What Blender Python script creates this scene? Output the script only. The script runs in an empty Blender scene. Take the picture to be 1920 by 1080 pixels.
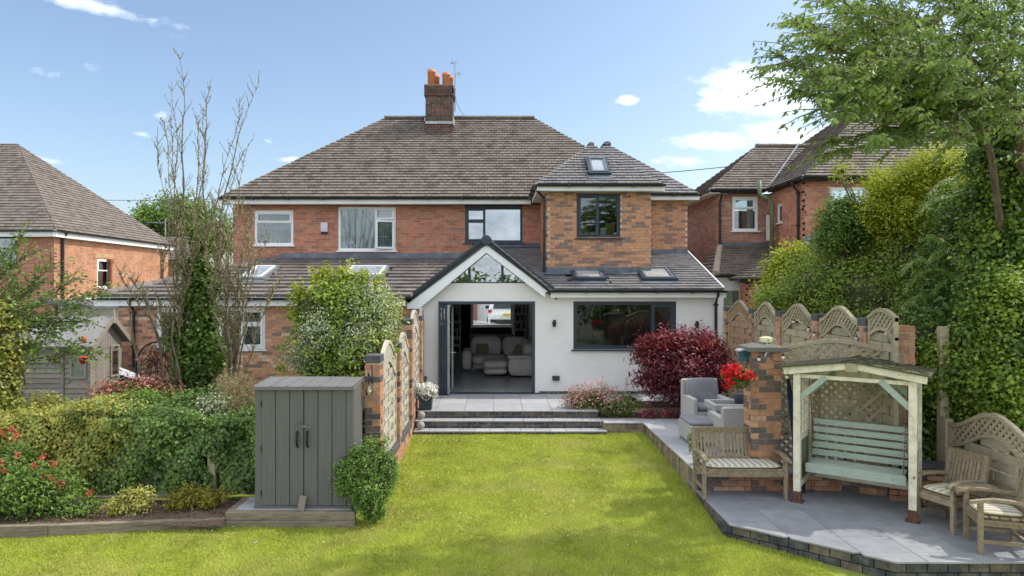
import bpy, math, random
import numpy as np
from mathutils import Matrix, Vector
random.seed(11)
rng = np.random.default_rng(11)
sc = bpy.context.scene
COL = sc.collection
R = math.radians
PI = math.pi

# ------------------------------------------------------------------ camera
CH = 2.53                      # eye height above the terrace (z = 0)
FPX, CX, CY = 1280.0, 930.0, 538.0
cam_d = bpy.data.cameras.new('camera'); cam = bpy.data.objects.new('camera', cam_d); COL.objects.link(cam)
cam.location = (0, 0, CH); cam.rotation_euler = (R(90), 0, 0)
cam_d.sensor_width = 36; cam_d.lens = 24.0
cam_d.shift_x = (960-CX)/1920.0; cam_d.shift_y = -(540-CY)/1920.0
cam_d.clip_start = 0.1; cam_d.clip_end = 3000
sc.camera = cam
sc.render.resolution_x = 1024; sc.render.resolution_y = 576

# ------------------------------------------------------------------ sky and sun
SUN = Vector((0.66, 0.13, 0.74)).normalized()
w = bpy.data.worlds.new('World'); sc.world = w; w.use_nodes = True
nt = w.node_tree; N = nt.nodes; L = nt.links; N.clear()
def nd(t, **k):
    n = N.new(t)
    for a, b in k.items(): setattr(n, a, b)
    return n
out = nd('ShaderNodeOutputWorld'); bg = nd('ShaderNodeBackground'); sky = nd('ShaderNodeTexSky')
sky.sky_type = 'NISHITA'; sky.sun_disc = False
sky.sun_elevation = math.asin(SUN.z); sky.sun_rotation = math.atan2(SUN.x, SUN.y)
sky.altitude = 50; sky.air_density = 1.0; sky.dust_density = 2.0; sky.ozone_density = 1.2
bg.inputs['Strength'].default_value = 0.122
tc = nd('ShaderNodeTexCoord')
def mth(op, a, b=None, clamp=False):
    n = nd('ShaderNodeMath', operation=op); n.use_clamp = clamp
    for i, v in enumerate((a, b)):
        if v is None: continue
        if isinstance(v, (int, float)): n.inputs[i].default_value = v
        else: L.new(v, n.inputs[i])
    return n.outputs[0]
ns = nd('ShaderNodeTexNoise'); ns.inputs['Scale'].default_value = 16; ns.inputs['Detail'].default_value = 8; ns.inputs['Roughness'].default_value = .62
mp = nd('ShaderNodeMapping'); mp.inputs['Scale'].default_value = (1, 1, 2.4); L.new(tc.outputs['Generated'], mp.inputs['Vector']); L.new(mp.outputs[0], ns.inputs['Vector'])
ns2 = nd('ShaderNodeTexNoise'); ns2.inputs['Scale'].default_value = 55; ns2.inputs['Detail'].default_value = 5; L.new(mp.outputs[0], ns2.inputs['Vector'])
# clouds as soft banks at the directions where they hang in the sky; (azimuth x/y, elevation z/y, half widths, density)
CL = [(1425,168,105,40,1.2,.03),(1370,190,70,18,.95,0),(1500,255,95,26,1.0,0),(1340,266,85,15,1.0,.0),(1260,303,65,13,.6,0),(1180,187,20,9,.9,0),(1590,122,50,16,.9,0),
      (110,140,75,16,.45,-.12),(190,14,130,17,.75,.16),(70,144,28,14,.5,0),(545,300,22,7,.7,0),(303,217,16,8,.8,0),(268,252,20,6,.4,.1),(505,266,16,5,.45,.2),(85,301,26,6,.5,.1),(622,215,14,5,.3,0),
      (1150,330,140,22,.3,0),(2300,60,300,60,.8,0),(-500,120,300,50,.6,0)]
sep = nd('ShaderNodeSeparateXYZ'); L.new(tc.outputs['Generated'], sep.inputs[0])
yy = mth('MAXIMUM', sep.outputs[1], .05)
ax = mth('DIVIDE', sep.outputs[0], yy); az = mth('DIVIDE', sep.outputs[2], yy)
front = mth('GREATER_THAN', sep.outputs[1], .08)
acc = None
for (px, py, hw, hh, den, sl) in CL:
    cx_, cz_ = (px-CX)/FPX, (CY-py)/FPX
    dx = mth('SUBTRACT', ax, cx_); dz = mth('SUBTRACT', az, cz_)
    dz = mth('ADD', dz, mth('MULTIPLY', dx, sl*1.6))
    ux = mth('DIVIDE', dx, hw/FPX*1.5); uz = mth('DIVIDE', dz, hh/FPX*1.6)
    rr = mth('SQRT', mth('ADD', mth('MULTIPLY', ux, ux), mth('MULTIPLY', uz, uz)))
    m = mth('MULTIPLY', mth('SUBTRACT', 1.15, rr, True), den)
    acc = m if acc is None else mth('MAXIMUM', acc, m)
# unseen sky: heavy cloud added for fill light, beginning gradually outside the view
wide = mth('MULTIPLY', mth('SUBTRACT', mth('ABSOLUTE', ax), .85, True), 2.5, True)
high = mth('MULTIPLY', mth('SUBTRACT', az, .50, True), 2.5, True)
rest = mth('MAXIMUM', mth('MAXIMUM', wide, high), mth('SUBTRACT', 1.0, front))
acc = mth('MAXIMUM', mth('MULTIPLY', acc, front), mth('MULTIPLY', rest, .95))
nz = mth('ADD', mth('MULTIPLY', ns.outputs['Fac'], .72), mth('MULTIPLY', ns2.outputs['Fac'], .28))
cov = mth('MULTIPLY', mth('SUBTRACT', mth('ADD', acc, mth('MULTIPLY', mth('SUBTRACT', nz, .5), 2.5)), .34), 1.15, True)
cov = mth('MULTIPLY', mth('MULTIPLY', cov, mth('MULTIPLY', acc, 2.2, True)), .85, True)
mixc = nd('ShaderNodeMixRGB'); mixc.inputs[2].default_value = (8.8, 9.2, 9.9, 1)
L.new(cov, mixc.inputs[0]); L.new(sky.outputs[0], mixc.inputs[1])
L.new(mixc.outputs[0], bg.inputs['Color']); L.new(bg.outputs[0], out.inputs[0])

sd = bpy.data.lights.new('sun', 'SUN'); sd.energy = 2.15; sd.angle = R(0.6); sd.color = (1, .95, .87)
so = bpy.data.objects.new('sun', sd); COL.objects.link(so); so.location = (30, 5, 30)
so.rotation_euler = SUN.to_track_quat('Z', 'Y').to_euler()
sc.view_settings.view_transform = 'Standard'; sc.view_settings.look = 'None'
sc.view_settings.exposure = 0.82; sc.view_settings.gamma = 1; sc.view_settings.use_curve_mapping = False
try:
    sc.cycles.max_bounces = 10; sc.cycles.transparent_max_bounces = 12; sc.cycles.use_denoising = True
except Exception: pass

# ------------------------------------------------------------------ helpers
def P(px, py, Y): return Vector(((px-CX)*Y/FPX, Y, CH-(py-CY)*Y/FPX))
def PX(px, Y): return (px-CX)*Y/FPX
def PZ(py, Y): return CH-(py-CY)*Y/FPX
def wm(o):
    m = o.matrix_basis.copy()
    return (wm(o.parent) @ o.matrix_parent_inverse @ m) if o.parent else m
def tag(o, label=None, cat=None, group=None, kind=None):
    if label: o['label'] = label
    if cat: o['category'] = cat
    if group: o['group'] = group
    if kind: o['kind'] = kind
    return o
def thing(name, label, cat, loc=(0,0,0), rz=0, group=None):
    o = bpy.data.objects.new(name, None); COL.objects.link(o); o.location = loc; o.rotation_euler = (0,0,rz)
    o.empty_display_size = .2
    return tag(o, label, cat, group)
def struct(name, loc=(0,0,0)):
    o = bpy.data.objects.new(name, None); COL.objects.link(o); o.location = loc; o['kind'] = 'structure'; return o
def copy_tree(o, parent=None):
    c = o.copy(); COL.objects.link(c); c.parent = parent
    for ch in [x for x in bpy.data.objects if x.parent == o]: copy_tree(ch, c)
    return c
def np_mesh(name, V, F, T=None, smooth=False):
    V = np.ascontiguousarray(V, dtype=np.float32); F = np.ascontiguousarray(F, dtype=np.int32)
    k = F.shape[1]; me = bpy.data.meshes.new(name)
    me.vertices.add(len(V)); me.vertices.foreach_set('co', V.ravel())
    me.loops.add(F.size); me.loops.foreach_set('vertex_index', F.ravel())
    me.polygons.add(len(F)); me.polygons.foreach_set('loop_start', np.arange(0, F.size, k, dtype=np.int32))
    try: me.polygons.foreach_set('loop_total', np.full(len(F), k, dtype=np.int32))
    except Exception: pass
    if smooth: me.polygons.foreach_set('use_smooth', np.ones(len(F), dtype=bool))
    if T is not None:
        a = me.attributes.new('tint', 'FLOAT', 'POINT'); a.data.foreach_set('value', np.ascontiguousarray(T, dtype=np.float32))
    me.update(calc_edges=True)
    return me
def link(name, me, mat, parent=None, world=False, kind=None):
    if mat is not None and not me.materials: me.materials.append(mat)
    o = bpy.data.objects.new(name, me); COL.objects.link(o)
    if parent:
        o.parent = parent
        if world: o.matrix_parent_inverse = wm(parent).inverted()
    if kind: o['kind'] = kind
    return o
class MB:
    def __init__(s, M=None): s.V = []; s.F = []; s.T = []; s.M = M; s.t = .5
    def add(s, vs, fs, t=None):
        n = len(s.V); t = s.t if t is None else t
        for v in vs: s.V.append(tuple(s.M @ Vector(v)) if s.M else tuple(v)); s.T.append(t)
        for f in fs: s.F.append(tuple(i+n for i in f))
        return s
    def box(s, x0, x1, y0, y1, z0, z1, t=None):
        return s.add([(x0,y0,z0),(x1,y0,z0),(x1,y1,z0),(x0,y1,z0),(x0,y0,z1),(x1,y0,z1),(x1,y1,z1),(x0,y1,z1)],
              [(0,1,5,4),(1,2,6,5),(2,3,7,6),(3,0,4,7),(4,5,6,7),(3,2,1,0)], t)
    def bbox(s, x0, x1, y0, y1, z0, z1, b=.01, t=None):     # box with bevelled vertical and top edges
        def ring(d, z): return [(x0+d,y0+b*0+d*0+0,z)]
        xs0, xs1, ys0, ys1 = x0, x1, y0, y1
        lv = []
        for (d, z) in ((b, z0), (0, z0+b), (0, z1-b), (b, z1)):
            a0, a1, c0, c1 = xs0+d, xs1-d, ys0+d, ys1-d
            lv += [(a0+b,c0,z),(a1-b,c0,z),(a1,c0+b,z),(a1,c1-b,z),(a1-b,c1,z),(a0+b,c1,z),(a0,c1-b,z),(a0,c0+b,z)]
        fs = []
        for r in range(3):
            for i in range(8): fs.append((r*8+i, r*8+(i+1)%8, (r+1)*8+(i+1)%8, (r+1)*8+i))
        fs.append(tuple(range(24, 32))); fs.append(tuple(range(7, -1, -1)))
        return s.add(lv, fs, t)
    def bar(s, a, b, w, h=None, t=None, up=(0,0,1)):
        a, b = Vector(a), Vector(b); d = (b-a).normalized(); h = h or w
        u = Vector(up)
        if abs(d.dot(u)) > .98: u = Vector((0,1,0))
        x = d.cross(u).normalized()*w/2; z = x.cross(d).normalized()*h/2
        vs = [a-x-z, a+x-z, a+x+z, a-x+z, b-x-z, b+x-z, b+x+z, b-x+z]
        return s.add(vs, [(0,3,2,1),(4,5,6,7),(0,1,5,4),(1,2,6,5),(2,3,7,6),(3,0,4,7)], t)
    def tube(s, pts, r, n=6, t=None, cap=True):
        pts = [Vector(p) for p in pts]; rs = r if isinstance(r, (list, tuple)) else [r]*len(pts)
        vs = []; fs = []
        for i, p in enumerate(pts):
            d = (pts[min(i+1, len(pts)-1)]-pts[max(i-1, 0)])
            d = d.normalized() if d.length > 1e-9 else Vector((0,0,1))
            u = Vector((0,0,1)) if abs(d.z) < .95 else Vector((1,0,0))
            x = d.cross(u).normalized(); y = x.cross(d)
            for k in range(n):
                a = 2*PI*k/n; vs.append(p+(x*math.cos(a)+y*math.sin(a))*rs[i])
        for i in range(len(pts)-1):
            for k in range(n): fs.append((i*n+k, (i+1)*n+k, (i+1)*n+(k+1)%n, i*n+(k+1)%n))
        if cap: fs.append(tuple(range(n))); fs.append(tuple(range(len(vs)-1, len(vs)-n-1, -1)))
        return s.add(vs, fs, t)
    def lathe(s, prof, c=(0,0,0), n=16, t=None, ax='z'):
        vs = []; fs = []
        for (r, z) in prof:
            for k in range(n):
                a = 2*PI*k/n; x, y = r*math.cos(a), r*math.sin(a)
                vs.append((c[0]+x, c[1]+y, c[2]+z) if ax == 'z' else (c[0]+x, c[1]+z, c[2]+y))
        m = len(prof)
        for i in range(m-1):
            for k in range(n):
                q = (i*n+k, i*n+(k+1)%n, (i+1)*n+(k+1)%n, (i+1)*n+k)
                fs.append(q if ax == 'z' else q[::-1])
        fs.append(tuple(range(n))[::-1]); fs.append(tuple(range((m-1)*n, m*n)))
        return s.add(vs, fs, t)
    def prism(s, poly, n, d, t=None):       # planar polygon, extruded by -n*d
        n = Vector(n); a = [Vector(p) for p in poly]; b = [p-n*d for p in a]; k = len(a)
        fs = [tuple(range(k)), tuple(range(2*k-1, k-1, -1))]+[(i, i+k, (i+1)%k+k, (i+1)%k) for i in range(k)]
        return s.add(a+b, fs, t)
    def quad(s, *p, t=None): return s.add(p, [tuple(range(len(p)))], t)
    def mesh(s, name, smooth=False):
        me = bpy.data.meshes.new(name); me.from_pydata(s.V, [], s.F)
        a = me.attributes.new('tint', 'FLOAT', 'POINT'); a.data.foreach_set('value', s.T)
        if smooth: me.polygons.foreach_set('use_smooth', [True]*len(me.polygons))
        me.update(); return me
    def build(s, name, mat, parent=None, world=False, smooth=False, kind=None):
        return link(name, s.mesh(name, smooth), mat, parent, world, kind)
def blob(mb, c, r, n=10, m=7, t=None, jit=0):
    vs = []; fs = []
    for i in range(m+1):
        ph = PI*i/m
        for k in range(n):
            a = 2*PI*k/n; j = 1+random.uniform(-jit, jit)
            vs.append((c[0]+r[0]*math.sin(ph)*math.cos(a)*j, c[1]+r[1]*math.sin(ph)*math.sin(a)*j, c[2]+r[2]*math.cos(ph)*j))
    for i in range(m):
        for k in range(n): fs.append((i*n+k, (i+1)*n+k, (i+1)*n+(k+1)%n, i*n+(k+1)%n))
    mb.add(vs, fs, t)
def cushion(mb, x0, x1, y0, y1, z0, z1, n=8, puff=.35, t=None):   # soft rounded cushion, superellipsoid
    cx, cy, cz = (x0+x1)/2, (y0+y1)/2, (z0+z1)/2; rx, ry, rz = (x1-x0)/2, (y1-y0)/2, (z1-z0)/2
    vs = []; fs = []; A = 24; Bn = 10; e1 = .35; e2 = puff
    sg = lambda v, e: math.copysign(abs(v)**e, v)
    for i in range(Bn+1):
        ph = -PI/2+PI*i/Bn
        for k in range(A):
            a = 2*PI*k/A
            vs.append((cx+rx*sg(math.cos(ph), e2)*sg(math.cos(a), e1), cy+ry*sg(math.cos(ph), e2)*sg(math.sin(a), e1), cz+rz*sg(math.sin(ph), .8)))
    for i in range(Bn):
        for k in range(A): fs.append((i*A+k, i*A+(k+1)%A, (i+1)*A+(k+1)%A, (i+1)*A+k))
    mb.add(vs, fs, t)

# ------------------------------------------------------------------ materials
MATS = {}
def mat(name, cols, rough=.85, tint=False, nscale=6, namt=.25, bump=0, bscale=80, metal=0, spec=.4, stretch=(1,1,1), dirt=None, dscale=1.5, damt=.5, const=False, coat=0, trans=0, obj=False):
    m = bpy.data.materials.new(name); m.use_nodes = True; nt = m.node_tree; n = nt.nodes; l = nt.links
    b = n['Principled BSDF']; b.inputs['Roughness'].default_value = rough; b.inputs['Metallic'].default_value = metal
    b.inputs['Specular IOR Level'].default_value = spec
    if coat: b.inputs['Coat Weight'].default_value = coat
    if obj: tcn = n.new('ShaderNodeTexCoord'); src = tcn.outputs['Object']
    else: g = n.new('ShaderNodeNewGeometry'); src = g.outputs['Position']
    mpn = n.new('ShaderNodeMapping'); mpn.inputs['Scale'].default_value = stretch; l.new(src, mpn.inputs['Vector'])
    tx = n.new('ShaderNodeTexNoise'); tx.inputs['Scale'].default_value = nscale; tx.inputs['Detail'].default_value = 6; tx.inputs['Roughness'].default_value = .6
    l.new(mpn.outputs[0], tx.inputs['Vector'])
    if isinstance(cols[0], (int, float)): cols = [cols]
    if len(cols) > 1:
        cr = n.new('ShaderNodeValToRGB'); e = cr.color_ramp.elements
        if const: cr.color_ramp.interpolation = 'CONSTANT'
        k = len(cols)
        for i, c in enumerate(cols):
            p = (i/k if const else i/(k-1))
            el = e[i] if i < 2 else e.new(p)
            el.position = p; el.color = (*c, 1)
        if tint:
            at = n.new('ShaderNodeAttribute'); at.attribute_name = 'tint'; l.new(at.outputs['Fac'], cr.inputs[0])
        else: 
            mr = n.new('ShaderNodeMapRange'); mr.inputs[1].default_value = .3; mr.inputs[2].default_value = .7; l.new(tx.outputs['Fac'], mr.inputs[0]); l.new(mr.outputs[0], cr.inputs[0])
        col = cr.outputs[0]
    else:
        rg = n.new('ShaderNodeRGB'); rg.outputs[0].default_value = (*cols[0], 1); col = rg.outputs[0]
    if namt:
        mr = n.new('ShaderNodeMapRange'); mr.inputs[1].default_value = .3; mr.inputs[2].default_value = .7
        mr.inputs[3].default_value = 1-namt; mr.inputs[4].default_value = 1+namt; l.new(tx.outputs['Fac'], mr.inputs[0])
        mx = n.new('ShaderNodeVectorMath'); mx.operation = 'SCALE'; l.new(col, mx.inputs[0]); l.new(mr.outputs[0], mx.inputs['Scale']); col = mx.outputs[0]
    if dirt:
        t2 = n.new('ShaderNodeTexNoise'); t2.inputs['Scale'].default_value = dscale; t2.inputs['Detail'].default_value = 9; t2.inputs['Roughness'].default_value = .7; l.new(src, t2.inputs['Vector'])
        mr = n.new('ShaderNodeMapRange'); mr.inputs[1].default_value = .5; mr.inputs[2].default_value = .68; mr.inputs[4].default_value = damt; l.new(t2.outputs['Fac'], mr.inputs[0])
        mx = n.new('ShaderNodeMixRGB'); mx.inputs[2].default_value = (*dirt, 1); l.new(mr.outputs[0], mx.inputs[0]); l.new(col, mx.inputs[1]); col = mx.outputs[0]
    l.new(col, b.inputs['Base Color'])
    if bump:
        t3 = n.new('ShaderNodeTexNoise'); t3.inputs['Scale'].default_value = bscale; t3.inputs['Detail'].default_value = 5; l.new(mpn.outputs[0], t3.inputs['Vector'])
        bp = n.new('ShaderNodeBump'); bp.inputs['Strength'].default_value = bump; bp.inputs['Distance'].default_value = .01; l.new(t3.outputs['Fac'], bp.inputs['Height']); l.new(bp.outputs[0], b.inputs['Normal'])
    if trans:
        tr = n.new('ShaderNodeBsdfTranslucent'); ms = n.new('ShaderNodeMixShader'); ms.inputs[0].default_value = trans
        l.new(col, tr.inputs[0]); l.new(b.outputs[0], ms.inputs[1]); l.new(tr.outputs[0], ms.inputs[2]); l.new(ms.outputs[0], n['Material Output'].inputs[0])
    MATS[name] = m
    return m
def glassmat(name, tintc=(.8,.85,.85), refl=1.0, rough=.01):
    m = bpy.data.materials.new(name); m.use_nodes = True; n = m.node_tree.nodes; l = m.node_tree.links; n.clear()
    o = n.new('ShaderNodeOutputMaterial'); t = n.new('ShaderNodeBsdfTransparent'); t.inputs[0].default_value = (*tintc, 1)
    g = n.new('ShaderNodeBsdfGlossy'); g.inputs['Roughness'].default_value = rough; g.inputs[0].default_value = (.95, .97, 1, 1)
    f = n.new('ShaderNodeFresnel'); f.inputs[0].default_value = 1.52
    q = n.new('ShaderNodeMath'); q.operation = 'MULTIPLY_ADD'; q.use_clamp = True; q.inputs[1].default_value = refl; q.inputs[2].default_value = .04*refl; l.new(f.outputs[0], q.inputs[0])
    x = n.new('ShaderNodeMixShader'); l.new(q.outputs[0], x.inputs[0]); l.new(t.outputs[0], x.inputs[1]); l.new(g.outputs[0], x.inputs[2]); l.new(x.outputs[0], o.inputs[0])
    return m
def leafmat(name, cols, rough=.55, trans=.3, spec=.35):
    return mat(name, cols, rough=rough, tint=True, nscale=1.3, namt=.18, spec=spec, trans=trans)

M_red = mat('red_brick', [(.43,.175,.105),(.49,.205,.125),(.39,.155,.10),(.53,.24,.145),(.34,.155,.105),(.47,.215,.135),(.50,.20,.115),(.42,.225,.155)], tint=True, const=True, nscale=9, namt=.22, bump=.3, dirt=(.16,.10,.075), dscale=1.1, damt=.35)
M_multi = mat('multi_stock_brick', [(.56,.29,.165),(.51,.255,.145),(.27,.17,.13),(.58,.32,.19),(.54,.275,.15),(.23,.155,.125),(.66,.46,.34),(.45,.235,.145)], tint=True, const=True, nscale=14, namt=.25, bump=.3)
M_mix = mat('mixed_garden_brick', [(.50,.265,.15),(.44,.215,.12),(.16,.115,.10),(.52,.31,.19),(.47,.225,.12),(.115,.095,.09),(.45,.28,.18),(.37,.20,.125)], tint=True, const=True, nscale=14, namt=.28, bump=.4, dirt=(.2,.17,.12), dscale=3, damt=.3)
M_dullred = mat('weathered_red_brick', [(.40,.21,.15),(.45,.25,.18),(.35,.17,.125),(.42,.23,.165),(.29,.155,.12)], tint=True, const=True, nscale=12, namt=.3, bump=.3)
M_orange = mat('orange_brick', [(.47,.225,.115),(.44,.205,.105),(.51,.26,.14),(.39,.18,.10),(.48,.25,.145)], tint=True, const=True, nscale=2, namt=.2)
M_dark = mat('blue_engineering_brick', [(.055,.058,.066),(.075,.068,.068),(.045,.05,.058),(.12,.095,.08)], tint=True, const=True, nscale=12, namt=.4, bump=.4, dirt=(.30,.25,.18), dscale=5, damt=.45, rough=.6)
M_tan = mat('tan_edging_brick', [(.30,.24,.16),(.24,.19,.13),(.34,.27,.18),(.17,.14,.11)], tint=True, const=True, nscale=12, namt=.35, bump=.5, dirt=(.10,.09,.07), dscale=4, damt=.5)
M_mort = mat('mortar', [(.50,.37,.29)], nscale=20, namt=.2)
M_mortd = mat('grey_mortar', [(.42,.37,.30)], nscale=20, namt=.3)
M_tile = mat('brown_clay_tile', [(.165,.134,.112),(.18,.147,.122),(.15,.122,.103),(.195,.162,.137),(.17,.138,.115),(.115,.094,.08),(.175,.143,.12),(.185,.152,.128)], tint=True, const=True, nscale=16, namt=.35, bump=.3, dirt=(.06,.05,.035), dscale=2.3, damt=.7, rough=.8, spec=.5)
M_tile2 = mat('concrete_tile', [(.18,.15,.132),(.16,.133,.118),(.20,.17,.15),(.14,.117,.105),(.17,.145,.128)], tint=True, const=True, nscale=7, namt=.3, bump=.5, dirt=(.075,.07,.055), dscale=3, damt=.6, rough=.8, spec=.5)
M_slate = mat('dark_new_tile', [(.18,.17,.172),(.155,.148,.15),(.205,.192,.19),(.135,.13,.133),(.19,.178,.178)], tint=True, const=True, nscale=6, namt=.25, bump=.2, dirt=(.24,.22,.19), dscale=2.0, damt=.25, rough=.6, spec=.6)
M_under = mat('roof_felt', [(.03,.028,.026)])
M_lead = mat('lead_flashing', [(.11,.13,.16),(.17,.19,.22)], rough=.5, nscale=4, namt=.2, bump=.3, bscale=12, metal=.3)
M_render = mat('cream_render', [(.80,.785,.755)], rough=.9, nscale=2.5, namt=.025, bump=.12, bscale=60, dirt=(.66,.64,.59), dscale=.9, damt=.35)
M_upvc = mat('white_upvc', [(.82,.83,.83)], rough=.35, namt=.03)
M_soffit = mat('fascia_white', [(.78,.77,.74)], rough=.5, namt=.05)
M_anth = mat('anthracite', [(.035,.05,.065)], rough=.4, namt=.05)
M_black = mat('black_plastic', [(.018,.019,.021)], rough=.35, namt=.1)
M_dkblue = mat('dark_blue_fabric', [(.012,.02,.055)], rough=.9, namt=.3)
M_glass = glassmat('window_glass', (.72,.78,.78), 1.4)
M_glassb = glassmat('bright_glass', (.8,.88,.92), 3.2)
M_glassk = glassmat('kitchen_glass', (.74,.78,.76), .9)
M_skyl = mat('rooflight_blind', [(.30,.31,.30),(.38,.38,.36)], rough=.25, nscale=2, namt=.1, spec=.9)
M_curt = mat('pale_curtain', [(.70,.72,.70)], rough=.9, namt=.08, trans=.25)
M_int = mat('interior_paint', [(.88,.86,.83)], rough=.9, namt=.03)
M_intd = mat('interior_dark', [(.22,.23,.24)], rough=.9, namt=.1)
M_intg = mat('green_interior', [(.10,.15,.11)], rough=.9, namt=.1)
M_floor = mat('grey_floor_tile', [(.36,.365,.375)], rough=.22, namt=.06)
M_slab = mat('grey_paving', [(.37,.37,.378),(.335,.34,.35),(.395,.395,.40),(.35,.355,.365)], tint=True, const=True, nscale=5, namt=.09, bump=.15, rough=.75, dirt=(.26,.26,.25), dscale=2.2, damt=.35)
M_slab2 = mat('dark_grey_paving', [(.27,.275,.285),(.25,.255,.27),(.285,.29,.297),(.235,.243,.258)], tint=True, const=True, nscale=5, namt=.14, bump=.2, rough=.7, dirt=(.17,.168,.16), dscale=2.6, damt=.5)
M_sofa = mat('grey_leather', [(.64,.61,.57)], rough=.5, namt=.12, nscale=8)
M_wood = mat('weathered_teak', [(.27,.205,.12),(.22,.17,.105),(.31,.245,.155),(.25,.21,.14)], tint=True, nscale=22, namt=.35, stretch=(1,1,1), bump=.4, bscale=60, dirt=(.30,.29,.22), dscale=9, damt=.5, obj=True)
M_fence = mat('weathered_fence_wood', [(.40,.345,.215),(.35,.305,.195),(.44,.385,.25),(.38,.33,.215),(.32,.28,.19)], tint=True, nscale=14, namt=.3, stretch=(1,1,6), bump=.4, bscale=40, dirt=(.17,.18,.11), dscale=4, damt=.5)
M_fencel = mat('pale_fence_wood', [(.46,.42,.34),(.40,.365,.30),(.50,.46,.38),(.36,.32,.26)], tint=True, nscale=14, namt=.25, stretch=(1,1,6), bump=.3, bscale=40)
M_fenceg = mat('garden_panel_wood', [(.44,.37,.255),(.40,.33,.225),(.48,.41,.29),(.37,.31,.215)], tint=True, nscale=14, namt=.25, stretch=(1,1,6), bump=.4, bscale=40, dirt=(.27,.24,.15), dscale=5, damt=.4)
M_fenceo = mat('golden_fence_wood', [(.42,.27,.15),(.38,.24,.135),(.46,.31,.18)], tint=True, nscale=14, namt=.25, stretch=(1,1,6), bump=.3, bscale=40)
M_shedw = mat('silvered_shed_boards', [(.25,.225,.185),(.20,.185,.16),(.29,.265,.225),(.23,.20,.165),(.27,.235,.19)], tint=True, nscale=12, namt=.3, stretch=(1,1,7), bump=.4, bscale=30)
M_sleeper = mat('timber_sleeper', [(.20,.165,.115),(.24,.20,.14)], tint=True, nscale=9, namt=.4, stretch=(.6,3,5), bump=.5, bscale=30, dirt=(.10,.09,.06), dscale=5, damt=.4)
M_cream = mat('flaking_cream_paint', [(.74,.69,.53)], nscale=8, namt=.12, bump=.3, dirt=(.22,.16,.10), dscale=14, damt=.45, obj=True)
M_sage = mat('sage_green_paint', [(.38,.445,.37)], nscale=10, namt=.15, bump=.3, dirt=(.22,.24,.20), dscale=12, damt=.3, stretch=(1,5,5), obj=True)
M_sagel = mat('dull_green_panel', [(.17,.20,.13)], nscale=10, namt=.25, obj=True)
M_felt = mat('mossy_felt', [(.06,.058,.055),(.10,.085,.06),(.075,.09,.03),(.05,.048,.045)], nscale=16, namt=.4, bump=1.0, bscale=50, rough=.95)
M_rust = mat('rusty_iron', [(.12,.055,.035)], nscale=20, namt=.4)
M_shed = mat('grey_resin', [(.125,.122,.118)], rough=.6, nscale=40, namt=.12, stretch=(1,1,.04), bump=.25, bscale=60, spec=.4)
M_shedroof = mat('grey_resin_roof', [(.16,.155,.15)], rough=.5, nscale=6, namt=.1, bump=.1)
M_rattan = mat('grey_rattan', [(.52,.50,.47),(.42,.41,.39)], nscale=60, namt=.25, stretch=(1,1,1), bump=1.0, bscale=120)
M_cush = mat('grey_cushion', [(.22,.22,.235)], rough=.95, nscale=5, namt=.15, bump=.3, bscale=8)
M_stone = mat('cast_stone', [(.34,.335,.32)], nscale=12, namt=.25, bump=.4)
M_soil = mat('bark_mulch', [(.05,.033,.022),(.11,.07,.045),(.16,.11,.075),(.035,.025,.018)], nscale=45, namt=.4, bump=1.0, bscale=50, rough=.95)
M_terra = mat('terracotta', [(.58,.22,.10)], nscale=8, namt=.18, rough=.8)
M_bark = mat('grey_brown_bark', [(.11,.085,.055),(.17,.135,.09)], nscale=14, namt=.35, bump=.8, bscale=30, stretch=(1,1,.3), obj=True)
M_barkg = mat('green_brown_bark', [(.13,.115,.06),(.19,.16,.09)], nscale=18, namt=.35, bump=.6)
M_galv = mat('galvanised_steel', [(.35,.37,.38)], metal=.6, rough=.45, namt=.1)
M_greenp = mat('green_pipe_paint', [(.15,.20,.10)], rough=.55, namt=.15)
M_redp = mat('red_plastic', [(.55,.02,.025)], rough=.35, namt=.08)
M_teal = mat('teal_paint', [(.02,.09,.13)], rough=.5, namt=.2)
M_grass_b = mat('lawn_turf', [(.24,.28,.04),(.30,.32,.05),(.20,.25,.035),(.34,.33,.07)], nscale=2.2, namt=.15, rough=.95, bump=.6, bscale=90)
M_ground = mat('ground_earth', [(.09,.10,.05),(.12,.12,.07)], nscale=.5, namt=.2)
M_car = mat('white_car_paint', [(.80,.81,.82)], rough=.2, namt=0, coat=.8)
M_ptop = mat('weathered_coping', [(.19,.18,.15),(.12,.12,.10)], nscale=10, namt=.3, bump=.6)
M_bluecap = mat('blue_coping', [(.085,.082,.09)], nscale=8, namt=.25, bump=.3, dirt=(.2,.18,.15), dscale=6, damt=.3)
M_bulb = mat('opal_bulb', [(.75,.70,.60)], rough=.2, namt=.05)
M_book = mat('book_spines', [(.03,.03,.04),(.10,.05,.04),(.25,.25,.24),(.04,.07,.10),(.13,.12,.10)], tint=True, const=True, namt=.1)
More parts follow.
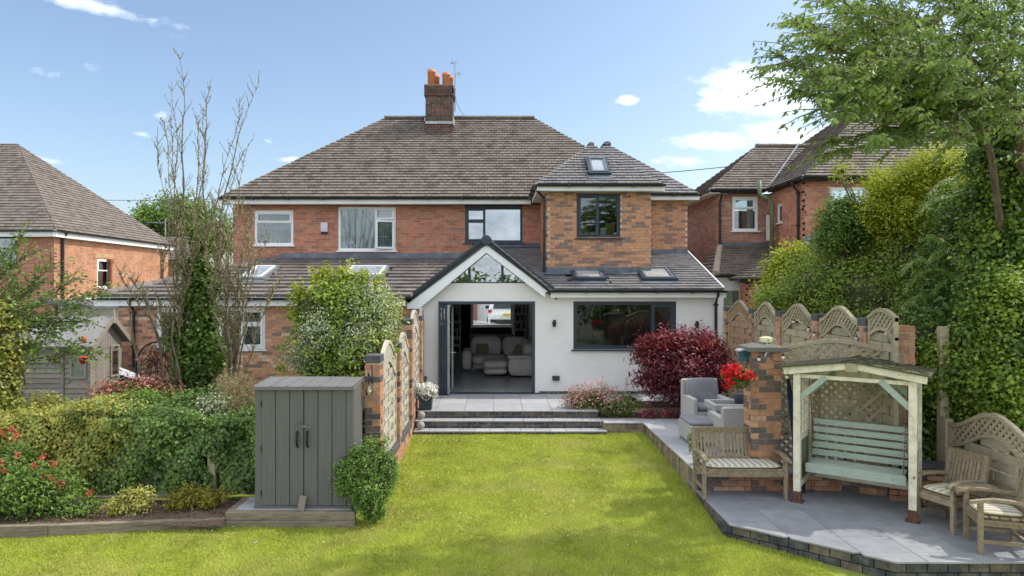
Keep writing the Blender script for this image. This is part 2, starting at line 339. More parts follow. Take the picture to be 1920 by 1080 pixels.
def stripemat():
    m = mat('striped_canvas', [(.60,.55,.40)], rough=.95, nscale=5, namt=.08, obj=True)
    nt = m.node_tree; n = nt.nodes; l = nt.links; b = n['Principled BSDF']
    tcn = n.new('ShaderNodeTexCoord'); sp = n.new('ShaderNodeSeparateXYZ'); l.new(tcn.outputs['Object'], sp.inputs[0])
    ml = n.new('ShaderNodeMath'); ml.operation = 'MULTIPLY'; ml.inputs[1].default_value = 11.5; l.new(sp.outputs[0], ml.inputs[0])
    fr = n.new('ShaderNodeMath'); fr.operation = 'FRACT'; l.new(ml.outputs[0], fr.inputs[0])
    cr = n.new('ShaderNodeValToRGB'); cr.color_ramp.interpolation = 'CONSTANT'; e = cr.color_ramp.elements
    e[0].position = 0; e[0].color = (.70,.65,.48,1); e[1].position = .34; e[1].color = (.25,.22,.19,1)
    for p, c in ((.42,(.58,.54,.42)),(.55,(.36,.33,.29)),(.80,(.30,.27,.22)),(.86,(.60,.56,.44))): x = e.new(p); x.color = (*c, 1)
    l.new(fr.outputs[0], cr.inputs[0])
    g = n.new('ShaderNodeNewGeometry'); s2 = n.new('ShaderNodeSeparateXYZ'); l.new(g.outputs['Normal'], s2.inputs[0])
    gt = n.new('ShaderNodeMath'); gt.operation = 'GREATER_THAN'; gt.inputs[1].default_value = .45; l.new(s2.outputs[2], gt.inputs[0])
    mx = n.new('ShaderNodeMixRGB'); mx.inputs[1].default_value = (.56,.52,.36,1); l.new(gt.outputs[0], mx.inputs[0]); l.new(cr.outputs[0], mx.inputs[2]); l.new(mx.outputs[0], b.inputs['Base Color'])
    return m
M_stripe = stripemat()
# wicker relief on the rattan
def wicker(m, s=55):
    n = m.node_tree.nodes; l = m.node_tree.links; b = n['Principled BSDF']
    tcn = n.new('ShaderNodeTexCoord'); outs = []
    for d in ('X', 'Z'):
        wv = n.new('ShaderNodeTexWave'); wv.bands_direction = d; wv.inputs['Scale'].default_value = s/6.28*1.4; wv.inputs['Distortion'].default_value = .6; l.new(tcn.outputs['Object'], wv.inputs[0]); outs.append(wv.outputs['Fac'])
    ml = n.new('ShaderNodeMath'); ml.operation = 'MULTIPLY'; l.new(outs[0], ml.inputs[0]); l.new(outs[1], ml.inputs[1])
    bp = n.new('ShaderNodeBump'); bp.inputs['Strength'].default_value = .8; bp.inputs['Distance'].default_value = .012; l.new(ml.outputs[0], bp.inputs['Height']); l.new(bp.outputs[0], b.inputs['Normal'])
wicker(M_rattan)

# ------------------------------------------------------------------ pieces (bricks, tiles, slabs)
def clip(poly, cp):
    out = poly
    n = len(cp)
    for i in range(n):
        ax, ay = cp[i]; bx, by = cp[(i+1) % n]; inp = out; out = []
        if not inp: break
        def side(p): return (bx-ax)*(p[1]-ay)-(by-ay)*(p[0]-ax)
        for j in range(len(inp)):
            p, q = inp[j], inp[(j+1) % len(inp)]; sp, sq = side(p), side(q)
            if sp >= -1e-9: out.append(p)
            if (sp > 1e-9 and sq < -1e-9) or (sp < -1e-9 and sq > 1e-9):
                t = sp/(sp-sq); out.append((p[0]+(q[0]-p[0])*t, p[1]+(q[1]-p[1])*t))
    return out
def ccw(poly):
    a = sum(poly[i][0]*poly[(i+1) % len(poly)][1]-poly[(i+1) % len(poly)][0]*poly[i][1] for i in range(len(poly)))
    return poly if a > 0 else poly[::-1]
def area2(poly): return abs(sum(poly[i][0]*poly[(i+1) % len(poly)][1]-poly[(i+1) % len(poly)][0]*poly[i][1] for i in range(len(poly))))/2
MCACHE = {}
class Pieces:
    def __init__(s, root, name, mat, rest=None, limit=300): s.root = root; s.name = name; s.mat = mat; s.L = []; s.limit = limit; s.rest = rest or name+'work'
    def add(s, key, vs, fs, M, t, area=.01, boost=1.0):
        c = M @ Vector(vs[0]); d = max(c.y, 1.0)
        px = CX+c.x*FPX/d; py = CY-(c.z-CH)*FPX/d
        sc_ = area/(d*d)*boost
        if not (-20 < px < 1940 and -20 < py < 1100): sc_ *= .001
        s.L.append((sc_, key, vs, fs, M, t))
    def flush(s):
        s.L.sort(key=lambda r: -r[0])
        inv = wm(s.root).inverted()
        for (a, key, vs, fs, M, t) in s.L[:s.limit]:
            k = (s.name, s.mat.name, key, round(t, 2)) if key is not None else None
            me = MCACHE.get(k) if k else None
            if me is None:
                me = bpy.data.meshes.new(s.name); me.from_pydata([tuple(v) for v in vs], [], fs)
                at = me.attributes.new('tint', 'FLOAT', 'POINT'); at.data.foreach_set('value', [t]*len(vs))
                me.materials.append(s.mat); me.update()
                if k: MCACHE[k] = me
            o = bpy.data.objects.new(s.name, me); COL.objects.link(o); o.parent = s.root; o.matrix_parent_inverse = inv; o.matrix_basis = M
        rest = s.L[s.limit:]
        if rest:
            V = []; F = []; T = []
            for (a, key, vs, fs, M, t) in rest:
                n = len(V)
                for v in vs: V.append(tuple(M @ Vector(v)))
                T += [t]*len(vs); F += [tuple(i+n for i in f) for f in fs]
            me = bpy.data.meshes.new(s.rest); me.from_pydata(V, [], F)
            at = me.attributes.new('tint', 'FLOAT', 'POINT'); at.data.foreach_set('value', T); me.update()
            link(s.rest, me, s.mat, s.root, True, 'stuff')
def wallM(p0, ang): return Matrix.Translation((p0[0], p0[1], 0)) @ Matrix.Rotation(ang, 4, 'Z')
BF = [(0,1,5,4),(1,2,6,5),(3,0,4,7),(4,5,6,7),(3,2,1,0)]
def bricks(pc, M, x0, x1, z0, z1, holes=(), course=.075, blen=.225, T=.03, joint=.011, pick=None, soldier=False, ntint=8, boost=1.0, off=0.0):
    nrow = max(1, int(round((z1-z0)/course))); ch = (z1-z0)/nrow
    for r in range(nrow):
        za, zb = z0+r*ch, z0+(r+1)*ch-joint; zc = (za+zb)/2
        x = x0-(blen/2 if r % 2 else 0)-off*(r % 2)
        while x < x1-1e-6:
            a, b = max(x, x0), min(x+blen-joint, x1); x += blen
            segs = [(a, b)]
            for (hx0, hx1, hz0, hz1) in holes:
                if hz0 < zc < hz1:
                    ns_ = []
                    for (c, d) in segs:
                        if hx1 <= c or hx0 >= d: ns_.append((c, d)); continue
                        if hx0 > c: ns_.append((c, hx0))
                        if hx1 < d: ns_.append((hx1, d))
                    segs = ns_
            for (c, d) in segs:
                if d-c < .02: continue
                ln = round(d-c, 3); h = round(zb-za, 4)
                t = (random.randrange(ntint)+.5)/ntint if pick is None else pick(r, c, ln)
                pr = random.choice((0, .0015, .003))
                vs = [(0,0,0),(ln,0,0),(ln,T,0),(0,T,0),(0,0,h),(ln,0,h),(ln,T,h),(0,T,h)]
                pc.add((ln, h), vs, BF, M @ Matrix.Translation((c, -pr, za)), t, ln*h, boost)
def backing(root, name, M, x0, x1, z0, z1, holes, mat, y0=.007, y1=.2, parent_world=True):
    xs = sorted({x0, x1, *[h[0] for h in holes], *[h[1] for h in holes]}); zs = sorted({z0, z1, *[h[2] for h in holes], *[h[3] for h in holes]})
    xs = [v for v in xs if x0 <= v <= x1]; zs = [v for v in zs if z0 <= v <= z1]
    mb = MB(M)
    for i in range(len(xs)-1):
        for j in range(len(zs)-1):
            cx, cz = (xs[i]+xs[i+1])/2, (zs[j]+zs[j+1])/2
            if any(h[0] < cx < h[1] and h[2] < cz < h[3] for h in holes): continue
            mb.box(xs[i], xs[i+1], y0, y1, zs[j], zs[j+1])
    return mb.build(name, mat, root, True)
def roof(root, pc, pts, u=(1,0,0), gauge=.155, width=.175, lift=.03, ntint=8, hole=None, under=True, jit=.009, thick=.016):
    pts = [Vector(p) for p in pts]; u = Vector(u).normalized(); o = min(pts, key=lambda p: p.z)
    far = max(pts, key=lambda p: p.z); v = far-o; v = (v-u*v.dot(u)).normalized(); n = u.cross(v)
    B = Matrix((u, v, n)).transposed().to_4x4(); B.translation = o
    P2 = ccw([((p-o).dot(u), (p-o).dot(v)) for p in pts])
    u0, u1 = min(p[0] for p in P2), max(p[0] for p in P2); v1 = max(p[1] for p in P2)
    if under:
        mb = MB(); mb.prism([B @ Vector((p[0], p[1], -.004)) for p in P2], n, .06); mb.build('roof_deck', M_under, root, True)
    rows = int(v1/gauge)+1
    for r in range(rows):
        va = r*gauge-.02; vb = va+gauge*1.08; xx = u0-(width/2 if r % 2 else 0)-random.uniform(0, .02)
        while xx < u1:
            g = .009; q = [(xx, va+random.uniform(-jit, jit)), (xx+width-g, va+random.uniform(-jit, jit)), (xx+width-g, vb), (xx, vb)]
            c = clip(q, P2) if r > 0 else clip(q, [(p[0], p[1]-(.03 if p[1] < .01 else 0)) for p in P2])
            xx += width
            if len(c) < 3 or area2(c) < width*gauge*.08: continue
            if hole and any(h[0] < sum(p[0] for p in c)/len(c) < h[1] and h[2] < sum(p[1] for p in c)/len(c) < h[3] for h in hole): continue
            full = len(c) == 4 and abs(area2(c)-area2(q)) < 1e-6
            ex = random.uniform(0, .006)
            hgt = lambda vv: thick+lift*(1-(vv-va)/gauge)+ex
            if full:
                vs = [(0,0,0),(width-g,0,0),(width-g,vb-va,0),(0,vb-va,0),(0,0,thick+lift+ex),(width-g,0,thick+lift+ex),(width-g,vb-va,thick-lift*.08),(0,vb-va,thick-lift*.08)]
                pc.add((round(width, 3), round(gauge, 3), 1 if ex > .003 else 0), vs, [(0,1,5,4),(1,2,6,5),(3,0,4,7),(4,5,6,7)], B @ Matrix.Translation((c[0][0] if 0 else q[0][0], va, 0)), (random.randrange(ntint)+.5)/ntint, width*gauge)
            else:
                k = len(c); vs = [(p[0], p[1], 0) for p in c]+[(p[0], p[1], hgt(p[1])) for p in c]
                fs = [tuple(range(k, 2*k))]+[(i, (i+1) % k, (i+1) % k+k, i+k) for i in range(k)]
                pc.add(None, vs, fs, B, (random.randrange(ntint)+.5)/ntint, area2(c))
    return B
def ridge(root, p0, p1, r=.11, step=.33, mat=None, name='ridge_tile'):
    p0, p1 = Vector(p0), Vector(p1); d = p1-p0; n = max(1, int(d.length/step)); d.normalize()
    s = (p1-p0).length/n; x = d.cross(Vector((0,0,1))).normalized(); z = x.cross(d)
    for i in range(n):
        a = p0+d*(i*s); vs = []; K = 7
        for (q, rr) in ((a, r*1.04), (a+d*(s-.008), r)):
            for k in range(K):
                th = PI*k/(K-1); vs.append(q+x*math.cos(th)*rr+z*(math.sin(th)*rr*.75-.03))
        fs = [(k, k+1, K+k+1, K+k) for k in range(K-1)]+[tuple(range(K)), tuple(range(2*K-1, K-1, -1))]
        MB().add(vs, fs, (random.randrange(8)+.5)/8).build(name, mat or M_tile, root, True)
def gutter(root, p0, p1, side, r=.055, mat=None, clips=True, fmat=None, fh=.17, foff=.05):
    p0, p1 = Vector(p0), Vector(p1); d = (p1-p0).normalized(); sv = Vector(side)
    mb = MB(); vs = []; K = 7
    for q in (p0, p1):
        for k in range(K):
            th = PI+PI*k/(K-1); vs.append(q+sv*math.cos(th)*r+Vector((0,0,1))*math.sin(th)*r)
        for k in range(K-1, -1, -1):
            th = PI+PI*k/(K-1); vs.append(q+sv*math.cos(th)*(r-.008)+Vector((0,0,1))*(math.sin(th)*(r-.008)))
    n = 2*K; fs = [(k, (k+1) % n, n+(k+1) % n, n+k) for k in range(n)]+[tuple(range(n)), tuple(range(2*n-1, n-1, -1))]
    mb.add(vs, fs)
    if clips:
        L_ = (p1-p0).length; m = int(L_/1.0)
        for i in range(1, m+1):
            q = p0+d*(L_*i/(m+1)); mb.bar(q-d*.02-sv*0+sv*(r*.2)-Vector((0,0,.03)), q+d*.02+sv*(r*.2)-Vector((0,0,.03)), .13, .075)
    mb.build('gutter', mat or M_black, root, True)
    if fmat:
        a = p0-sv*(r+.012); b = p1-sv*(r+.012)
        MB().bar(a-Vector((0,0,fh/2-.02)), b-Vector((0,0,fh/2-.02)), .022, fh).build('fascia', fmat, root, True)
        a = p0-sv*(r+.16); b = p1-sv*(r+.16)
        MB().bar(a-Vector((0,0,fh-.035)), b-Vector((0,0,fh-.035)), .27, .012).build('soffit', fmat, root, True)
def downpipe(root, x, y, z0, z1, gx=None, gy=None, mat=None, r=.034):
    pts = [(gx if gx is not None else x, gy if gy is not None else y, z1), (gx if gx is not None else x, gy if gy is not None else y, z1-.1), (x, y, z1-.28), (x, y, z0)]
    mb = MB().tube(pts, r, 10)
    for z in (z1-.32, (z0+z1)/2, z0+.2):
        if z > z0: mb.box(x-.05, x+.05, y-.04, y+.05, z-.02, z+.02)
    mb.build('downpipe', mat or M_black, root, True)
def ring(mb, x0, x1, z0, z1, wd, y0, y1):
    mb.box(x0, x1, y0, y1, z0, z0+wd); mb.box(x0, x1, y0, y1, z1-wd, z1); mb.box(x0, x0+wd, y0, y1, z0+wd, z1-wd); mb.box(x1-wd, x1, y0, y1, z0+wd, z1-wd)
def window(root, M, x0, x1, z0, z1, lights, fm, fr=.055, sill=True, gm=None, sash=.045, y=.02, name='window'):
    mb = MB(M); ring(mb, x0, x1, z0, z1, fr, y, y+.07)
    w_, h_ = x1-x0-2*fr, z1-z0-2*fr
    fl = mb.build(name, fm, root, True)
    for (a, b, c, d, sh) in lights:
        lx0, lx1, lz0, lz1 = x0+fr+w_*a, x0+fr+w_*b, z0+fr+h_*c, z0+fr+h_*d
        if sh:
            s = MB(M); ring(s, lx0+.004, lx1-.004, lz0+.004, lz1-.004, sash, y-.02, y+.05); s.build('sash', fm, fl, True)
            px0, px1, pz0, pz1 = lx0+sash, lx1-sash, lz0+sash, lz1-sash
        else:
            s = MB(M); ring(s, lx0, lx1, lz0, lz1, .016, y+.006, y+.06); s.build('bead', fm, fl, True)
            px0, px1, pz0, pz1 = lx0+.014, lx1-.014, lz0+.014, lz1-.014
        MB(M).box(px0-.004, px1+.004, y+.028, y+.034, pz0-.004, pz1+.004).build('pane', gm or M_glass, fl, True)
    # mullions between neighbouring lights
    mu = MB(M); done = set()
    for (a, b, c, d, sh) in lights:
        if b < .999: mu.box(x0+fr+w_*b-.02, x0+fr+w_*b+.02, y+.002, y+.066, z0+fr+h_*c, z0+fr+h_*d)
        if d < .999: mu.box(x0+fr+w_*a, x0+fr+w_*b, y+.003, y+.064, z0+fr+h_*d-.02, z0+fr+h_*d+.02)
    if mu.V: mu.build('mullion', fm, fl, True)
    if sill: MB(M).box(x0-.05, x1+.05, -.06, y+.07, z0-.035, z0-.002).build('sill', fm, fl, True)
    return fl
def curtain(root, M, x0, x1, z0, z1, y=.16, mat=None, folds=9, amp=.02):
    n = folds*6; vs = []; fs = []
    for i in range(n+1):
        x = x0+(x1-x0)*i/n; yy = y+amp*math.sin(i/6*2*PI)+amp*.4*math.sin(i*.7)
        vs += [(x, yy, z0), (x, yy+.003, z1)]
    fs = [(2*i, 2*i+2, 2*i+3, 2*i+1) for i in range(n)]
    return MB(M).add(vs, fs).build('curtain', mat or M_curt, root, True, True)

# ------------------------------------------------------------------ foliage
def unit(a): return a/np.maximum(np.linalg.norm(a, axis=1, keepdims=True), 1e-9)
def leaf_geo(Pp, nrm, size, asp=.5, T=None, dirb=None, fold=.25, prim=False):
    n = len(Pp)
    if prim:
        d0 = unit(np.asarray(dirb, float)+rng.normal(size=(n, 3))*.25); nrm = unit(nrm-d0*np.sum(nrm*d0, axis=1, keepdims=True))
    rnd = rng.normal(size=(n, 3))
    if prim: rnd = d0
    elif dirb is not None: rnd = rnd*.5+np.asarray(dirb)
    d = unit(rnd-nrm*np.sum(rnd*nrm, axis=1, keepdims=True)); s = np.cross(nrm, d)
    sz = (size*(.65+.7*rng.random(n)))[:, None] if np.isscalar(size) else size[:, None]
    a = Pp-d*sz*.5; c = Pp+d*sz*.5; m = Pp-d*sz*.05
    b = m+s*sz*asp*.5+nrm*sz*fold*asp; e = m-s*sz*asp*.5+nrm*sz*fold*asp
    V = np.stack([a, b, c, e], 1).reshape(-1, 3); F = np.arange(4*n).reshape(-1, 4)
    return V, F, np.repeat(T if T is not None else rng.random(n), 4)
def blob_points(blobs, n, per=26, cs=.09, shell=.55, floor=None):
    wts = np.array([(b[1][0]*b[1][1]*b[1][2])**(2/3)*(b[2] if len(b) > 2 else 1) for b in blobs]); wts /= wts.sum()
    k = max(1, n//per); bi = rng.choice(len(blobs), size=k, p=wts)
    C = np.array([b[0] for b in blobs], float)[bi]; Rr = np.array([b[1] for b in blobs], float)[bi]
    d = unit(rng.normal(size=(k, 3))); rad = shell+(1.04-shell)*rng.random(k)**.6
    cen = C+d*Rr*rad[:, None]*(1+.12*rng.normal(size=(k, 1)))
    ct = rng.random(k)
    i = np.repeat(np.arange(k), per); n2 = len(i)
    Pp = cen[i]+rng.normal(size=(n2, 3))*cs*(.6+.8*rng.random((k, 1)))[i]
    outw = unit((Pp-C[i])/Rr[i])
    T = np.clip(ct[i]*.6+.4*rng.random(n2), 0, .999)
    if floor is not None: Pp[:, 2] = np.maximum(Pp[:, 2], floor+.01+.05*rng.random(n2))
    return Pp, outw, T
def foliage(name, blobs, n, size, mat, parent=None, world=True, asp=.5, cs=.09, per=26, shell=.55, up=.6, outb=.6, floor=None, fold=.25, kind=None, tr=(0,1), dirb=None):
    Pp, ow, T = blob_points(blobs, n, per, cs, shell, floor)
    nr = unit(rng.normal(size=Pp.shape)*.6+np.array([0,0,1.])*up+ow*outb)
    V, F, TT = leaf_geo(Pp, nr, size, asp, tr[0]+(tr[1]-tr[0])*T, dirb, fold)
    return link(name, np_mesh(name, V, F, TT), mat, parent, world, kind)
def twigpath(a, b, n=6, jit=.06, sag=0):
    a, b = Vector(a), Vector(b); L_ = (b-a).length; pts = []
    for i in range(n+1):
        t = i/n; p = a.lerp(b, t); e = math.sin(PI*t)
        p += Vector((random.uniform(-1,1), random.uniform(-1,1), random.uniform(-1,1)))*jit*L_*e*.5; p.z -= sag*L_*(t*t-t); pts.append(p)
    return pts
def B(px, py, Y, rx, ry, dy=None, wt=1):     # ellipsoid clump given where it stands
    s = Y/FPX; c = P(px, py, Y); return (tuple(c), (rx*s, dy if dy else min(rx, ry)*s, ry*s), wt)
# ================================================================== GROUND
def lawn_z(x, y): return -.36-.05*(13.4-y)+.006*math.sin(x*1.7+y)+.008*math.sin(y*1.3-x*.6)
def sheet(name, x0, x1, y0, y1, nx, ny, zf, mat, kind='structure', smooth=True):
    xs = np.linspace(x0, x1, nx+1); ys = np.linspace(y0, y1, ny+1)
    V = [(x, y, zf(x, y)) for y in ys for x in xs]; F = [(j*(nx+1)+i, j*(nx+1)+i+1, (j+1)*(nx+1)+i+1, (j+1)*(nx+1)+i) for j in range(ny) for i in range(nx)]
    return link(name, np_mesh(name, np.array(V), np.array(F), None, smooth), mat, None, False, kind)
sheet('ground', -900, 900, -700, 1600, 4, 4, lambda x, y: -1.9, M_ground)
sheet('lawn', -12, 8, -12, 13.6, 60, 70, lambda x, y: lawn_z(x, y), M_grass_b)
# the raised level the houses and the neighbours' gardens stand on
def slabbox(name, x0, x1, y0, y1, z0, z1, mat): return MB().box(x0, x1, y0, y1, z0, z1).build(name, mat, kind='structure')
slabbox('yard', -200, 300, 16.45, 300, -2.2, -.03, M_ground)
slabbox('neighbour_garden', -60, -1.87, 9.72, 16.44, -2.2, -.02, M_ground)
slabbox('side_garden', 6.34, 70, 6.0, 16.44, -2.2, -.16, M_ground)
slabbox('side_border', 5.66, 6.33, 10.62, 16.44, -2.2, -.165, M_ground)

# grass blades
def grass():
    n = 330000
    y = 7.2+(13.5-7.2)*rng.random(n)**1.25; xl = -7.35*y/10-.3; x = xl+(3.1-xl+.6)*rng.random(n)
    edge = np.where(y > 8.54, 2.92-0*y, 2.83+(8.54-y)*(1.46/1.23)+.03)
    keep = (x < edge)
    keep &= ~((x < -1.62) & (y > 9.3) & (y > 9.6+0*x))
    keep &= ~((x < -1.75) & (y > 8.86+.0*x))
    keep &= ~((x < -3.5) & (y > 8.86+(x+3.5)*.075))
    keep &= ~((x > -1.65) & (x < 2.1) & (y > 13.42))
    x, y = x[keep], y[keep]; n = len(x)
    z = -.36-.05*(13.4-y)+.006*np.sin(x*1.7+y)+.008*np.sin(y*1.3-x*.6)
    h = .016+.022*rng.random(n); h *= 1+.6*(rng.random(n) < .05)
    a = rng.random(n)*2*PI; wd = .0035+.003*rng.random(n)+.0006*(y-7); lean = .012+.02*rng.random(n); la = np.where(np.floor(x/.42) % 2 == 0, 1.4, -1.6)+rng.normal(size=n)*1.9
    bx, by = np.cos(a)*wd, np.sin(a)*wd
    V = np.stack([np.stack([x-bx, y-by, z-.002], 1), np.stack([x+bx, y+by, z-.002], 1), np.stack([x+np.cos(la)*lean, y+np.sin(la)*lean, z+h], 1)], 1).reshape(-1, 3)
    o = link('grass', np_mesh('grass', V, np.arange(3*n).reshape(-1, 3), np.repeat(rng.random(n), 3)), M_grass, kind='stuff')
    tag(o, 'short mown green grass covering the sloping lawn', 'grass')
    m = 130; X = -5+7.5*rng.random(m); Y = 8+5.2*rng.random(m); mb = MB()
    for i in range(m):
        zz = lawn_z(X[i], Y[i])+.03; r = .008
        mb.lathe([(r*.3, -.003), (r, 0), (r*.6, .005)], (X[i], Y[i], zz), 6)
    tag(mb.build('daisies', M_upvc, kind='stuff'), 'tiny white daisies scattered over the lawn', 'daisies')
def grassmat():
    m = mat('grass_blades', [(.38,.45,.06),(.48,.52,.075),(.31,.40,.05),(.57,.55,.125)], tint=True, nscale=1.7, namt=.27, rough=.7, trans=.35, dirt=(.58,.54,.19), dscale=.9, damt=.8, spec=.25)
    return m
M_grass = grassmat()
grass()

# ------------------------------------------------------------------ paving
def slabs(pc, rects, poly, z, th=.02, gap=.006):
    poly = ccw(poly)
    for (a, b, c, d) in rects:
        q = clip([(a+gap/2, c+gap/2), (b-gap/2, c+gap/2), (b-gap/2, d-gap/2), (a+gap/2, d-gap/2)], poly)
        if len(q) < 3 or area2(q) < .004: continue
        k = len(q); dz = random.uniform(-.001, .001); e = .003
        cx = sum(p[0] for p in q)/k; cy = sum(p[1] for p in q)/k
        sh = [(p[0]+(cx-p[0])*e/.3, p[1]+(cy-p[1])*e/.3) for p in q]
        x0, y0 = q[0]
        vs = [(p[0]-x0, p[1]-y0, -th) for p in q]+[(p[0]-x0, p[1]-y0, -e) for p in q]+[(p[0]-x0, p[1]-y0, 0) for p in sh]
        fs = [tuple(range(2*k, 3*k))]+[(i, (i+1) % k, (i+1) % k+k, i+k) for i in range(k)]+[(i+k, (i+1) % k+k, (i+1) % k+2*k, i+2*k) for i in range(k)]
        full = k == 4 and abs(area2(q)-(b-a-gap)*(d-c-gap)) < 1e-6
        pc.add((round(b-a, 3), round(d-c, 3), th) if full else None, vs, fs, Matrix.Translation((x0, y0, z+dz)), (random.randrange(4)+.5)/4, area2(q), 9)
def grid(xs, ys): return [(xs[i], xs[i+1], ys[j], ys[j+1]) for i in range(len(xs)-1) for j in range(len(ys)-1)]
def fr(a, b, s): 
    o = [a]
    while o[-1] < b-1e-6: o.append(o[-1]+s)
    return o
YW = 16.15
terrace = struct('terrace', (0, 15, 0))
MB().box(-1.6, 2.07, 13.97, YW+.2, -.6, -.022).box(2.07, 5.4, 15.21, YW+.2, -.6, -.022).build('terrace_base', M_mortd, terrace, True)
pc = Pieces(terrace, 'slab', M_slab)
slabs(pc, grid(fr(-1.85, 2.2, .6), [13.94, 14.84, 15.74, 16.64]), [(-1.62, 13.93), (2.09, 13.93), (2.09, 16.15), (-1.62, 16.15)], 0)
slabs(pc, grid(fr(2.09, 5.6, .6), [15.18, 15.74, 16.64]), [(2.09, 15.18), (5.38, 15.18), (5.38, 16.15), (2.09, 16.15)], 0)
slabs(pc, grid(fr(-1.85, 2.3, .6), [13.66, 13.97]), [(-1.62, 13.66), (2.13, 13.66), (2.13, 13.96), (-1.62, 13.96)], -.15)
slabs(pc, grid(fr(-1.62, 2.3, .3), [13.37, 13.69]), [(-1.62, 13.37), (2.18, 13.37), (2.18, 13.69), (-1.62, 13.69)], -.297)
pc.flush()
MB().box(-1.6, 2.12, 13.69, 13.97, -.6, -.172).box(-1.6, 2.17, 13.40, 13.69, -.7, -.319).build('step_core', M_mortd, terrace, True)
pc = Pieces(terrace, 'brick', M_dark)
for (y, z0, z1, x1) in ((13.955, -.15, -.022, 2.06), (13.68, -.297, -.172, 2.11), (13.39, -.43, -.319, 2.16)):
    bricks(pc, wallM((0, y), 0), -1.61, x1, z0, z1, (), .066, .225, boost=20)
bricks(pc, wallM((0, 15.2), 0), 2.09, 5.38, -.155, -.022, (), .066, .225, boost=5)
bricks(pc, wallM((2.08, 13.96), PI/2), 0, 1.24, -.15, -.022, (), .066, .225)
pc.flush()
# upper patio with the rattan set and the strip along the lawn
ZU, ZL = -.155, -.417
pat = struct('upper_patio', (4, 11, ZU))
MB().box(2.14, 5.4, 13.53, 13.93, -.9, ZU-.022).box(2.95, 5.4, 9.9, 13.53, -.9, ZU-.022).build('patio_base', M_mortd, pat, True)
pc = Pieces(pat, 'slab', M_slab)
slabs(pc, grid([2.14, 2.52+.1, 2.93, 3.53, 4.13, 4.73, 5.33, 5.93], [13.5, 13.94]), [(2.14, 13.49), (5.4, 13.49), (5.4, 13.94), (2.14, 13.94)], ZU)
slabs(pc, grid([2.9, 3.53, 4.13, 4.73, 5.33, 5.93], fr(9.3, 13.6, .6)), [(2.91, 9.86), (5.4, 9.86), (5.4, 13.497), (2.91, 13.497)], ZU)
pc.flush()
pc = Pieces(pat, 'edging_brick', M_tan)
bricks(pc, wallM((2.14, 13.52), 0), 0, .82, -.42, ZU-.022, (), .12, .27, boost=20)
bricks(pc, wallM((2.94, 13.5), -PI/2), 0, 3.62, -.60, ZU-.022, (), .42, .105, ntint=4, boost=20)
pc.flush()
pc = Pieces(pat, 'retaining_brick', M_mix)
bricks(pc, wallM((2.93, 9.88), 0), 0, 2.5, ZL-.02, ZU-.022, (), .08, .225, boost=20, pick=lambda r, x, l: (2.5/8 if x < .14 else (random.randrange(8)+.5)/8))
pc.flush()
# lower patio
lp = struct('lower_patio', (4.4, 9, ZL))
poly = [(2.90, 9.88), (2.83, 8.54), (4.29, 7.31), (6.3, 7.31), (6.3, 10.6), (2.9, 10.6)]
MB().prism([(2.97,9.87,ZL-.022),(2.93,8.60,ZL-.022),(4.33,7.40,ZL-.022),(6.3,7.40,ZL-.022),(6.3,10.6,ZL-.022),(2.97,10.6,ZL-.022)], (0,0,1), .7).build('patio_base', M_mortd, lp, True)
pc = Pieces(lp, 'slab', M_slab2)
slabs(pc, grid(fr(2.29, 6.6, .585), [7.1, 7.58, 8.06, 8.54, 9.02, 9.5, 9.98, 10.5]), poly, ZL)
pc.flush()
pc = Pieces(lp, 'edging_brick', M_dark)
def edge(a, b, z0, z1, **k):
    d = Vector((b[0]-a[0], b[1]-a[1])); bricks(pc, wallM(a, math.atan2(d.y, d.x)), 0, d.length, z0, z1, (), **k)
edge((2.925, 9.88), (2.855, 8.56), ZL-.22, ZL-.02, course=.095, boost=20)
edge((2.855, 8.56), (4.30, 7.335), ZL-.22, ZL-.02, course=.095, boost=20)
edge((4.30, 7.335), (6.3, 7.335), ZL-.22, ZL-.02, course=.095, boost=20)
pc.flush()
slabbox('flower_bed', 2.1, 5.4, 13.93, 15.19, -.6, -.16, M_soil)

# ================================================================== SEMI-DETACHED HOUSE
house = thing('semi_detached_house', 'wide red brick semi-detached house with hipped brown tiled roof and white rendered gabled extension', 'house', (-1, 19, 0))
HB = Pieces(house, 'brick', M_red); HT = Pieces(house, 'roof_tile', M_tile)
YM, YU, YS, YN = 19.6, 17.05, 18.8, 16.0
XL = -7.55
# main first-floor wall
hA = (PX(477,YM), PX(550,YM), PZ(460,YM), PZ(395,YM)); hB = (PX(634,YM), PX(742,YM), PZ(470,YM), PZ(387,YM)); hC = (PX(872,YM), PX(980,YM), PZ(455,YM), PZ(388,YM))
W0 = wallM((0, YM), 0)
bricks(HB, W0, XL, 1.25, 2.6, 4.9, [hA, hB, hC])
backing(house, 'rear_wall', W0, XL, 1.25, 2.6, 4.9, [hA, hB, hC], M_mort)
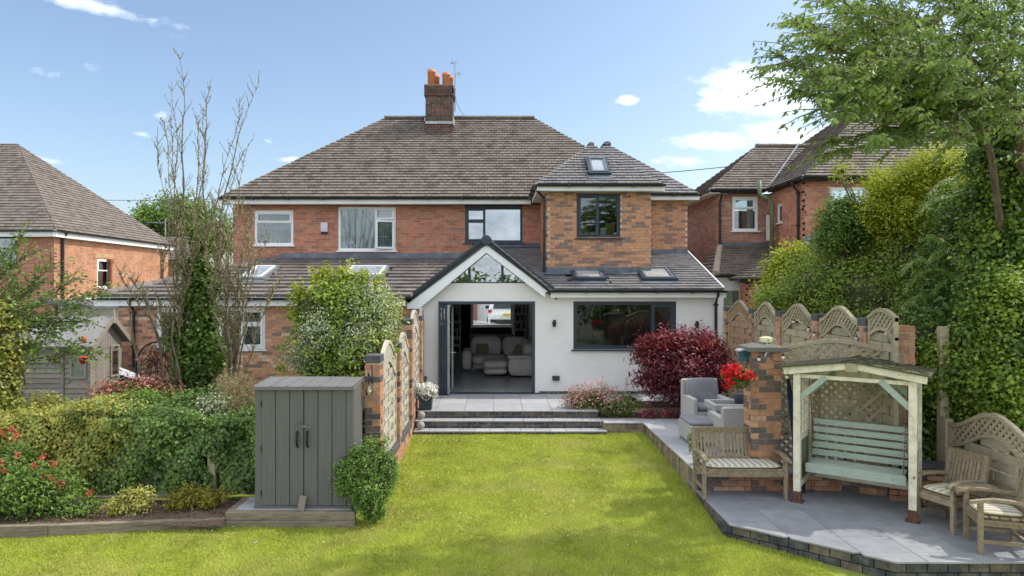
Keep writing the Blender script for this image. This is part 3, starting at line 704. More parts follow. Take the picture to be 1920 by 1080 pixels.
# upper extension (multi-stock brick, light quoins)
HM = Pieces(house, 'stock_brick', M_multi, 'stock_brickwork')
UX0, UX1 = 1.25, 3.863
hU = (PX(1081,YU), PX(1163,YU), PZ(446,YU), PZ(361,YU)-.02)
WU = wallM((0, YU), 0)
def pick_u(r, x, l):
    if x < UX0+.13 or x+l > UX1-.13 or abs(x-hU[1]) < .02 and r > 8 or abs(x+l-hU[0]) < .02 and r > 8: return 6.5/8 if (r % 2 and l < .13) else random.choice((.5,1.5,4.5,2.5))/8
    return random.choice((0,1,4,7,0,1,3))/8+.06 if random.random() < .52 else random.choice((2,2,5,7))/8+.06
bricks(HM, WU, UX0, UX1, 2.75, 4.9, [hU], pick=pick_u)
backing(house, 'extension_wall', WU, UX0, UX1, 2.75, 4.9, [hU], M_mort)
WL = wallM((UX0, YM), -PI/2)
bricks(HB, WL, 0, YM-YU, 2.75, 4.9, []); backing(house, 'return_wall', WL, 0, YM-YU-.21, 2.75, 4.9, [], M_mort)
MB().box(UX1-.2, UX1-.004, YU+.21, YM, 2.75, 4.9).build('side_wall', M_mort, house, True)
WS = wallM((0, YS), 0)
bricks(HM, WS, UX1, 5.27, 3.2, 4.9, [], pick=lambda r, x, l: 6.5/8 if x+l > 5.2 and l < .13 else (2.5/8 if random.random() < .3 else random.choice((0,1,4,7))/8+.06))
backing(house, 'side_extension_wall', WS, UX1, 5.27, 3.2, 4.9, [], M_mort)
MB().box(5.07, 5.262, YS+.21, 26.5, 0, 4.9).build('outer_wall', M_mort, house, True); MB().box(XL+.01, XL+.2, YM+.21, 26.5, -.1, 4.9).build('outer_wall', M_mort, house, True)
# left (neighbour half) ground-floor extension
NX0, NX1 = -8.85, -1.80
hN1 = (PX(293,YN), PX(376,YN), PZ(655,YN), PZ(577,YN)); hN2 = (PX(408,YN), PX(497,YN), PZ(655,YN), PZ(577,YN))
WN = wallM((0, YN), 0)
def pick_n(r, x, l): return random.choice((2,5))/8+.06 if random.random() < .22 else random.choice((0,1,3,4,6,7))/8+.06
bricks(HM, WN, NX0, NX1, -.1, 2.2, [hN1, hN2], pick=pick_n)
backing(house, 'extension_wall', WN, NX0, NX1, -.1, 2.2, [hN1, hN2], M_mort)
MB().box(NX0+.005, NX0+.2, YN+.21, 19.6, -.1, 2.25).build('side_wall', M_mort, house, True)
# rendered extension
RX0, RX1 = PX(788,YW), PX(1346,YW)
dH = (PX(822,YW), PX(1003,YW), -.02, PZ(565,YW)); kH = (PX(1075,YW), PX(1268,YW), PZ(655,YW), PZ(565,YW))
zT = PZ(531,YW); WW = wallM((0, YW), 0)
zS = dH[3]
backing(house, 'rendered_wall', WW, RX0, RX1, -.02, zS, [dH, kH], M_render, 0, .3)
MB(WW).prism([(RX0, 0, zS), (1.45, 0, zS), (1.35, 0, 2.32), (PX(1028,YW), 0, PZ(552,YW)), (PX(992,YW), 0, zT), (PX(833,YW), 0, zT), (PX(800,YW), 0, PZ(556,YW)), (RX0, 0, zS+.05)], (0,-1,0), .3).build('gable_wall', M_render, house, True)
MB(WW).box(1.44, RX1, 0, .3, zS, zS+.12).build('wall_head', M_render, house, True)
MB().prism([(RX1-.004,YW+.31,-.02),(RX1-.004,19.6,-.02),(RX1-.004,19.6,3.5),(RX1-.004,YW+.31,2.38)], (1,0,0), .3).build('side_wall', M_render, house, True)
PB = Pieces(house, 'plinth_brick', M_dark)
bricks(PB, wallM((0, YW-.012), 0), dH[1]+.1, RX1, -.005, .075, (), .08, .23); PB.flush()
# bargeboards and verge of the gable
GY = 15.93
def gp(px, py): return (PX(px, GY), GY, PZ(py, GY))
bL = [gp(763,565), gp(763,579), gp(788,579), gp(788,577), gp(912,474), gp(912,456)]
bR = [gp(912,456), gp(912,474), gp(1022,558), gp(1022,548), gp(1034,545)]
MB().prism(bL, (0,-1,0), .05).build('bargeboard', M_upvc, house, True); MB().prism(bR, (0,-1,0), .05).build('bargeboard', M_upvc, house, True)
vg = [gp(761,557), gp(765,569), gp(912,459), gp(912,442)]
MB().prism([(x, y-.02, z) for x, y, z in vg], (0,-1,0), .2).build('dry_verge', M_anth, house, True)
vg = [gp(912,442), gp(912,459), gp(1034,550), gp(1040,539)]
MB().prism([(x, y-.02, z) for x, y, z in vg], (0,-1,0), .2).build('dry_verge', M_anth, house, True)
c = gp(912,451); MB().lathe([(.10,0),(.125,.012),(.125,.05)], (c[0], c[1]-.075, c[2]), 24, ax='y').build('ridge_end_cap', M_anth, house, True)
# gable window: three lights under the apex
gy = YW+.02
def gq(px, py): return Vector((PX(px, YW), gy, PZ(py, YW)))
A_, Bq, Cq = gq(833,531), gq(992,531), gq(912,473)
def onL(px): t = (px-833)/(912-833); return gq(px, 531-58*t)
def onR(px): t = (992-px)/(992-912); return gq(px, 531-58*t)
mb = MB()
for a, b in ((A_, Bq), (A_, Cq), (Cq, Bq)): mb.bar(a+Vector((0,.03,0)), b+Vector((0,.03,0)), .07, .055)
for px in (880, 942):
    top = onL(px) if px < 912 else onR(px); mb.bar(gq(px, 531)+Vector((0,.03,0)), top+Vector((0,.03,0)), .06, .09)
gw = mb.build('gable_window', M_anth, house, True)
for q in ([gq(836,529), gq(880,529), onL(880)], [gq(880,529), gq(942,529), onR(942), Cq, onL(880)], [gq(942,529), gq(989,529), onR(942)]):
    MB().prism([p+Vector((0,.03,0)) for p in q], (0,-1,0), .006).build('pane', M_glassb, gw, True)

# windows
window(house, W0, *hA, [(0,1,0,.68,0),(0,1,.68,1,1)], M_upvc)
window(house, W0, *hB, [(0,.655,0,1,0),(.655,1,.72,1,1)], M_upvc, fr=.05, sash=.05)
# open casement of the same window
xa, xb = hB[0]+.05+(hB[1]-hB[0]-.1)*.655, hB[1]-.05; za, zb = hB[2]+.05, hB[2]+.05+(hB[3]-hB[2]-.1)*.70
MO = wallM((xb, YM), 0) @ Matrix.Translation((0,.0,0)) @ Matrix.Rotation(R(22), 4, 'Z')
mb = MB(MO); ring(mb, -(xb-xa), 0, za, zb, .055, -.03, .03); cs = mb.build('casement', M_upvc, house, True)
MB(MO).box(-(xb-xa)+.05, -.05, -.004, .004, za+.05, zb-.05).build('pane', M_glass, cs, True)
window(house, W0, *hC, [(0,.33,0,.62,1),(0,.33,.62,1,1),(.33,1,0,1,0)], M_anth, gm=M_glassb)
MB(W0).box(hC[0], hC[1], -.01, .1, hC[3], hC[3]+.07).build('lintel', M_anth, house, True)
window(house, WU, *hU, [(0,.5,0,1,1),(.5,1,0,1,0)], M_anth, fr=.06)
window(house, WN, *hN1, [(0,.56,.0,.6,1),(0,.56,.6,1,1),(.56,1,0,1,0)], M_upvc, fr=.06)
window(house, WN, *hN2, [(0,.5,0,1,0),(.5,1,0,.62,1),(.5,1,.62,1,1)], M_upvc, fr=.06)
window(house, WW, *kH, [(0,.78,0,1,0),(.78,1,0,1,1)], M_anth, fr=.07, gm=M_glassk, sash=.06)
curtain(house, W0, hB[0]+.08, hB[0]+.95, hB[2], hB[3], .18); curtain(house, W0, hB[1]-.55, hB[1]-.1, hB[2], hB[3], .2, folds=7)
curtain(house, W0, hC[1]-.42, hC[1]-.08, hC[2], hC[3], .17, folds=6); curtain(house, W0, hC[0]+.08, hC[0]+.25, hC[2], hC[3], .17, folds=3)
curtain(house, W0, hA[0]+.05, hA[1]-.05, hA[2], hA[3], .6, mat=M_intd, folds=1, amp=.001)
curtain(house, WN, hN1[0]+.05, hN1[1]-.05, hN1[2]+.45, hN1[3], .2, folds=12, amp=.012)
curtain(house, WN, hN2[0]+.05, hN2[1]-.05, hN2[2], hN2[3], .2, folds=12, amp=.012)
mb = MB(W0)
for (dx, h) in ((.30,.05),(.42,.24),(.55,.22),(.66,.12),(.78,.09),(.95,.15),(1.02,.2)):
    mb.lathe([(.03,0),(.035,h*.5),(.014,h*.7),(.018,h)], (hA[0]+dx, .17, hA[2]+.05), 8)
mb.build('bottles', M_upvc, house, True)
MB(WU).box(hU[0]+.08, hU[0]+.28, .2, .5, hU[2], hU[2]+.33).box(hU[1]-.34, hU[1]-.1, .2, .5, hU[2], hU[2]+.38).build('furniture', mat('ochre_wood', [(.36,.25,.07)]), house, True)
MB(WU).box(hU[0]+.62, hU[0]+.76, .14, .17, hU[2]+.04, hU[2]+.27).box(hU[0]+.36, hU[0]+.58, .13, .17, hU[2]+.04, hU[2]+.16).build('picture', M_upvc, house, True)

# alarm box
MB(W0).bbox(PX(602,YM), PX(615,YM), -.07, -.004, PZ(435,YM), PZ(417,YM), .012).build('alarm_box', mat('lilac_white', [(.62,.56,.66)], rough=.4), house, True)
MB(W0).box(PX(603,YM), PX(614,YM), -.06, -.01, PZ(438,YM), PZ(435.2,YM)).build('alarm_lamp', M_dkblue, house, True)

# roofs ---------------------------------------------------------------
EZ, K1 = 5.06, .829
roof(house, HT, [(-7.75,19.2,EZ),(5.0,19.2,EZ),(1.26,23,8.21),(-3.72,23,8.21)])
HT2 = Pieces(house, 'side_tile', M_tile, 'side_tiles', 60)
roof(house, HT2, [(-7.75,26.8,EZ),(-7.75,19.2,EZ),(-3.72,23,8.21)], (0,-1,0)); roof(house, HT2, [(5,19.2,EZ),(5,26.8,EZ),(1.26,23,8.21)], (0,1,0)); roof(house, HT2, [(5,26.8,EZ),(-7.75,26.8,EZ),(-3.72,23,8.21),(1.26,23,8.21)], (-1,0,0))
HU = Pieces(house, 'new_roof_tile', M_slate, 'new_roof_tiles')
zt = EZ+K1*1.54
sk = (PX(1096,17.6), PX(1142,17.6)); 
# roof window on the upper extension: local hole found from its place in the picture
def slope_pt(px, py, y0, z0, k):    # meets the plane z = z0+k(y-y0)
    # CH-(py-CY)y/F = z0+k(y-y0)
    y = (CH-z0+k*y0)/(k+(py-CY)/FPX); return Vector((PX(px, y), y, z0+k*(y-y0)))
def vcoord(p, y0, z0, k): return math.hypot(p.y-y0, p.z-z0)
def skylight(quad, y0, z0, k, fm, gm, x0ref, lbl='roof_window', fw=.07, sashm=None):
    (a, b, c, d) = [slope_pt(px, py, y0, z0, k) for px, py in quad]     # bottom-left, bottom-right, top-right, top-left
    xl = (a.x+d.x)/2; xr = (b.x+c.x)/2; v0 = vcoord((a+b)/2, y0, z0, k); v1 = vcoord((c+d)/2, y0, z0, k)
    u = Vector((1,0,0)); v = Vector((0,1,k)).normalized(); n = u.cross(v)
    Bm = Matrix((u, v, n)).transposed().to_4x4(); Bm.translation = Vector((0, y0, z0))
    mb = MB(Bm); mb.box(xl, xr, v0, v0+fw, 0, .11); mb.box(xl, xr, v1-fw, v1, 0, .12); mb.box(xl, xl+fw, v0+fw, v1-fw, 0, .115); mb.box(xr-fw, xr, v0+fw, v1-fw, 0, .115)
    f = mb.build(lbl, fm, house, True)
    mb = MB(Bm); g = fw*.9; mb.box(xl+g, xr-g, v0+g, v0+g+.05, .06, .125); mb.box(xl+g, xr-g, v1-g-.05, v1-g, .06, .135); mb.box(xl+g, xl+g+.05, v0+g+.05, v1-g-.05, .06, .13); mb.box(xr-g-.05, xr-g, v0+g+.05, v1-g-.05, .06, .13)
    mb.build('sash', sashm or M_lead, f, True)
    MB(Bm).box(xl+.11, xr-.11, v0+.11, v1-.11, .09, .10).build('pane', gm, f, True)
    MB(Bm).box(xl-.05, xr+.05, v0-.16, v0, -.01, .045).build('apron_flashing', M_lead, f, True)
    return (xl, xr, v0-.1, v1)
M_pane = mat('rooflight_glass', [(.28,.32,.36)], rough=.12, spec=1.0, namt=.15, nscale=1.5)
h1 = skylight([(1103,331),(1142,331),(1138,301),(1098,301)], 16.75, EZ, K1, M_anth, M_pane, 1.0)
def mvh(h, dx): return [(h[0]-dx, h[1]-dx, h[2], h[3])]
roof(house, HU, [(1.0,16.75,EZ),(4.08,16.75,EZ),(2.54,18.29,zt)], gauge=.13, width=.2, hole=mvh(h1, 1.0))
roof(house, HU, [(1.0,21,EZ),(1.0,16.75,EZ),(2.54,18.29,zt),(2.54,21,zt)], (0,-1,0), gauge=.13, width=.2)
roof(house, HT2, [(4.08,16.75,EZ),(4.08,21,EZ),(2.54,21,zt),(2.54,18.29,zt)], (0,1,0), width=.2)
zs_ = EZ+K1*2.12
roof(house, HU, [(1.21,18.45,EZ),(5.45,18.45,EZ),(3.33,20.57,zs_)], gauge=.14, width=.22)
roof(house, HT2, [(5.45,18.45,EZ),(5.45,24,EZ),(3.33,24,zs_),(3.33,20.57,zs_)], (0,1,0)); roof(house, HT2, [(2.4,24,zs_-.77),(2.4,19.64,zs_-.77),(3.33,20.57,zs_),(3.33,24,zs_)], (0,-1,0))
ridge(house, (-3.75,23,8.24), (1.3,23,8.24), .12, .42); ridge(house, (2.54,18.22,zt+.03), (2.54,20.6,zt+.03), .085, .42, M_slate); ridge(house, (3.33,20.45,zs_+.02), (3.33,22.6,zs_+.02), .12, .42, M_slate)
# lower roofs
KR = .335; ER = 2.47
kk = [skylight(q, 15.95, ER, KR, M_anth, M_skyl, 0) for q in ([(1075,530),(1137,530),(1127,508),(1067,508)], [(1204,530),(1268,530),(1254,508),(1192,508)])]
HR = Pieces(house, 'grey_roof_tile', M_slate, 'grey_roof_tiles')
roof(house, HR, [(1.29,15.95,ER),(5.33,15.95,ER),(5.33,19.6,ER+KR*3.65),(-.22,19.6,ER+KR*3.65)], gauge=.19, width=.3, lift=.03, hole=[(h[0]-1.29, h[1]-1.29, h[2], h[3]) for h in kk])
KN = .271; EN = 2.31
kn = [skylight(q, 15.8, EN, KN, M_galv, M_pane, 0, fw=.09, sashm=M_upvc) for q in ([(452,528),(500,528),(520,505),(471,505)], [(643,524),(721,524),(729,505),(651,505)])]
HN = Pieces(house, 'concrete_roof_tile', M_tile2, 'concrete_roof_tiles')
roof(house, HN, [(-9.2,15.8,EN),(-1.97,15.8,EN),(-.65,19.6,3.34),(-6.2,19.6,3.34)], gauge=.34, width=.3, lift=.045, jit=.008, hole=[(h[0]+9.2, h[1]+9.2, h[2], h[3]) for h in kn])
roof(house, HN, [(-9.2,19.6,EN),(-9.2,15.8,EN),(-6.2,19.6,3.34)], (0,-1,0), gauge=.34, width=.3, lift=.045)
ridge(house, (-9.2,15.8,EN+.05), (-6.2,19.6,3.38), .13, .4, M_tile2, 'hip_tile')
roof(house, HR, [(1.29,15.9,2.44),(-.27,19.6,3.64),(-.225,15.9,3.67)], (0,1,0), gauge=.16, width=.25, under=True)
roof(house, HR, [(-2.09,15.9,2.22),(-1.97,15.9,2.31),(-.65,19.6,3.34),(-.225,19.6,3.67),(-.225,15.9,3.67)], (0,-1,0), gauge=.16, width=.25)
ridge(house, (-.225,15.95,3.61), (-.225,19.6,3.61), .12, .4, M_slate)
# flashings
MB().prism([(-6.4,YM-.012,3.36),(-.5,YM-.012,3.36),(-.5,YM-.012,3.50),(-6.1,YM-.012,3.50)], (0,-1,0), .01).prism([(-6.5,19.36,3.315),(-.6,19.36,3.315),(-.6,19.59,3.385),(-6.2,19.59,3.385)], (0,-.3,.95), .008).build('flashing', M_lead, house, True)
MB().box(.0, 1.24, YM-.016, YM-.003, 3.5, 3.80).prism([(-.1,19.3,3.66),(1.24,19.3,3.66),(1.24,19.59,3.76),(-.1,19.59,3.76)], (0,-.3,.95), .008).build('flashing', M_lead, house, True)
MB().box(UX0-.01, UX1+.01, YU-.03, YU-.004, 2.8, 3.02).prism([(UX0-.1,16.85,2.845),(UX1+.1,16.85,2.845),(UX1+.1,17.04,2.92),(UX0-.1,17.04,2.92)], (0,-.3,.95), .008).build('flashing', M_lead, house, True)
MB().box(UX1, 5.28, YS-.03, YS-.004, 3.38, 3.56).box(UX1-.006, UX1+.012, YU, YS, 2.95, 3.3).build('flashing', M_lead, house, True)
MB().prism([(5.335,15.93,ER-.05),(5.335,19.0,ER-.05+KR*3.07),(5.335,19.0,ER+.06+KR*3.07),(5.335,15.93,ER+.06)], (1,0,0), .03).build('verge_trim', M_upvc, house, True)
# gutters, fascias, downpipes
gutter(house, (-7.8,19.16,EZ-.02), (.98,19.16,EZ-.02), (0,-1,0), fmat=M_soffit, fh=.19)
gutter(house, (.98,16.68,EZ-.02), (4.14,16.68,EZ-.02), (0,-1,0), fmat=M_upvc, fh=.17); gutter(house, (.95,19.16,EZ-.03), (.95,16.68,EZ-.03), (-1,0,0), fmat=M_soffit, fh=.17)
gutter(house, (4.12,18.4,EZ-.02), (5.5,18.4,EZ-.02), (0,-1,0), fmat=M_upvc, fh=.17)
gutter(house, (1.28,15.9,ER-.02), (5.38,15.9,ER-.02), (0,-1,0), fmat=M_upvc, fh=.19); gutter(house, (-9.3,15.74,EN-.03), (-2.1,15.74,EN-.03), (0,-1,0), fmat=M_upvc, fh=.21)
downpipe(house, PX(1342,16.1), 16.09, .0, ER-.04, None, 15.92); downpipe(house, 1.20, 16.98, 2.8, EZ-.05, 1.0, 16.75); downpipe(house, PX(251,15.95), 15.94, 0, EN-.05, PX(243,15.8), 15.76)
# chimney
ch = MB().box(-2.27, -1.42, 22.1, 22.9, 7.3, 8.99).build('chimney', M_mort, house, True)
CB = Pieces(ch, 'brick', mat('sooty_brick', [(.115,.06,.048),(.14,.07,.05),(.085,.055,.048),(.16,.085,.065),(.10,.075,.06)], tint=True, const=True, nscale=9, namt=.3, dirt=(.06,.055,.045), dscale=3, damt=.6), limit=300)
bricks(CB, wallM((-2.28, 22.09), 0), 0, .87, 7.5, 8.72, (), .085); bricks(CB, wallM((-1.41, 22.09), PI/2), 0, .82, 7.5, 8.72, (), .085); bricks(CB, wallM((-2.28, 22.91), -PI/2), 0, .82, 7.5, 8.72, (), .085)
bricks(CB, wallM((-2.32, 22.05), 0), 0, .95, 8.72, 9.06, (), .085, T=.05); bricks(CB, wallM((-1.37, 22.05), PI/2), 0, .9, 8.72, 9.06, (), .085, T=.05); bricks(CB, wallM((-2.32, 22.95), -PI/2), 0, .9, 8.72, 9.06, (), .085, T=.05)
CB.flush()
MB().box(-2.31, -1.38, 22.06, 22.94, 8.9, 9.08).build('chimney_crown', mat('lichened_mortar', [(.30,.27,.20),(.20,.19,.15)], nscale=12), ch, True)
MB().box(-2.31, -1.38, 22.04, 22.07, 7.80, 7.88).box(-2.31, -2.285, 22.04, 22.3, 7.8, 8.0).box(-1.40, -1.375, 22.04, 22.9, 7.8, 8.05).build('chimney_flashing', mat('pale_lead', [(.42,.43,.44)], rough=.5), ch, True)
for (x, y, h, cap) in ((-2.11,22.3,.56,0),(-2.0,22.68,.5,1),(-1.63,22.3,.45,1),(-1.55,22.68,.45,0)):
    MB().lathe([(.125,0),(.12,h*.8),(.14,h*.82),(.14,h*.9),(.125,h*.91),(.13,h),(.08,h+.005)], (x, y, 9.06), 20).build('chimney_pot', M_terra, ch, True, True)
# fan light box and lamps on the white wall
for px, py in ((1039,606),(1306,608)):
    x, z = PX(px,YW), PZ(py,YW)
    MB().lathe([(.035,0),(.035,.16)], (x, YW-.06, z-.08), 14).box(x-.045, x+.045, YW-.05, YW, z-.03, z+.03).build('wall_lamp', M_black, house, True)
x, z = PX(1042,YW), PZ(709,YW); MB().bbox(x-.085, x+.085, YW-.09, YW-.002, z-.05, z+.06, .012).build('vent_cowl', M_anth, house, True)
# bifold doors, folded open at the left of their opening
bf = MB(WW); bf.box(dH[0], dH[1], -.01, .09, dH[3]-.07, dH[3]).box(dH[1]-.07, dH[1], -.01, .09, 0, dH[3]-.07).box(dH[0], dH[0]+.05, -.01, .09, 0, dH[3]-.07).box(dH[0]-.02, dH[1]+.12, -.04, .1, -.015, .028)
bfd = bf.build('bifold_door_frame', M_anth, house, True)
for i in range(4):
    x = dH[0]+.05+i*.068; m_ = MB(wallM((x, YW-.22), R(90-1.2*i)))
    ring(m_, 0, .74, .03, dH[3]-.08, .07, -.026, .026); lf = m_.build('door_leaf', M_anth if i < 3 else M_galv, bfd, True)
    MB(wallM((x, YW-.22), R(90-1.2*i))).box(.07, .67, -.006, .006, .1, dH[3]-.15).build('pane', M_glass, lf, True)
MB().bar((dH[0]+.3, YW-.2, 1.0), (dH[0]+.42, YW-.2, 1.0), .02).bar((dH[0]+.3, YW-.2, 1.0), (dH[0]+.3, YW-.1, 1.0), .02).build('door_handle', M_galv, bfd, True)
HB.flush(); HM.flush(); HT.flush(); HT2.flush(); HU.flush(); HR.flush(); HN.flush()
# inside ---------------------------------------------------------------
RY = 26.4
mb = MB().box(-1.95, 5.05, YW+.31, RY, -.2, -.004); mb.build('room_floor', M_floor, house, True)
fw = (PX(884,RY), PX(961,RY), PZ(613,RY), 2.15)
backing(house, 'front_wall', wallM((0, RY), 0), XL, 5.2, 0, 4.9, [fw], M_int, 0, .25)
window(house, wallM((0, RY+.05), 0), *fw, [(0,1,0,1,0)], M_upvc, sill=False, gm=glassmat('clear_glass', (.95,.97,.97), .5))
MB().box(1.25, 1.35, 17.3, RY-.01, 0, 2.4).box(-1.95, -1.85, YW+.31, RY-.01, 0, 2.4).build('partition', M_int, house, True)
MB().box(-7.4, 5.05, 19.85, RY-.01, 2.4, 2.62).box(1.36, 5.0, YW+.31, 19.84, 2.4, 2.45).build('ceiling', M_int, house, True)
MB().box(-7.3, 1.2, 22.6, 22.7, 2.63, 4.9).build('upstairs_partition', mat('pale_blue_wall', [(.50,.62,.72)]), house, True)
MB().box(1.3, 4.9, 19.3, 19.4, 2.63, 4.9).build('upstairs_partition', MATS['green_interior'], house, True)
MB().box(-7.3, 4.9, 19.9, 26.3, 4.92, 5.0).build('upper_ceiling', M_int, house, True); MB().box(1.46, 3.66, 17.26, 19.88, 4.92, 5.0).build('upper_ceiling', M_int, house, True)
MB().box(-8.6, -2.0, 18.4, 18.5, 0, 2.2).build('neighbour_partition', M_int, house, True)
MB().box(1.36, 5.0, 19.9, 20.0, 0, 2.39).build('kitchen_partition', M_intd, house, True)
MB().box(3.2, 5.0, 19.7, 19.89, 0, 2.3).build('kitchen_unit', mat('kitchen_beige', [(.30,.28,.24)]), house, True)
# furniture inside
def bookcase(x0, x1, y, lbl):
    t = thing('bookcase', lbl, 'bookcase', ((x0+x1)/2, y, 0), 0, 'bookcases on the far wall')
    mb = MB(); mb.box(x0, x0+.03, y-.3, y, 0, 2.2); mb.box(x1-.03, x1, y-.3, y, 0, 2.2); mb.box(x0, x1, y-.02, y, 0, 2.2)
    mb.build('carcass', M_int, t, True)
    for i in range(7): MB().box(x0+.03, x1-.03, y-.29, y-.02, .3*i, .3*i+.025).build('shelf', M_int, t, True)
    bk = MB(); 
    for i in range(7):
        x = x0+.04
        while x < x1-.07:
            w_ = random.uniform(.02,.05)
            if random.random() < .75: bk.box(x, x+w_, y-.22, y-.04, .3*i+.025, .3*i+.025+random.uniform(.15,.25), random.random())
            x += w_+.004
    bk.build('books', M_book, t, True, kind='stuff')
bookcase(-1.80, -1.36, RY-.01, 'tall bookcase left of the dark curtain, seen through the open bifold doors')
bookcase(.68, 1.16, RY-.01, 'tall bookcase right of the far window, seen through the open doors')
t = thing('long_curtain', 'dark full-length curtain beside the far window inside the room', 'curtain', (-1.2, RY-.1, 0))
cm = mat('dark_curtain', [(.03,.032,.04)]); n = 40
MB().add([(-1.35+.38*i/n, RY-.14+.03*math.sin(i*1.1), z) for i in range(n+1) for z in (.02, 2.3)], [(2*i, 2*i+2, 2*i+3, 2*i+1) for i in range(n)]).build('fabric', cm, t, True, True)
MB().tube([(-1.4, RY-.12, 2.32), (-.5, RY-.12, 2.32)], .015, 8).build('curtain_rail', M_galv, t, True)
t = thing('sideboard', 'low dark sideboard under the far window behind the sofa', 'sideboard', (.0, RY-.3, 0))
MB().box(-1.0, .66, RY-.6, RY-.05, 0, .72).build('body', M_intd, t, True); MB().box(-.95, .6, RY-.5, RY-.46, .73, .99).build('screen', mat('dark_screen', [(.02,.03,.02)], rough=.1), t, True)
t = thing('corner_sofa', 'grey leather corner sofa with chaise, seen through the open bifold doors', 'sofa', (.2, 20, 0))
def cu(name, *a, **k): mb = MB(); cushion(mb, *a, **k); return mb.build(name, M_sofa, t, True, True)
cu('arm', -1.02, -.72, 20.2, 21.3, .03, .66); cu('arm', .33, 1.2, 19.05, 19.35, .03, .58); cu('arm_pad', .30, 1.22, 19.0, 19.4, .52, .62)
cu('back_cushion', -.78, .18, 21.05, 21.45, .40, 1.0); cu('back_cushion', .2, .95, 21.05, 21.45, .4, .98); cu('back_cushion', .75, 1.2, 19.5, 21.4, .4, .95)
cu('seat', -.72, .3, 20.25, 21.2, .2, .48); cu('seat', .3, 1.0, 19.2, 21.2, .2, .5); cu('base', -.72, 1.15, 20.35, 21.4, .04, .26)
cu('chaise', -.38, .34, 19.15, 20.3, .22, .46); cu('chaise_base', -.36, .33, 19.18, 20.3, .04, .24)
MP = mat('patterned_cushion', [(.35,.29,.20),(.18,.15,.10)], nscale=12)
for i, (x, y, z, l) in enumerate(((-.42, 20.98, .62, 'squashed patterned cushion on the left seat of the indoor sofa'), (.72, 20.2, .63, 'patterned cushion leaning in the corner of the indoor sofa'), (.92, 20.05, .62, 'patterned cushion on the right arm side of the indoor sofa'))):
    M_ = Matrix.Translation((x, y, z)) @ Matrix.Rotation(R((-4, 22, 35)[i]), 4, 'Y') @ Matrix.Rotation(R(-18), 4, 'X')
    mb = MB(M_); cushion(mb, -.2, .2, -.07, .07, -.17, .17); tag(mb.build('scatter_cushion', MP, smooth=True), l, 'cushion', 'patterned scatter cushions on the sofa')
# kitchen glimpses
for i, x in enumerate((2.12, 2.78)):
    t = thing('dining_chair', ('green-grey rounded chair back behind the left end of the kitchen window', 'green-grey rounded chair back just left of the bottle in the kitchen window')[i], 'chair', (x, 17.3, 0), 0, 'chairs inside the kitchen window')
    mb = MB(); vs = [(x+.26*math.cos(PI*k/12), 17.2, .95+.27*math.sin(PI*k/12)) for k in range(13)]+[(x-.22, 17.2, .6), (x+.22, 17.2, .6)]
    mb.prism(vs, (0,-1,0), .05); mb.build('backrest', mat('chair_green', [(.16,.19,.15)]), t, True)
    MB().box(x-.24, x+.24, 17.26, 17.7, .45, .52).build('seat', MATS['chair_green'], t, True)
    for (a, b) in ((-.2,17.28),(.2,17.28),(-.2,17.66),(.2,17.66)): MB().box(x+a-.015, x+a+.015, b-.015, b+.015, 0, .45).build('leg', M_black, t, True)
t = thing('wooden_grinder', 'turned wooden pepper grinder standing inside the kitchen window', 'grinder', (3.07, 16.6, 1.05))
MB().lathe([(.04,0),(.045,.05),(.03,.12),(.045,.18),(.03,.22)], (0,0,0), 12).build('body', M_wood, t, smooth=True)
MB().lathe([(.03,0),(.04,.03),(.02,.06)], (0,0,.22), 12).build('knob', M_wood, t, smooth=True)
MB().box(kH[0], kH[1], YW+.31, 16.9, .98, 1.04).build('window_board', M_int, house, True)
t = thing('kitchen_tap', 'tall chrome swan-neck tap at the middle of the kitchen window', 'tap', (3.42, 16.6, 1.04))
MB().lathe([(.03,0),(.02,.03)], (0,0,0), 10).build('base', M_galv, t); MB().tube([(0,0,0),(0,0,.22),(.03,-.0,.27),(.08,0,.26),(.09,0,.2)], .011, 8).build('spout', M_galv, t, smooth=True)
MB(wallM((0,0),0)).box(3.72, 4.02, 19.66, 19.69, 1.55, 1.85).build('framed_picture', mat('wine_print', [(.06,.02,.025)]), house, True)

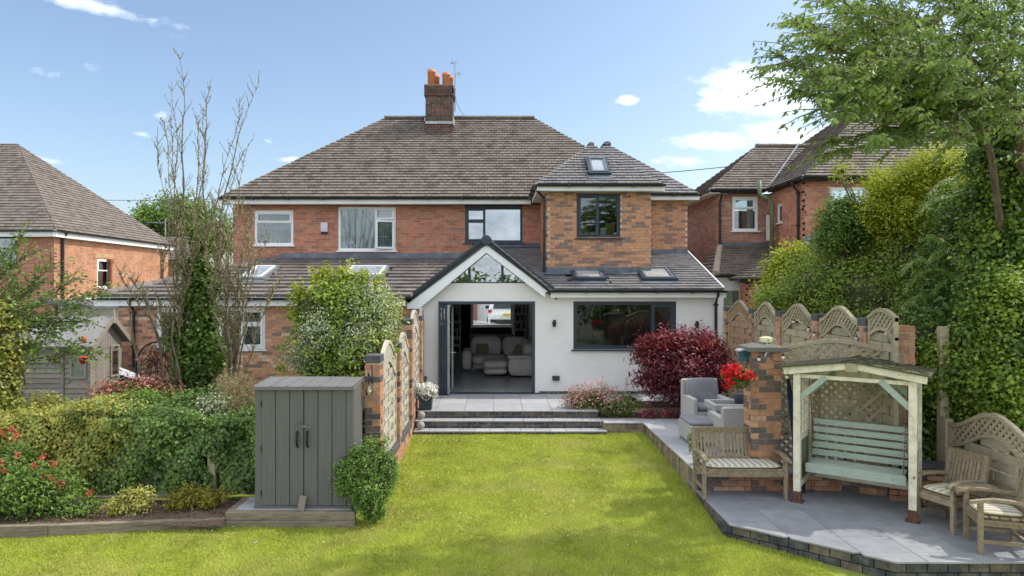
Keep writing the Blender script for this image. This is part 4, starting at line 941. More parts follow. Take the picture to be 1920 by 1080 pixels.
# cars on the drive beyond the far window
def make_car(lbl):
    t = thing('parked_car', lbl, 'car', (0,0,0), 0, 'white cars on the drive beyond the house')
    prof = [(0,.35),(.02,.75),(.12,.98),(.35,1.5),(.6,1.56),(2.0,1.56),(2.8,1.0),(3.9,.88),(4.15,.6),(4.15,.3),(.1,.28)]
    vs = []; fs = []; k = len(prof)
    for (sx, ins) in ((-1,1),(1,1)):
        for (y, z) in prof: vs.append((sx*(.9-.22*max(0,(z-.95)/.6)), y, z))
    # add inner bevel rows
    fs = [tuple(range(k-1, -1, -1)), tuple(range(k, 2*k))]+[(i, (i+1) % k, (i+1) % k+k, i+k) for i in range(k)]
    MB().add(vs, fs).build('body', M_car, t)
    MB().prism([(-.68,.13,1.02),(.68,.13,1.02),(.58,.325,1.44),(-.58,.325,1.44)], (0,-.9,.35), .02).build('rear_window', mat('dark_car_glass', [(.02,.025,.03)], rough=.05) if 'dark_car_glass' not in MATS else MATS['dark_car_glass'], t).location = (0,-.012,.006)
    for s in (-1, 1):
        MB().box(*sorted((s*.74, s*.895)), -.012, .2, .86, .98).build('tail_light', M_redp, t)
        MB().box(*sorted((s*.88, s*1.05)), 2.3, 2.42, .95, 1.1).build('wing_mirror', M_black, t)
        for y in (.75, 3.4): 
            wv = MB(Matrix.Translation((s*.86, y, .31)) @ Matrix.Rotation(PI/2, 4, 'Z')); wv.lathe([(.2,-.1),(.31,-.09),(.31,.09),(.2,.1)], (0,0,0), 18, ax='y'); wv.build('wheel', M_black, t, smooth=False)
    MB().box(-.26, .26, -.03, -.005, .70, .81).build('number_plate', mat('yellow_plate', [(.75,.55,.03)]) if 'yellow_plate' not in MATS else MATS['yellow_plate'], t)
    MB().box(-.8, .8, -.05, .1, .35, .55).build('bumper', M_black, t)
    return t
c1 = make_car('white hatchback with yellow rear plate parked beyond the far window'); c1.location = (.55, 30.0, .55)
c2 = copy_tree(c1); c2['label'] = 'white car nose low behind the sideboard, nearest the far window'; c2.location = (-3.9, 28.6, .1); c2.rotation_euler = (0,0,R(-82))
t = thing('garage', 'brick pillar and white garage door beyond the white car', 'garage', (-1, 36, 0))
MB().box(-3, -.98, 35.5, 36, -.1, 3).build('wall', M_dullred, t, True); MB().box(-.98, 3, 35.8, 36, -.1, 3).build('garage_door', M_upvc, t, True)

# television aerial on the stack, with its lead
t = thing('tv_aerial', 'thin metal aerial mast beside the chimney stack', 'aerial', (-1.34, 22.4, 8.3))
MB().tube([(0,0,0),(0,0,1.62)], .02, 8).build('mast', M_galv, t)
MB().bar((-.15,0,1.58),(.06,0,1.58),.02).bar((-.03,0,1.35),(-.09,0,1.75),.01).bar((-.12,-.03,1.58),(-.12,.03,1.58),.05).build('antenna', M_galv, t)
mb = MB(); mb.tube([(.17*math.cos(a/16*2*PI)*1.2, .2*math.sin(a/16*2*PI), 1.19+.04*math.cos(a/16*2*PI)) for a in range(17)], .005, 4, cap=False); mb.bar((0,0,1.2),(.15,0,1.24),.02).bar((.11,0,1.2),(.15,0,1.27),.05); mb.build('loop_antenna', M_galv, t)
MB().bar((-.08,0,.7),(.02,0,.7),.04).bar((-.08,0,.6),(.02,0,.6),.04).build('bracket', M_galv, t)
MB().tube([(.0,0,.55),(.05,-.05,.25),(.2,-.1,-.05),(.3,-.1,-.15)], .006, 5).build('cable', M_black, t)
def wire(a, b, sag, lbl):
    pts = [Vector(a).lerp(Vector(b), i/14)-Vector((0,0,sag*4*(i/14)*(1-i/14))) for i in range(15)]
    tag(MB().tube(pts, .018, 5).build('overhead_wire', M_black), lbl, 'wire')
wire(P(1180,328,33), P(1420,306,30), .05, 'thin overhead wire crossing the sky right of the house'); wire(P(120,374,50), P(440,372,50), .1, 'thin overhead wire above the round tree on the left')

# ================================================================== RIGHT NEIGHBOUR
rh = thing('neighbour_house', 'red brick house on the right with hipped brown roof, half hidden by shrubs', 'house', (8, 20, 0))
B1 = Pieces(rh, 'brick', M_red); B2 = Pieces(rh, 'weathered_brick', M_dullred, 'weathered_brickwork'); T1 = Pieces(rh, 'roof_tile', M_tile)
EH = 5.40; KH = .77; TB = 5.3
wr = (PX(1556,17.9), PX(1628,17.9), PZ(440,17.9), PZ(349,17.9))
Wf = wallM((0, 17.9), 0)
bricks(B1, Wf, 8.1, 15, 2.2, TB, [wr]); backing(rh, 'front_wall', Wf, 8.1, 15, -.1, TB, [wr], M_mort)
window(rh, Wf, *wr, [(0,1,0,.66,0),(0,1,.66,1,1)], M_upvc)
wsd = (20.3-19.45, 20.3-19.15, 4.0, 4.75)      # small window in the side wall (local x runs from the back)
Wl = wallM((8.1, 20.3), -PI/2)
wsx = (PZ(0,1), 0)
def sidey(px, X): return X*FPX/(px-CX)
ya, yb = sidey(1466, 8.1), sidey(1457, 8.1); wsd = (20.3-yb, 20.3-ya, PZ(418,(ya+yb)/2), PZ(383,(ya+yb)/2))
bricks(B1, Wl, 0, 2.4, 2.2, TB, [wsd]); backing(rh, 'side_wall', Wl, 0, 2.19, 2.2, TB, [wsd], M_mort); window(rh, Wl, *wsd, [(0,1,0,1,0)], M_upvc, fr=.04)
wb = (PX(1373,20.3), PX(1421,20.3), PZ(433,20.3), PZ(369,20.3)); Wb = wallM((0, 20.3), 0)
bricks(B2, Wb, 6.6, 8.1, 2.8, TB, [wb]); backing(rh, 'rear_wall', Wb, 6.6, 8.1, -.1, TB, [wb], M_mort)
window(rh, Wb, *wb, [(0,1,0,.68,0),(0,1,.68,1,1)], M_upvc); curtain(rh, Wb, wb[1]-.25, wb[1]-.07, wb[2], wb[3], .2, folds=4)
Wc = wallM((6.6, 28), -PI/2); bricks(B2, Wc, 0, 7.7, 2.6, TB, []); backing(rh, 'flank_wall', Wc, 0, 7.49, -.1, TB, [], M_mort)
MB().box(6.9, 15, 24, 24.1, 0, 5.2).build('back_wall', M_intd, rh, True)
roof(rh, T1, [(7.96,17.66,EH),(17,17.66,EH),(12.46,22.16,EH+KH*4.5)]); roof(rh, T1, [(7.96,26.66,EH),(7.96,17.66,EH),(12.46,22.16,EH+KH*4.5)], (0,-1,0))
zr = EH+KH*2.24
roof(rh, T1, [(6.3,20.07,EH),(9.6,20.07,EH),(11.4,22.31,zr),(8.54,22.31,zr)], gauge=.15); roof(rh, T1, [(6.3,24.55,EH),(6.3,20.07,EH),(8.54,22.31,zr)], (0,-1,0))
ridge(rh, (8.5,22.31,zr+.03), (11.4,22.31,zr+.03), .12, .4)
MB().tube([(8.0,20.1,EH+.05),(9.75,22.0,zr+.02)], .03, 6).build('valley_lead', M_lead, rh, True)
gutter(rh, (7.9,17.6,EH-.02), (15,17.6,EH-.02), (0,-1,0), r=.06, fmat=M_black, fh=.1); gutter(rh, (7.9,20.0,EH-.03), (7.9,17.6,EH-.03), (-1,0,0), r=.06, fmat=M_black, fh=.1)
gutter(rh, (6.25,20.0,EH-.02), (7.9,20.0,EH-.02), (0,-1,0), r=.06, fmat=M_black, fh=.1); gutter(rh, (6.22,26,EH-.03), (6.22,20,EH-.03), (-1,0,0), r=.05, fmat=M_soffit, fh=.12)
downpipe(rh, PX(1350,20.2), 20.2, 3.6, EH-.05, None, 20.0); downpipe(rh, 8.05, 18.2, 3.0, EH-.05, 7.9, 18.2)
p = [P(1424,338,19.6), P(1424,361,19.6), P(1428,367,19.6), P(1442,372,19.6), P(1448,382,19.6), P(1448,476,19.6)]
MB().tube(p, .055, 10).build('soil_pipe', M_greenp, rh, True, True)
MB().box(PX(1438,20.2), PX(1443,20.2), 20.2, 20.26, 3.9, PZ(403,20.2)).build('door_frame', M_upvc, rh, True)
# chimney of the same house
cx = PX(1750,23.5); ch = MB().box(cx-.45, cx+.45, 23, 24, 7.5, PZ(172,23.5)).build('chimney', M_mort, rh, True)
CB = Pieces(ch, 'brick', M_dullred); bricks(CB, wallM((cx-.46, 22.99), 0), 0, .92, 8.0, PZ(170,23.5), (), .085); CB.flush()
for dx in (-.2, .2): MB().lathe([(.13,0),(.12,.3),(.14,.32),(.13,.4)], (cx+dx, 23.5, PZ(172,23.5)), 14).build('chimney_pot', M_terra, ch, True)
# lean-to between the houses, and the lower extension in front
T2 = Pieces(rh, 'lean_to_tile', M_tile, 'lean_to_tiles')
za = 3.72; ze = PZ(515, 18.3)
kf = (za-ze)/2.0
roof(rh, T2, [(5.9,18.3,ze),(8.1,18.3,ze),(8.1,20.3,za),(6.65,20.3,za)], gauge=.14, width=.18); roof(rh, T2, [(5.9,20.3,ze),(5.9,18.3,ze),(6.65,20.3,za)], (0,-1,0), gauge=.14, width=.18)
MB().tube([(5.88,18.28,ze+.03),(6.65,20.28,za+.03)], .09, 8).build('mortar_hip', mat('buff_mortar', [(.33,.27,.2)], nscale=8), rh, True)
MB().box(6.6, 8.1, 20.27, 20.295, za-.02, za+.13).build('flashing', M_lead, rh, True)
gutter(rh, (5.85,18.25,ze-.02), (8.1,18.25,ze-.02), (0,-1,0), r=.06, fmat=M_black, fh=.08)
MB().box(6.0, 7.4, 18.5, 18.6, -.1, ze-.06).build('white_wall', M_upvc, rh, True)
MB().box(PX(1355,18.49), PX(1394,18.49), 18.45, 18.495, 0, PZ(538,18.49)).build('side_door', M_soffit, rh, True); MB().box(PX(1357,18.45), PX(1384,18.45), 18.42, 18.448, .9, PZ(545,18.45)).build('door_pane', M_glass, rh, True)
MB().box(6.6, 7.8, 19.5, 19.6, 0, 2.6).build('lobby_wall', M_intd, rh, True)
z0, ye = PZ(522, 17.6), 17.6
KB = .5
xl = PX(1388, ye)
roof(rh, T2, [(xl, 20.2, z0),(xl, ye, z0),(xl+2, ye+2, z0+KB*2),(xl+2, 20.2, z0+KB*2)], (0,-1,0), gauge=.15, width=.2); roof(rh, T2, [(xl, ye, z0),(14, ye, z0),(12, ye+2, z0+KB*2),(xl+2, ye+2, z0+KB*2)], (1,0,0), gauge=.15, width=.2)
for i in range(6): MB().box(8.06+i*.22, 8.06+i*.22+.26, 17.86, 17.893, 3.55+i*.12, 3.85+i*.12).build('stepped_flashing', M_lead, rh, True)
gutter(rh, (xl-.05, ye-.06, z0-.03), (13, ye-.06, z0-.03), (0,-1,0), r=.06, fmat=M_black, fh=.1)
bx0 = PX(1404, ye+.2); Wd = wallM((0, ye+.2), 0); hq = (PX(1417,ye+.2), PX(1500,ye+.2), PZ(640,ye+.2), PZ(535,ye+.2))
bricks(B1, Wd, bx0, 13, .4, z0-.08, [hq]); backing(rh, 'extension_wall', Wd, bx0, 13, -.1, z0-.08, [hq], M_mort)
window(rh, Wd, *hq, [(0,.33,0,.7,1),(0,.33,.7,1,1),(.33,1,0,1,0)], M_upvc)
Wd2 = wallM((bx0, 18.42), -PI/2); bricks(B1, Wd2, 0, .62, .4, z0-.08, []); backing(rh, 'extension_side', Wd2, 0, .41, -.1, z0-.08, [], M_mort)
B1.flush(); B2.flush(); T1.flush(); T2.flush()

# ================================================================== LEFT NEIGHBOUR
lh = thing('neighbour_house', 'orange brick house at the left edge with sunlit side wall and big tiled hip roof', 'house', (-21, 34, 0))
B3 = Pieces(lh, 'brick', M_orange); T3 = Pieces(lh, 'roof_tile', M_tile)
EL = 5.0
Wq = wallM((0, 29.8), 0); wq = (-22.6, -20.9, 3.4, 4.75)
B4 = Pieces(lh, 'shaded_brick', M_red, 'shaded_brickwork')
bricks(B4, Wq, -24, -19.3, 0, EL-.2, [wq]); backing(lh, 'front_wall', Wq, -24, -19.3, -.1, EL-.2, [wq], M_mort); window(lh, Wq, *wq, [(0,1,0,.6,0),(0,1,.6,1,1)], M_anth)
Wz = wallM((-19.3, 29.8), PI/2)
ya, yb = sidey(182, -19.3), sidey(208, -19.3); w1 = (ya-29.8, yb-29.8, PZ(541,(ya+yb)/2), PZ(485,(ya+yb)/2))
bricks(B3, Wz, 0, 10.4, 0, EL-.2, [w1]); backing(lh, 'side_wall', Wz, .21, 10.4, -.1, EL-.2, [w1], M_mort); window(lh, Wz, *w1, [(0,1,0,.6,0),(0,1,.6,1,1)], M_upvc, fr=.09)
SB = Pieces(lh, 'lintel_brick', mat('buff_soldier', [(.50,.31,.17)])); bricks(SB, wallM((-19.28, 29.8), PI/2), w1[0]-.2, w1[1]+.2, w1[3]+.02, w1[3]+.27, (), .3, .09); SB.flush()
MB().box(-23, -22.9, 30.1, 39, 0, 5).box(-22.8, -20, 34, 34.1, 0, 5).build('inner_wall', M_intd, lh, True)
ZAP = 9.85
roof(lh, T3, [(-30,29.5,EL),(-19.05,29.5,EL),(-24.55,35,ZAP),(-30,35,ZAP)], gauge=.22, width=.25); roof(lh, T3, [(-19.05,29.5,EL),(-19.05,40.5,EL),(-24.55,35,ZAP)], (0,1,0), gauge=.22, width=.25)
gutter(lh, (-30,29.4,EL-.02), (-19,29.4,EL-.02), (0,-1,0), r=.07, fmat=M_soffit, fh=.3); gutter(lh, (-18.98,29.4,EL-.02), (-18.98,40.5,EL-.02), (1,0,0), r=.07, fmat=M_soffit, fh=.3)
downpipe(lh, -19.22, 30.3, 0, EL-.05, -19.0, 30.2, r=.06); MB().tube([(-19.2, 34.0, 0), (-19.2, 34.0, 3.7)], .09, 8).box(-19.3, -19.1, 33.85, 34.15, 3.7, 3.9).build('soil_pipe', mat('terracotta_pipe', [(.25,.09,.05)]), lh, True)
downpipe(lh, -19.2, 39.3, 0, EL-.1, -19.0, 39.3, mat=M_rust, r=.06)
B3.flush(); B4.flush(); T3.flush()
MB().box(-19.25, -19.05, 30.0, 39.5, -.1, 2.0).build('white_lower_wall', M_soffit, lh, True)
MB().prism([(-19.25,28.9,2.0),(-17.2,28.9,1.75),(-17.2,40,1.75),(-19.25,40,2.0)][::1], (.1,0,1), .15).build('porch_roof', M_lead, lh, True)
# small chimneys showing over the far hip
t = thing('distant_chimney', 'small terracotta chimney pots showing over the left house roof', 'chimney', (-27, 45, 8))
q = P(154,372,45); MB().box(q.x-.5, q.x+.5, 44.6, 45.4, q.z-3.5, q.z-.15).build('stack', M_dullred, t, True)
for dx, h in ((-.25,.45),(.0,.5),(.3,.25),(.5,.2)): MB().lathe([(.11,0),(.1,h)], (q.x+dx, 45, q.z-.2), 8).build('chimney_pot', M_terra, t, True)
# farther house between
fh = thing('distant_house', 'low roofed brick house glimpsed between the left house and the bare tree', 'house', (-20, 46, 0))
T4 = Pieces(fh, 'roof_tile', M_tile, limit=150); a = P(300,487,44); b = P(352,493,44)
roof(fh, T4, [(a.x-1, 44, a.z),(b.x+.3, 44, a.z),(b.x-1.0, 46, a.z+1.6),(a.x-1, 46, a.z+1.6)], gauge=.24, width=.3)
B5 = Pieces(fh, 'brick', M_orange, limit=100); bricks(B5, wallM((0,44.3),0), a.x-1, b.x, 0, a.z-.2, []); B5.flush(); T4.flush(); MB().box(a.x-1, b.x, 44.31, 46, 0, a.z-.1).build('wall', M_mort, fh, True)
gutter(fh, (a.x-1,43.9,a.z), (b.x+.3,43.9,a.z), (0,-1,0), r=.06)
t = thing('tv_aerial', 'small aerial on a thin pole above the left house, in front of the round tree', 'aerial', tuple(P(310,456,42)))
MB().tube([(0,0,-.3),(0,0,1.5)], .03, 6).build('mast', M_galv, t); mb = MB(); mb.bar((-1.1,0,1.25),(.1,0,1.3),.03)
for i in range(7): mb.bar((-1.0+.15*i,-.18,1.26),(-1.0+.15*i,.18,1.26),.015)
mb.build('antenna', M_galv, t)
# ================================================================== BOUNDARY WALLS AND FENCES
def pier(root, pc, x0, x1, y0, y1, z0, z1, course=.078, cap=.085, capm=None, capover=.0, coremat=None, front=2):
    core = MB().box(x0+.007, x1-.007, y0+.007, y1-.007, z0, z1-cap).build('pier', coremat or M_mort, root, True)
    zt = z1-cap-.008
    bl = (x1-x0)/2 if (x1-x0) > .3 else .225
    bricks(pc, wallM((x0, y0), 0), 0, x1-x0, z0, zt, (), course, bl if (x1-x0) > .3 else .225, T=.05, boost=3)
    bricks(pc, wallM((x1, y0+.05), PI/2), 0, y1-y0-.1, z0, zt, (), course, .225, T=.05); bricks(pc, wallM((x0, y1-.05), -PI/2), 0, y1-y0-.1, z0, zt, (), course, .225, T=.05)
    bricks(pc, wallM((x1, y1), PI), 0, x1-x0, z0, zt, (), course, .225, T=.05, boost=.1)
    mb = MB(); n = 2 if cap < .1 else 1
    mb.bbox(x0-capover, x1+capover, y0-capover, y1+capover, z1-cap, z1, .006); mb.build('pier_cap', capm or M_bluecap, root, True)
def panel(name, M, w, zb, zs, rise, inner=.30, slat=.105, m=None, lbl='', grp=None, lattice=True, shape='bell', lift=0, railw=.055, lap=.035, loc=None, railm=None, cat='fence panel', full=False):
    m = m or M_fence; railm = railm or m
    t = thing(name, lbl, cat, tuple(loc or M @ Vector((w/2, 0, zb))), 0, grp)
    def top(x):
        s = x/w
        return zs+rise*(math.sin(PI*s)**2 if shape == 'bell' else math.sin(PI*s))
    def inn(x):
        s = x/w; return zs-inner+rise*1.0*(math.sin(PI*s)**2 if shape == 'bell' else math.sin(PI*s))
    for x in (0, w-.045): MB(M).box(x, x+.045, -.025, .025, zb, top(x)+.0).build('stile', railm, t, True)
    n = 22
    def rail(f, nm, hh, yy):
        vs = []; fs = []
        for i in range(n+1):
            x = w*i/n; z = f(x)
            vs += [(x, -yy, z-hh), (x, yy, z-hh), (x, yy, z), (x, -yy, z)]
        for i in range(n):
            a = 4*i
            for k in range(4): fs.append((a+k, a+(k+1) % 4, a+4+(k+1) % 4, a+4+k))
        fs += [(0,3,2,1), (4*n, 4*n+1, 4*n+2, 4*n+3)]
        MB(M).add(vs, fs, random.random()).build(nm, railm, t, True)
    rail(top, 'curved_rail', railw, .032)
    if lattice and not full: rail(inn, 'inner_rail', railw*.8, .028)
    if not full:
        z = zb+.02; i = 0
        lim = inn if lattice else (lambda x: top(x)-railw)
        while z < zs+rise:
            # part of the width that is under the inner curve at this height
            xs = [w*k/60 for k in range(61) if lim(w*k/60)-railw*.8 > z+slat*.5]
            if not xs: break
            x0, x1 = max(xs[0], .045), min(xs[-1], w-.045)
            if x1-x0 > .1:
                zz1 = min(z+slat, lim((x0+x1)/2)-.01)
                MB(M).box(x0, x1, -.016+.016*(i % 2), -.006+.016*(i % 2), z+random.uniform(0,.003), zz1-.011, random.random()).build('slat', m, t, True)
            z += slat-.004; i += 1
        for k in range(1, 4):
            x = w*k/4-.02
            for j in range(0, i, 2):
                zz = zb+.02+(j+(k % 2))*(slat-.004)
                if zz+slat < lim(x)-.05: MB(M).box(x, x+.04, -.032, -.017, zz-.004, zz+slat-.004, random.random()).build('batten', m, t, True)
    if lattice:
        lo = (lambda x: zb+.04) if full else inn
        sp = .105 if full else .09
        for sgn, yo in ((1, -.012), (-1, .0)):
            c = -4.0
            while c < w+4:
                run = []
                best = []
                for k in range(0, 161):
                    x = w*k/160; z = zb+(x-c)*sgn if sgn > 0 else zb+(c-x)
                    if .03 < x < w-.03 and lo(x)-.01 < z < top(x)-railw*.6: run.append((x, z))
                    else:
                        if len(run) > len(best): best = run
                        run = []
                if len(run) > len(best): best = run
                if len(best) > 3:
                    (xa, za), (xb, zb_) = best[0], best[-1]
                    MB(M).bar((xa, yo, za), (xb, yo, zb_), lap if False else .010, lap, random.random(), up=(0,-sgn*0+0,1)).build('lath', m, t, True)
                c += sp*1.15
    return t
# left boundary wall
lw = thing('garden_wall', 'low brick wall with tall capped piers along the left side of the lawn', 'wall', (-1.75, 12, -.4))
WP = Pieces(lw, 'brick', M_mix)
ZP = ((9.67, 9.97, 1.56), (11.66, 11.9, 1.56), (13.33, 13.6, 1.9), (15.1, 15.35, 1.89))
for (a, b, z) in ZP: pier(lw, WP, -1.855, -1.64, a, b, -.75, z, capover=.004, cap=.11, course=.088)
WPd = Pieces(lw, 'brick', M_mix, 'wall_brickwork')
for (a, b) in ((9.97, 11.66), (11.9, 13.33)):
    bricks(WP, wallM((-1.64, a), PI/2), 0, b-a, -.75, -.19, (), .078); MB().box(-1.85, -1.65, a, b, -.8, -.19).build('wall_core', M_mort, lw, True)
    n = 8
    for i in range(n): MB().bbox(-1.86, -1.63, a+(b-a)*i/n+.004, a+(b-a)*(i+1)/n-.004, -.188, -.112, .006).build('coping', M_bluecap, lw, True)
for (a, b) in ((13.6, 15.1), (15.35, YW)):
    bricks(WP, wallM((-1.64, a), PI/2), 0, b-a, -.5, .35, (), .078); MB().box(-1.85, -1.65, a, b, -.8, .35).build('wall_core', M_mort, lw, True)
    MB().bbox(-1.86, -1.63, a, b, .352, .42, .006).build('coping', M_bluecap, lw, True)
WP.flush()
for y in (11.66, 13.33, 15.1): 
    MB().box(-1.76, -1.735, y-.012, y-.002, -.1, 1.2).build('steel_channel', M_galv, lw, True)
labs = ['pale woven fence panel with a double wavy top just behind the nearest left pier', 'pale woven fence panel between the second and third left piers', 'tall pale woven fence panel between the third and fourth left piers', 'pale woven fence panel between the last left pier and the white wall']
for i, (a, b, zb, zs) in enumerate(((9.98, 11.65, -.11, 1.40), (11.91, 13.32, -.11, 1.40), (13.61, 15.09, .42, 1.76), (15.36, 16.1, .42, 1.76))):
    panel('fence_panel', wallM((-1.72, a), PI/2), b-a, zb, zs, .29, inner=.30, m=M_fencel, lbl=labs[i], grp='fence panels on the left boundary', lattice=False if 0 else True)
# right boundary: piers and arched panels
rw = thing('garden_wall', 'row of capped brick piers with arched fence panels along the right boundary', 'wall', (5.5, 13, -.1))
RP = Pieces(rw, 'brick', M_mix)
XR = 5.4
ys = [16.2, 14.6, 13.2, 11.7, 10.2]
for y in ys: pier(rw, RP, XR, XR+.225, y-.22, y+.0, -.2, 2.07, cap=.115, course=.078, capover=.004)
pier(rw, RP, 5.55, 5.9, 9.6, 9.9, -.45, 1.98, cap=.09, capm=M_mix, course=.088, capover=0)
RP.flush()
labs = ['golden arched fence panel farthest back, next to the white house wall', 'golden woven fence panel with lattice arch, second from the house', 'arched lattice-topped panel behind the string lights, third from the house', 'arched lattice-topped panel with two bulbs on its inner curve', 'widest arched lattice panel just left of the last capped pier', 'narrow round-arched lattice panel beside the short orange brick pillar']
spans = [(16.15, 14.62), (14.38, 13.22), (12.98, 11.72), (11.48, 10.22), (9.98, 9.28)]
spans = [(16.75, 16.22), (15.98, 14.62), (14.38, 13.22), (12.98, 11.72), (11.48, 10.22), (9.98, 9.3)]
for i, (a, b) in enumerate(spans):
    zs = 2.0 if i < 5 else 2.11
    if i == 0: a, b = 16.14, 16.0; continue
    panel('fence_panel', wallM((XR+.06, a), -PI/2), a-b, -.15, zs, .23 if i < 5 else .12, inner=.27, slat=.13, m=M_fenceo if i == 1 else M_fence, railm=M_fence, lbl=labs[i], grp='arched fence panels on the right boundary', shape='bell' if i < 5 else 'arch')
# big pier with stone cap at the corner of the two patios
bp = thing('brick_pillar', 'large brick pillar with a weathered stone cap at the corner of the raised patio', 'pillar', (3.9, 10, ZL))
BPc = Pieces(bp, 'brick', M_mix)
x0, x1 = PX(1410, 9.85), PX(1465, 9.85)
MB().box(x0+.008, x1-.008, 9.862, 10.17, ZL-.02, 1.60).build('core', mat('buff_mortar2', [(.36,.28,.2)], nscale=20), bp, True)
def pk(r, x, l):
    q = int(round(x/(x1-x0)*4)); return ((2.5 if (r*3+q) % 7 in (0, 3) else 5.5 if (r+q) % 5 == 0 else random.choice((.5,1.5,3.5,4.5,7.5)))/8)
bricks(BPc, wallM((x0, 9.855), 0), 0, x1-x0, ZL, 1.6, (), .085, .215, T=.05, joint=.012, pick=pk, boost=3)
bricks(BPc, wallM((x0, 10.18), -PI/2), 0, .275, ZL, 1.6, (), .085, .215, T=.05, pick=pk); bricks(BPc, wallM((x1, 9.905), PI/2), 0, .275, ZL, 1.6, (), .085, .215, T=.05, pick=pk); BPc.flush()
mb = MB(); a, b, c, d = x0-.07, x1+.06, 9.79, 10.24
mb.add([(a,c,1.60),(b,c,1.60),(b,d,1.60),(a,d,1.60),(a,c,1.66),(b,c,1.66),(b,d,1.66),(a,d,1.66),((a+b)/2,(c+d)/2,1.735)], [(0,1,5,4),(1,2,6,5),(2,3,7,6),(3,0,4,7),(4,5,8),(5,6,8),(6,7,8),(7,4,8),(3,2,1,0)])
mb.build('pillar_cap', M_ptop, bp, True)
# tall lattice screen behind the swing seat
pA, pB = Vector((4.2, 10.3, 0)), Vector((5.68, 9.55, 0))
ang = math.atan2(pB.y-pA.y, pB.x-pA.x)
panel('lattice_screen', wallM((pA.x, pA.y), ang), (pB-pA).length, ZL+.15, 1.58, .19, m=M_fence, lbl='tall arched trellis screen behind the green swing seat', full=True, shape='arch', lap=.044, cat='trellis')
# low brick wall behind the swing
bw = thing('low_wall', 'low brick wall under the trellis screen behind the swing seat', 'wall', tuple(pA+Vector((.5,-.2,ZL))))
LB = Pieces(bw, 'brick', M_mix); bricks(LB, wallM((pA.x-.0, pA.y-.03), ang), 0, 1.6, ZL, ZL+.28, (), .09); LB.flush()
MB(wallM((pA.x, pA.y), ang)).box(0, 1.6, 0, .15, ZL, ZL+.28).build('core', M_mort, bw, True)
# tall timber post and the lattice-topped panel at the right edge
xp, yp = 6.17, 9.45
t = thing('timber_post', 'tall square timber post standing alone before the ivy, right of the swing', 'post', (xp, yp, ZL))
MB().bbox(xp-.01, xp+.11, yp, yp+.1, ZL, 1.98, .008).build('post', M_fenceg, t, True); MB().bbox(xp-.012, xp+.1, yp-.1, yp-.002, ZL, .72, .008).build('short_post', M_fenceg, t, True)
panel('fence_panel', wallM((6.22, 9.33), -PI/2), 1.62, ZL+.02, .68, .27, inner=.27, slat=.13, m=M_fenceg, lbl='lattice-topped arched fence panel behind the two wooden armchairs', grp=None)
bq = thing('low_wall', 'dark low brick wall end beside the tall timber post', 'wall', (5.9, 9.6, ZL))
LB = Pieces(bq, 'brick', M_mix); bricks(LB, wallM((5.45, 9.45), R(-20)), 0, .75, ZL, .05, (), .08); LB.flush()
MB(wallM((5.45, 9.45), R(-20))).box(0, .75, .03, .2, ZL, .05).box(-.02,.77,-.02,.22,.052,.12).build('core', M_bluecap, bq, True)

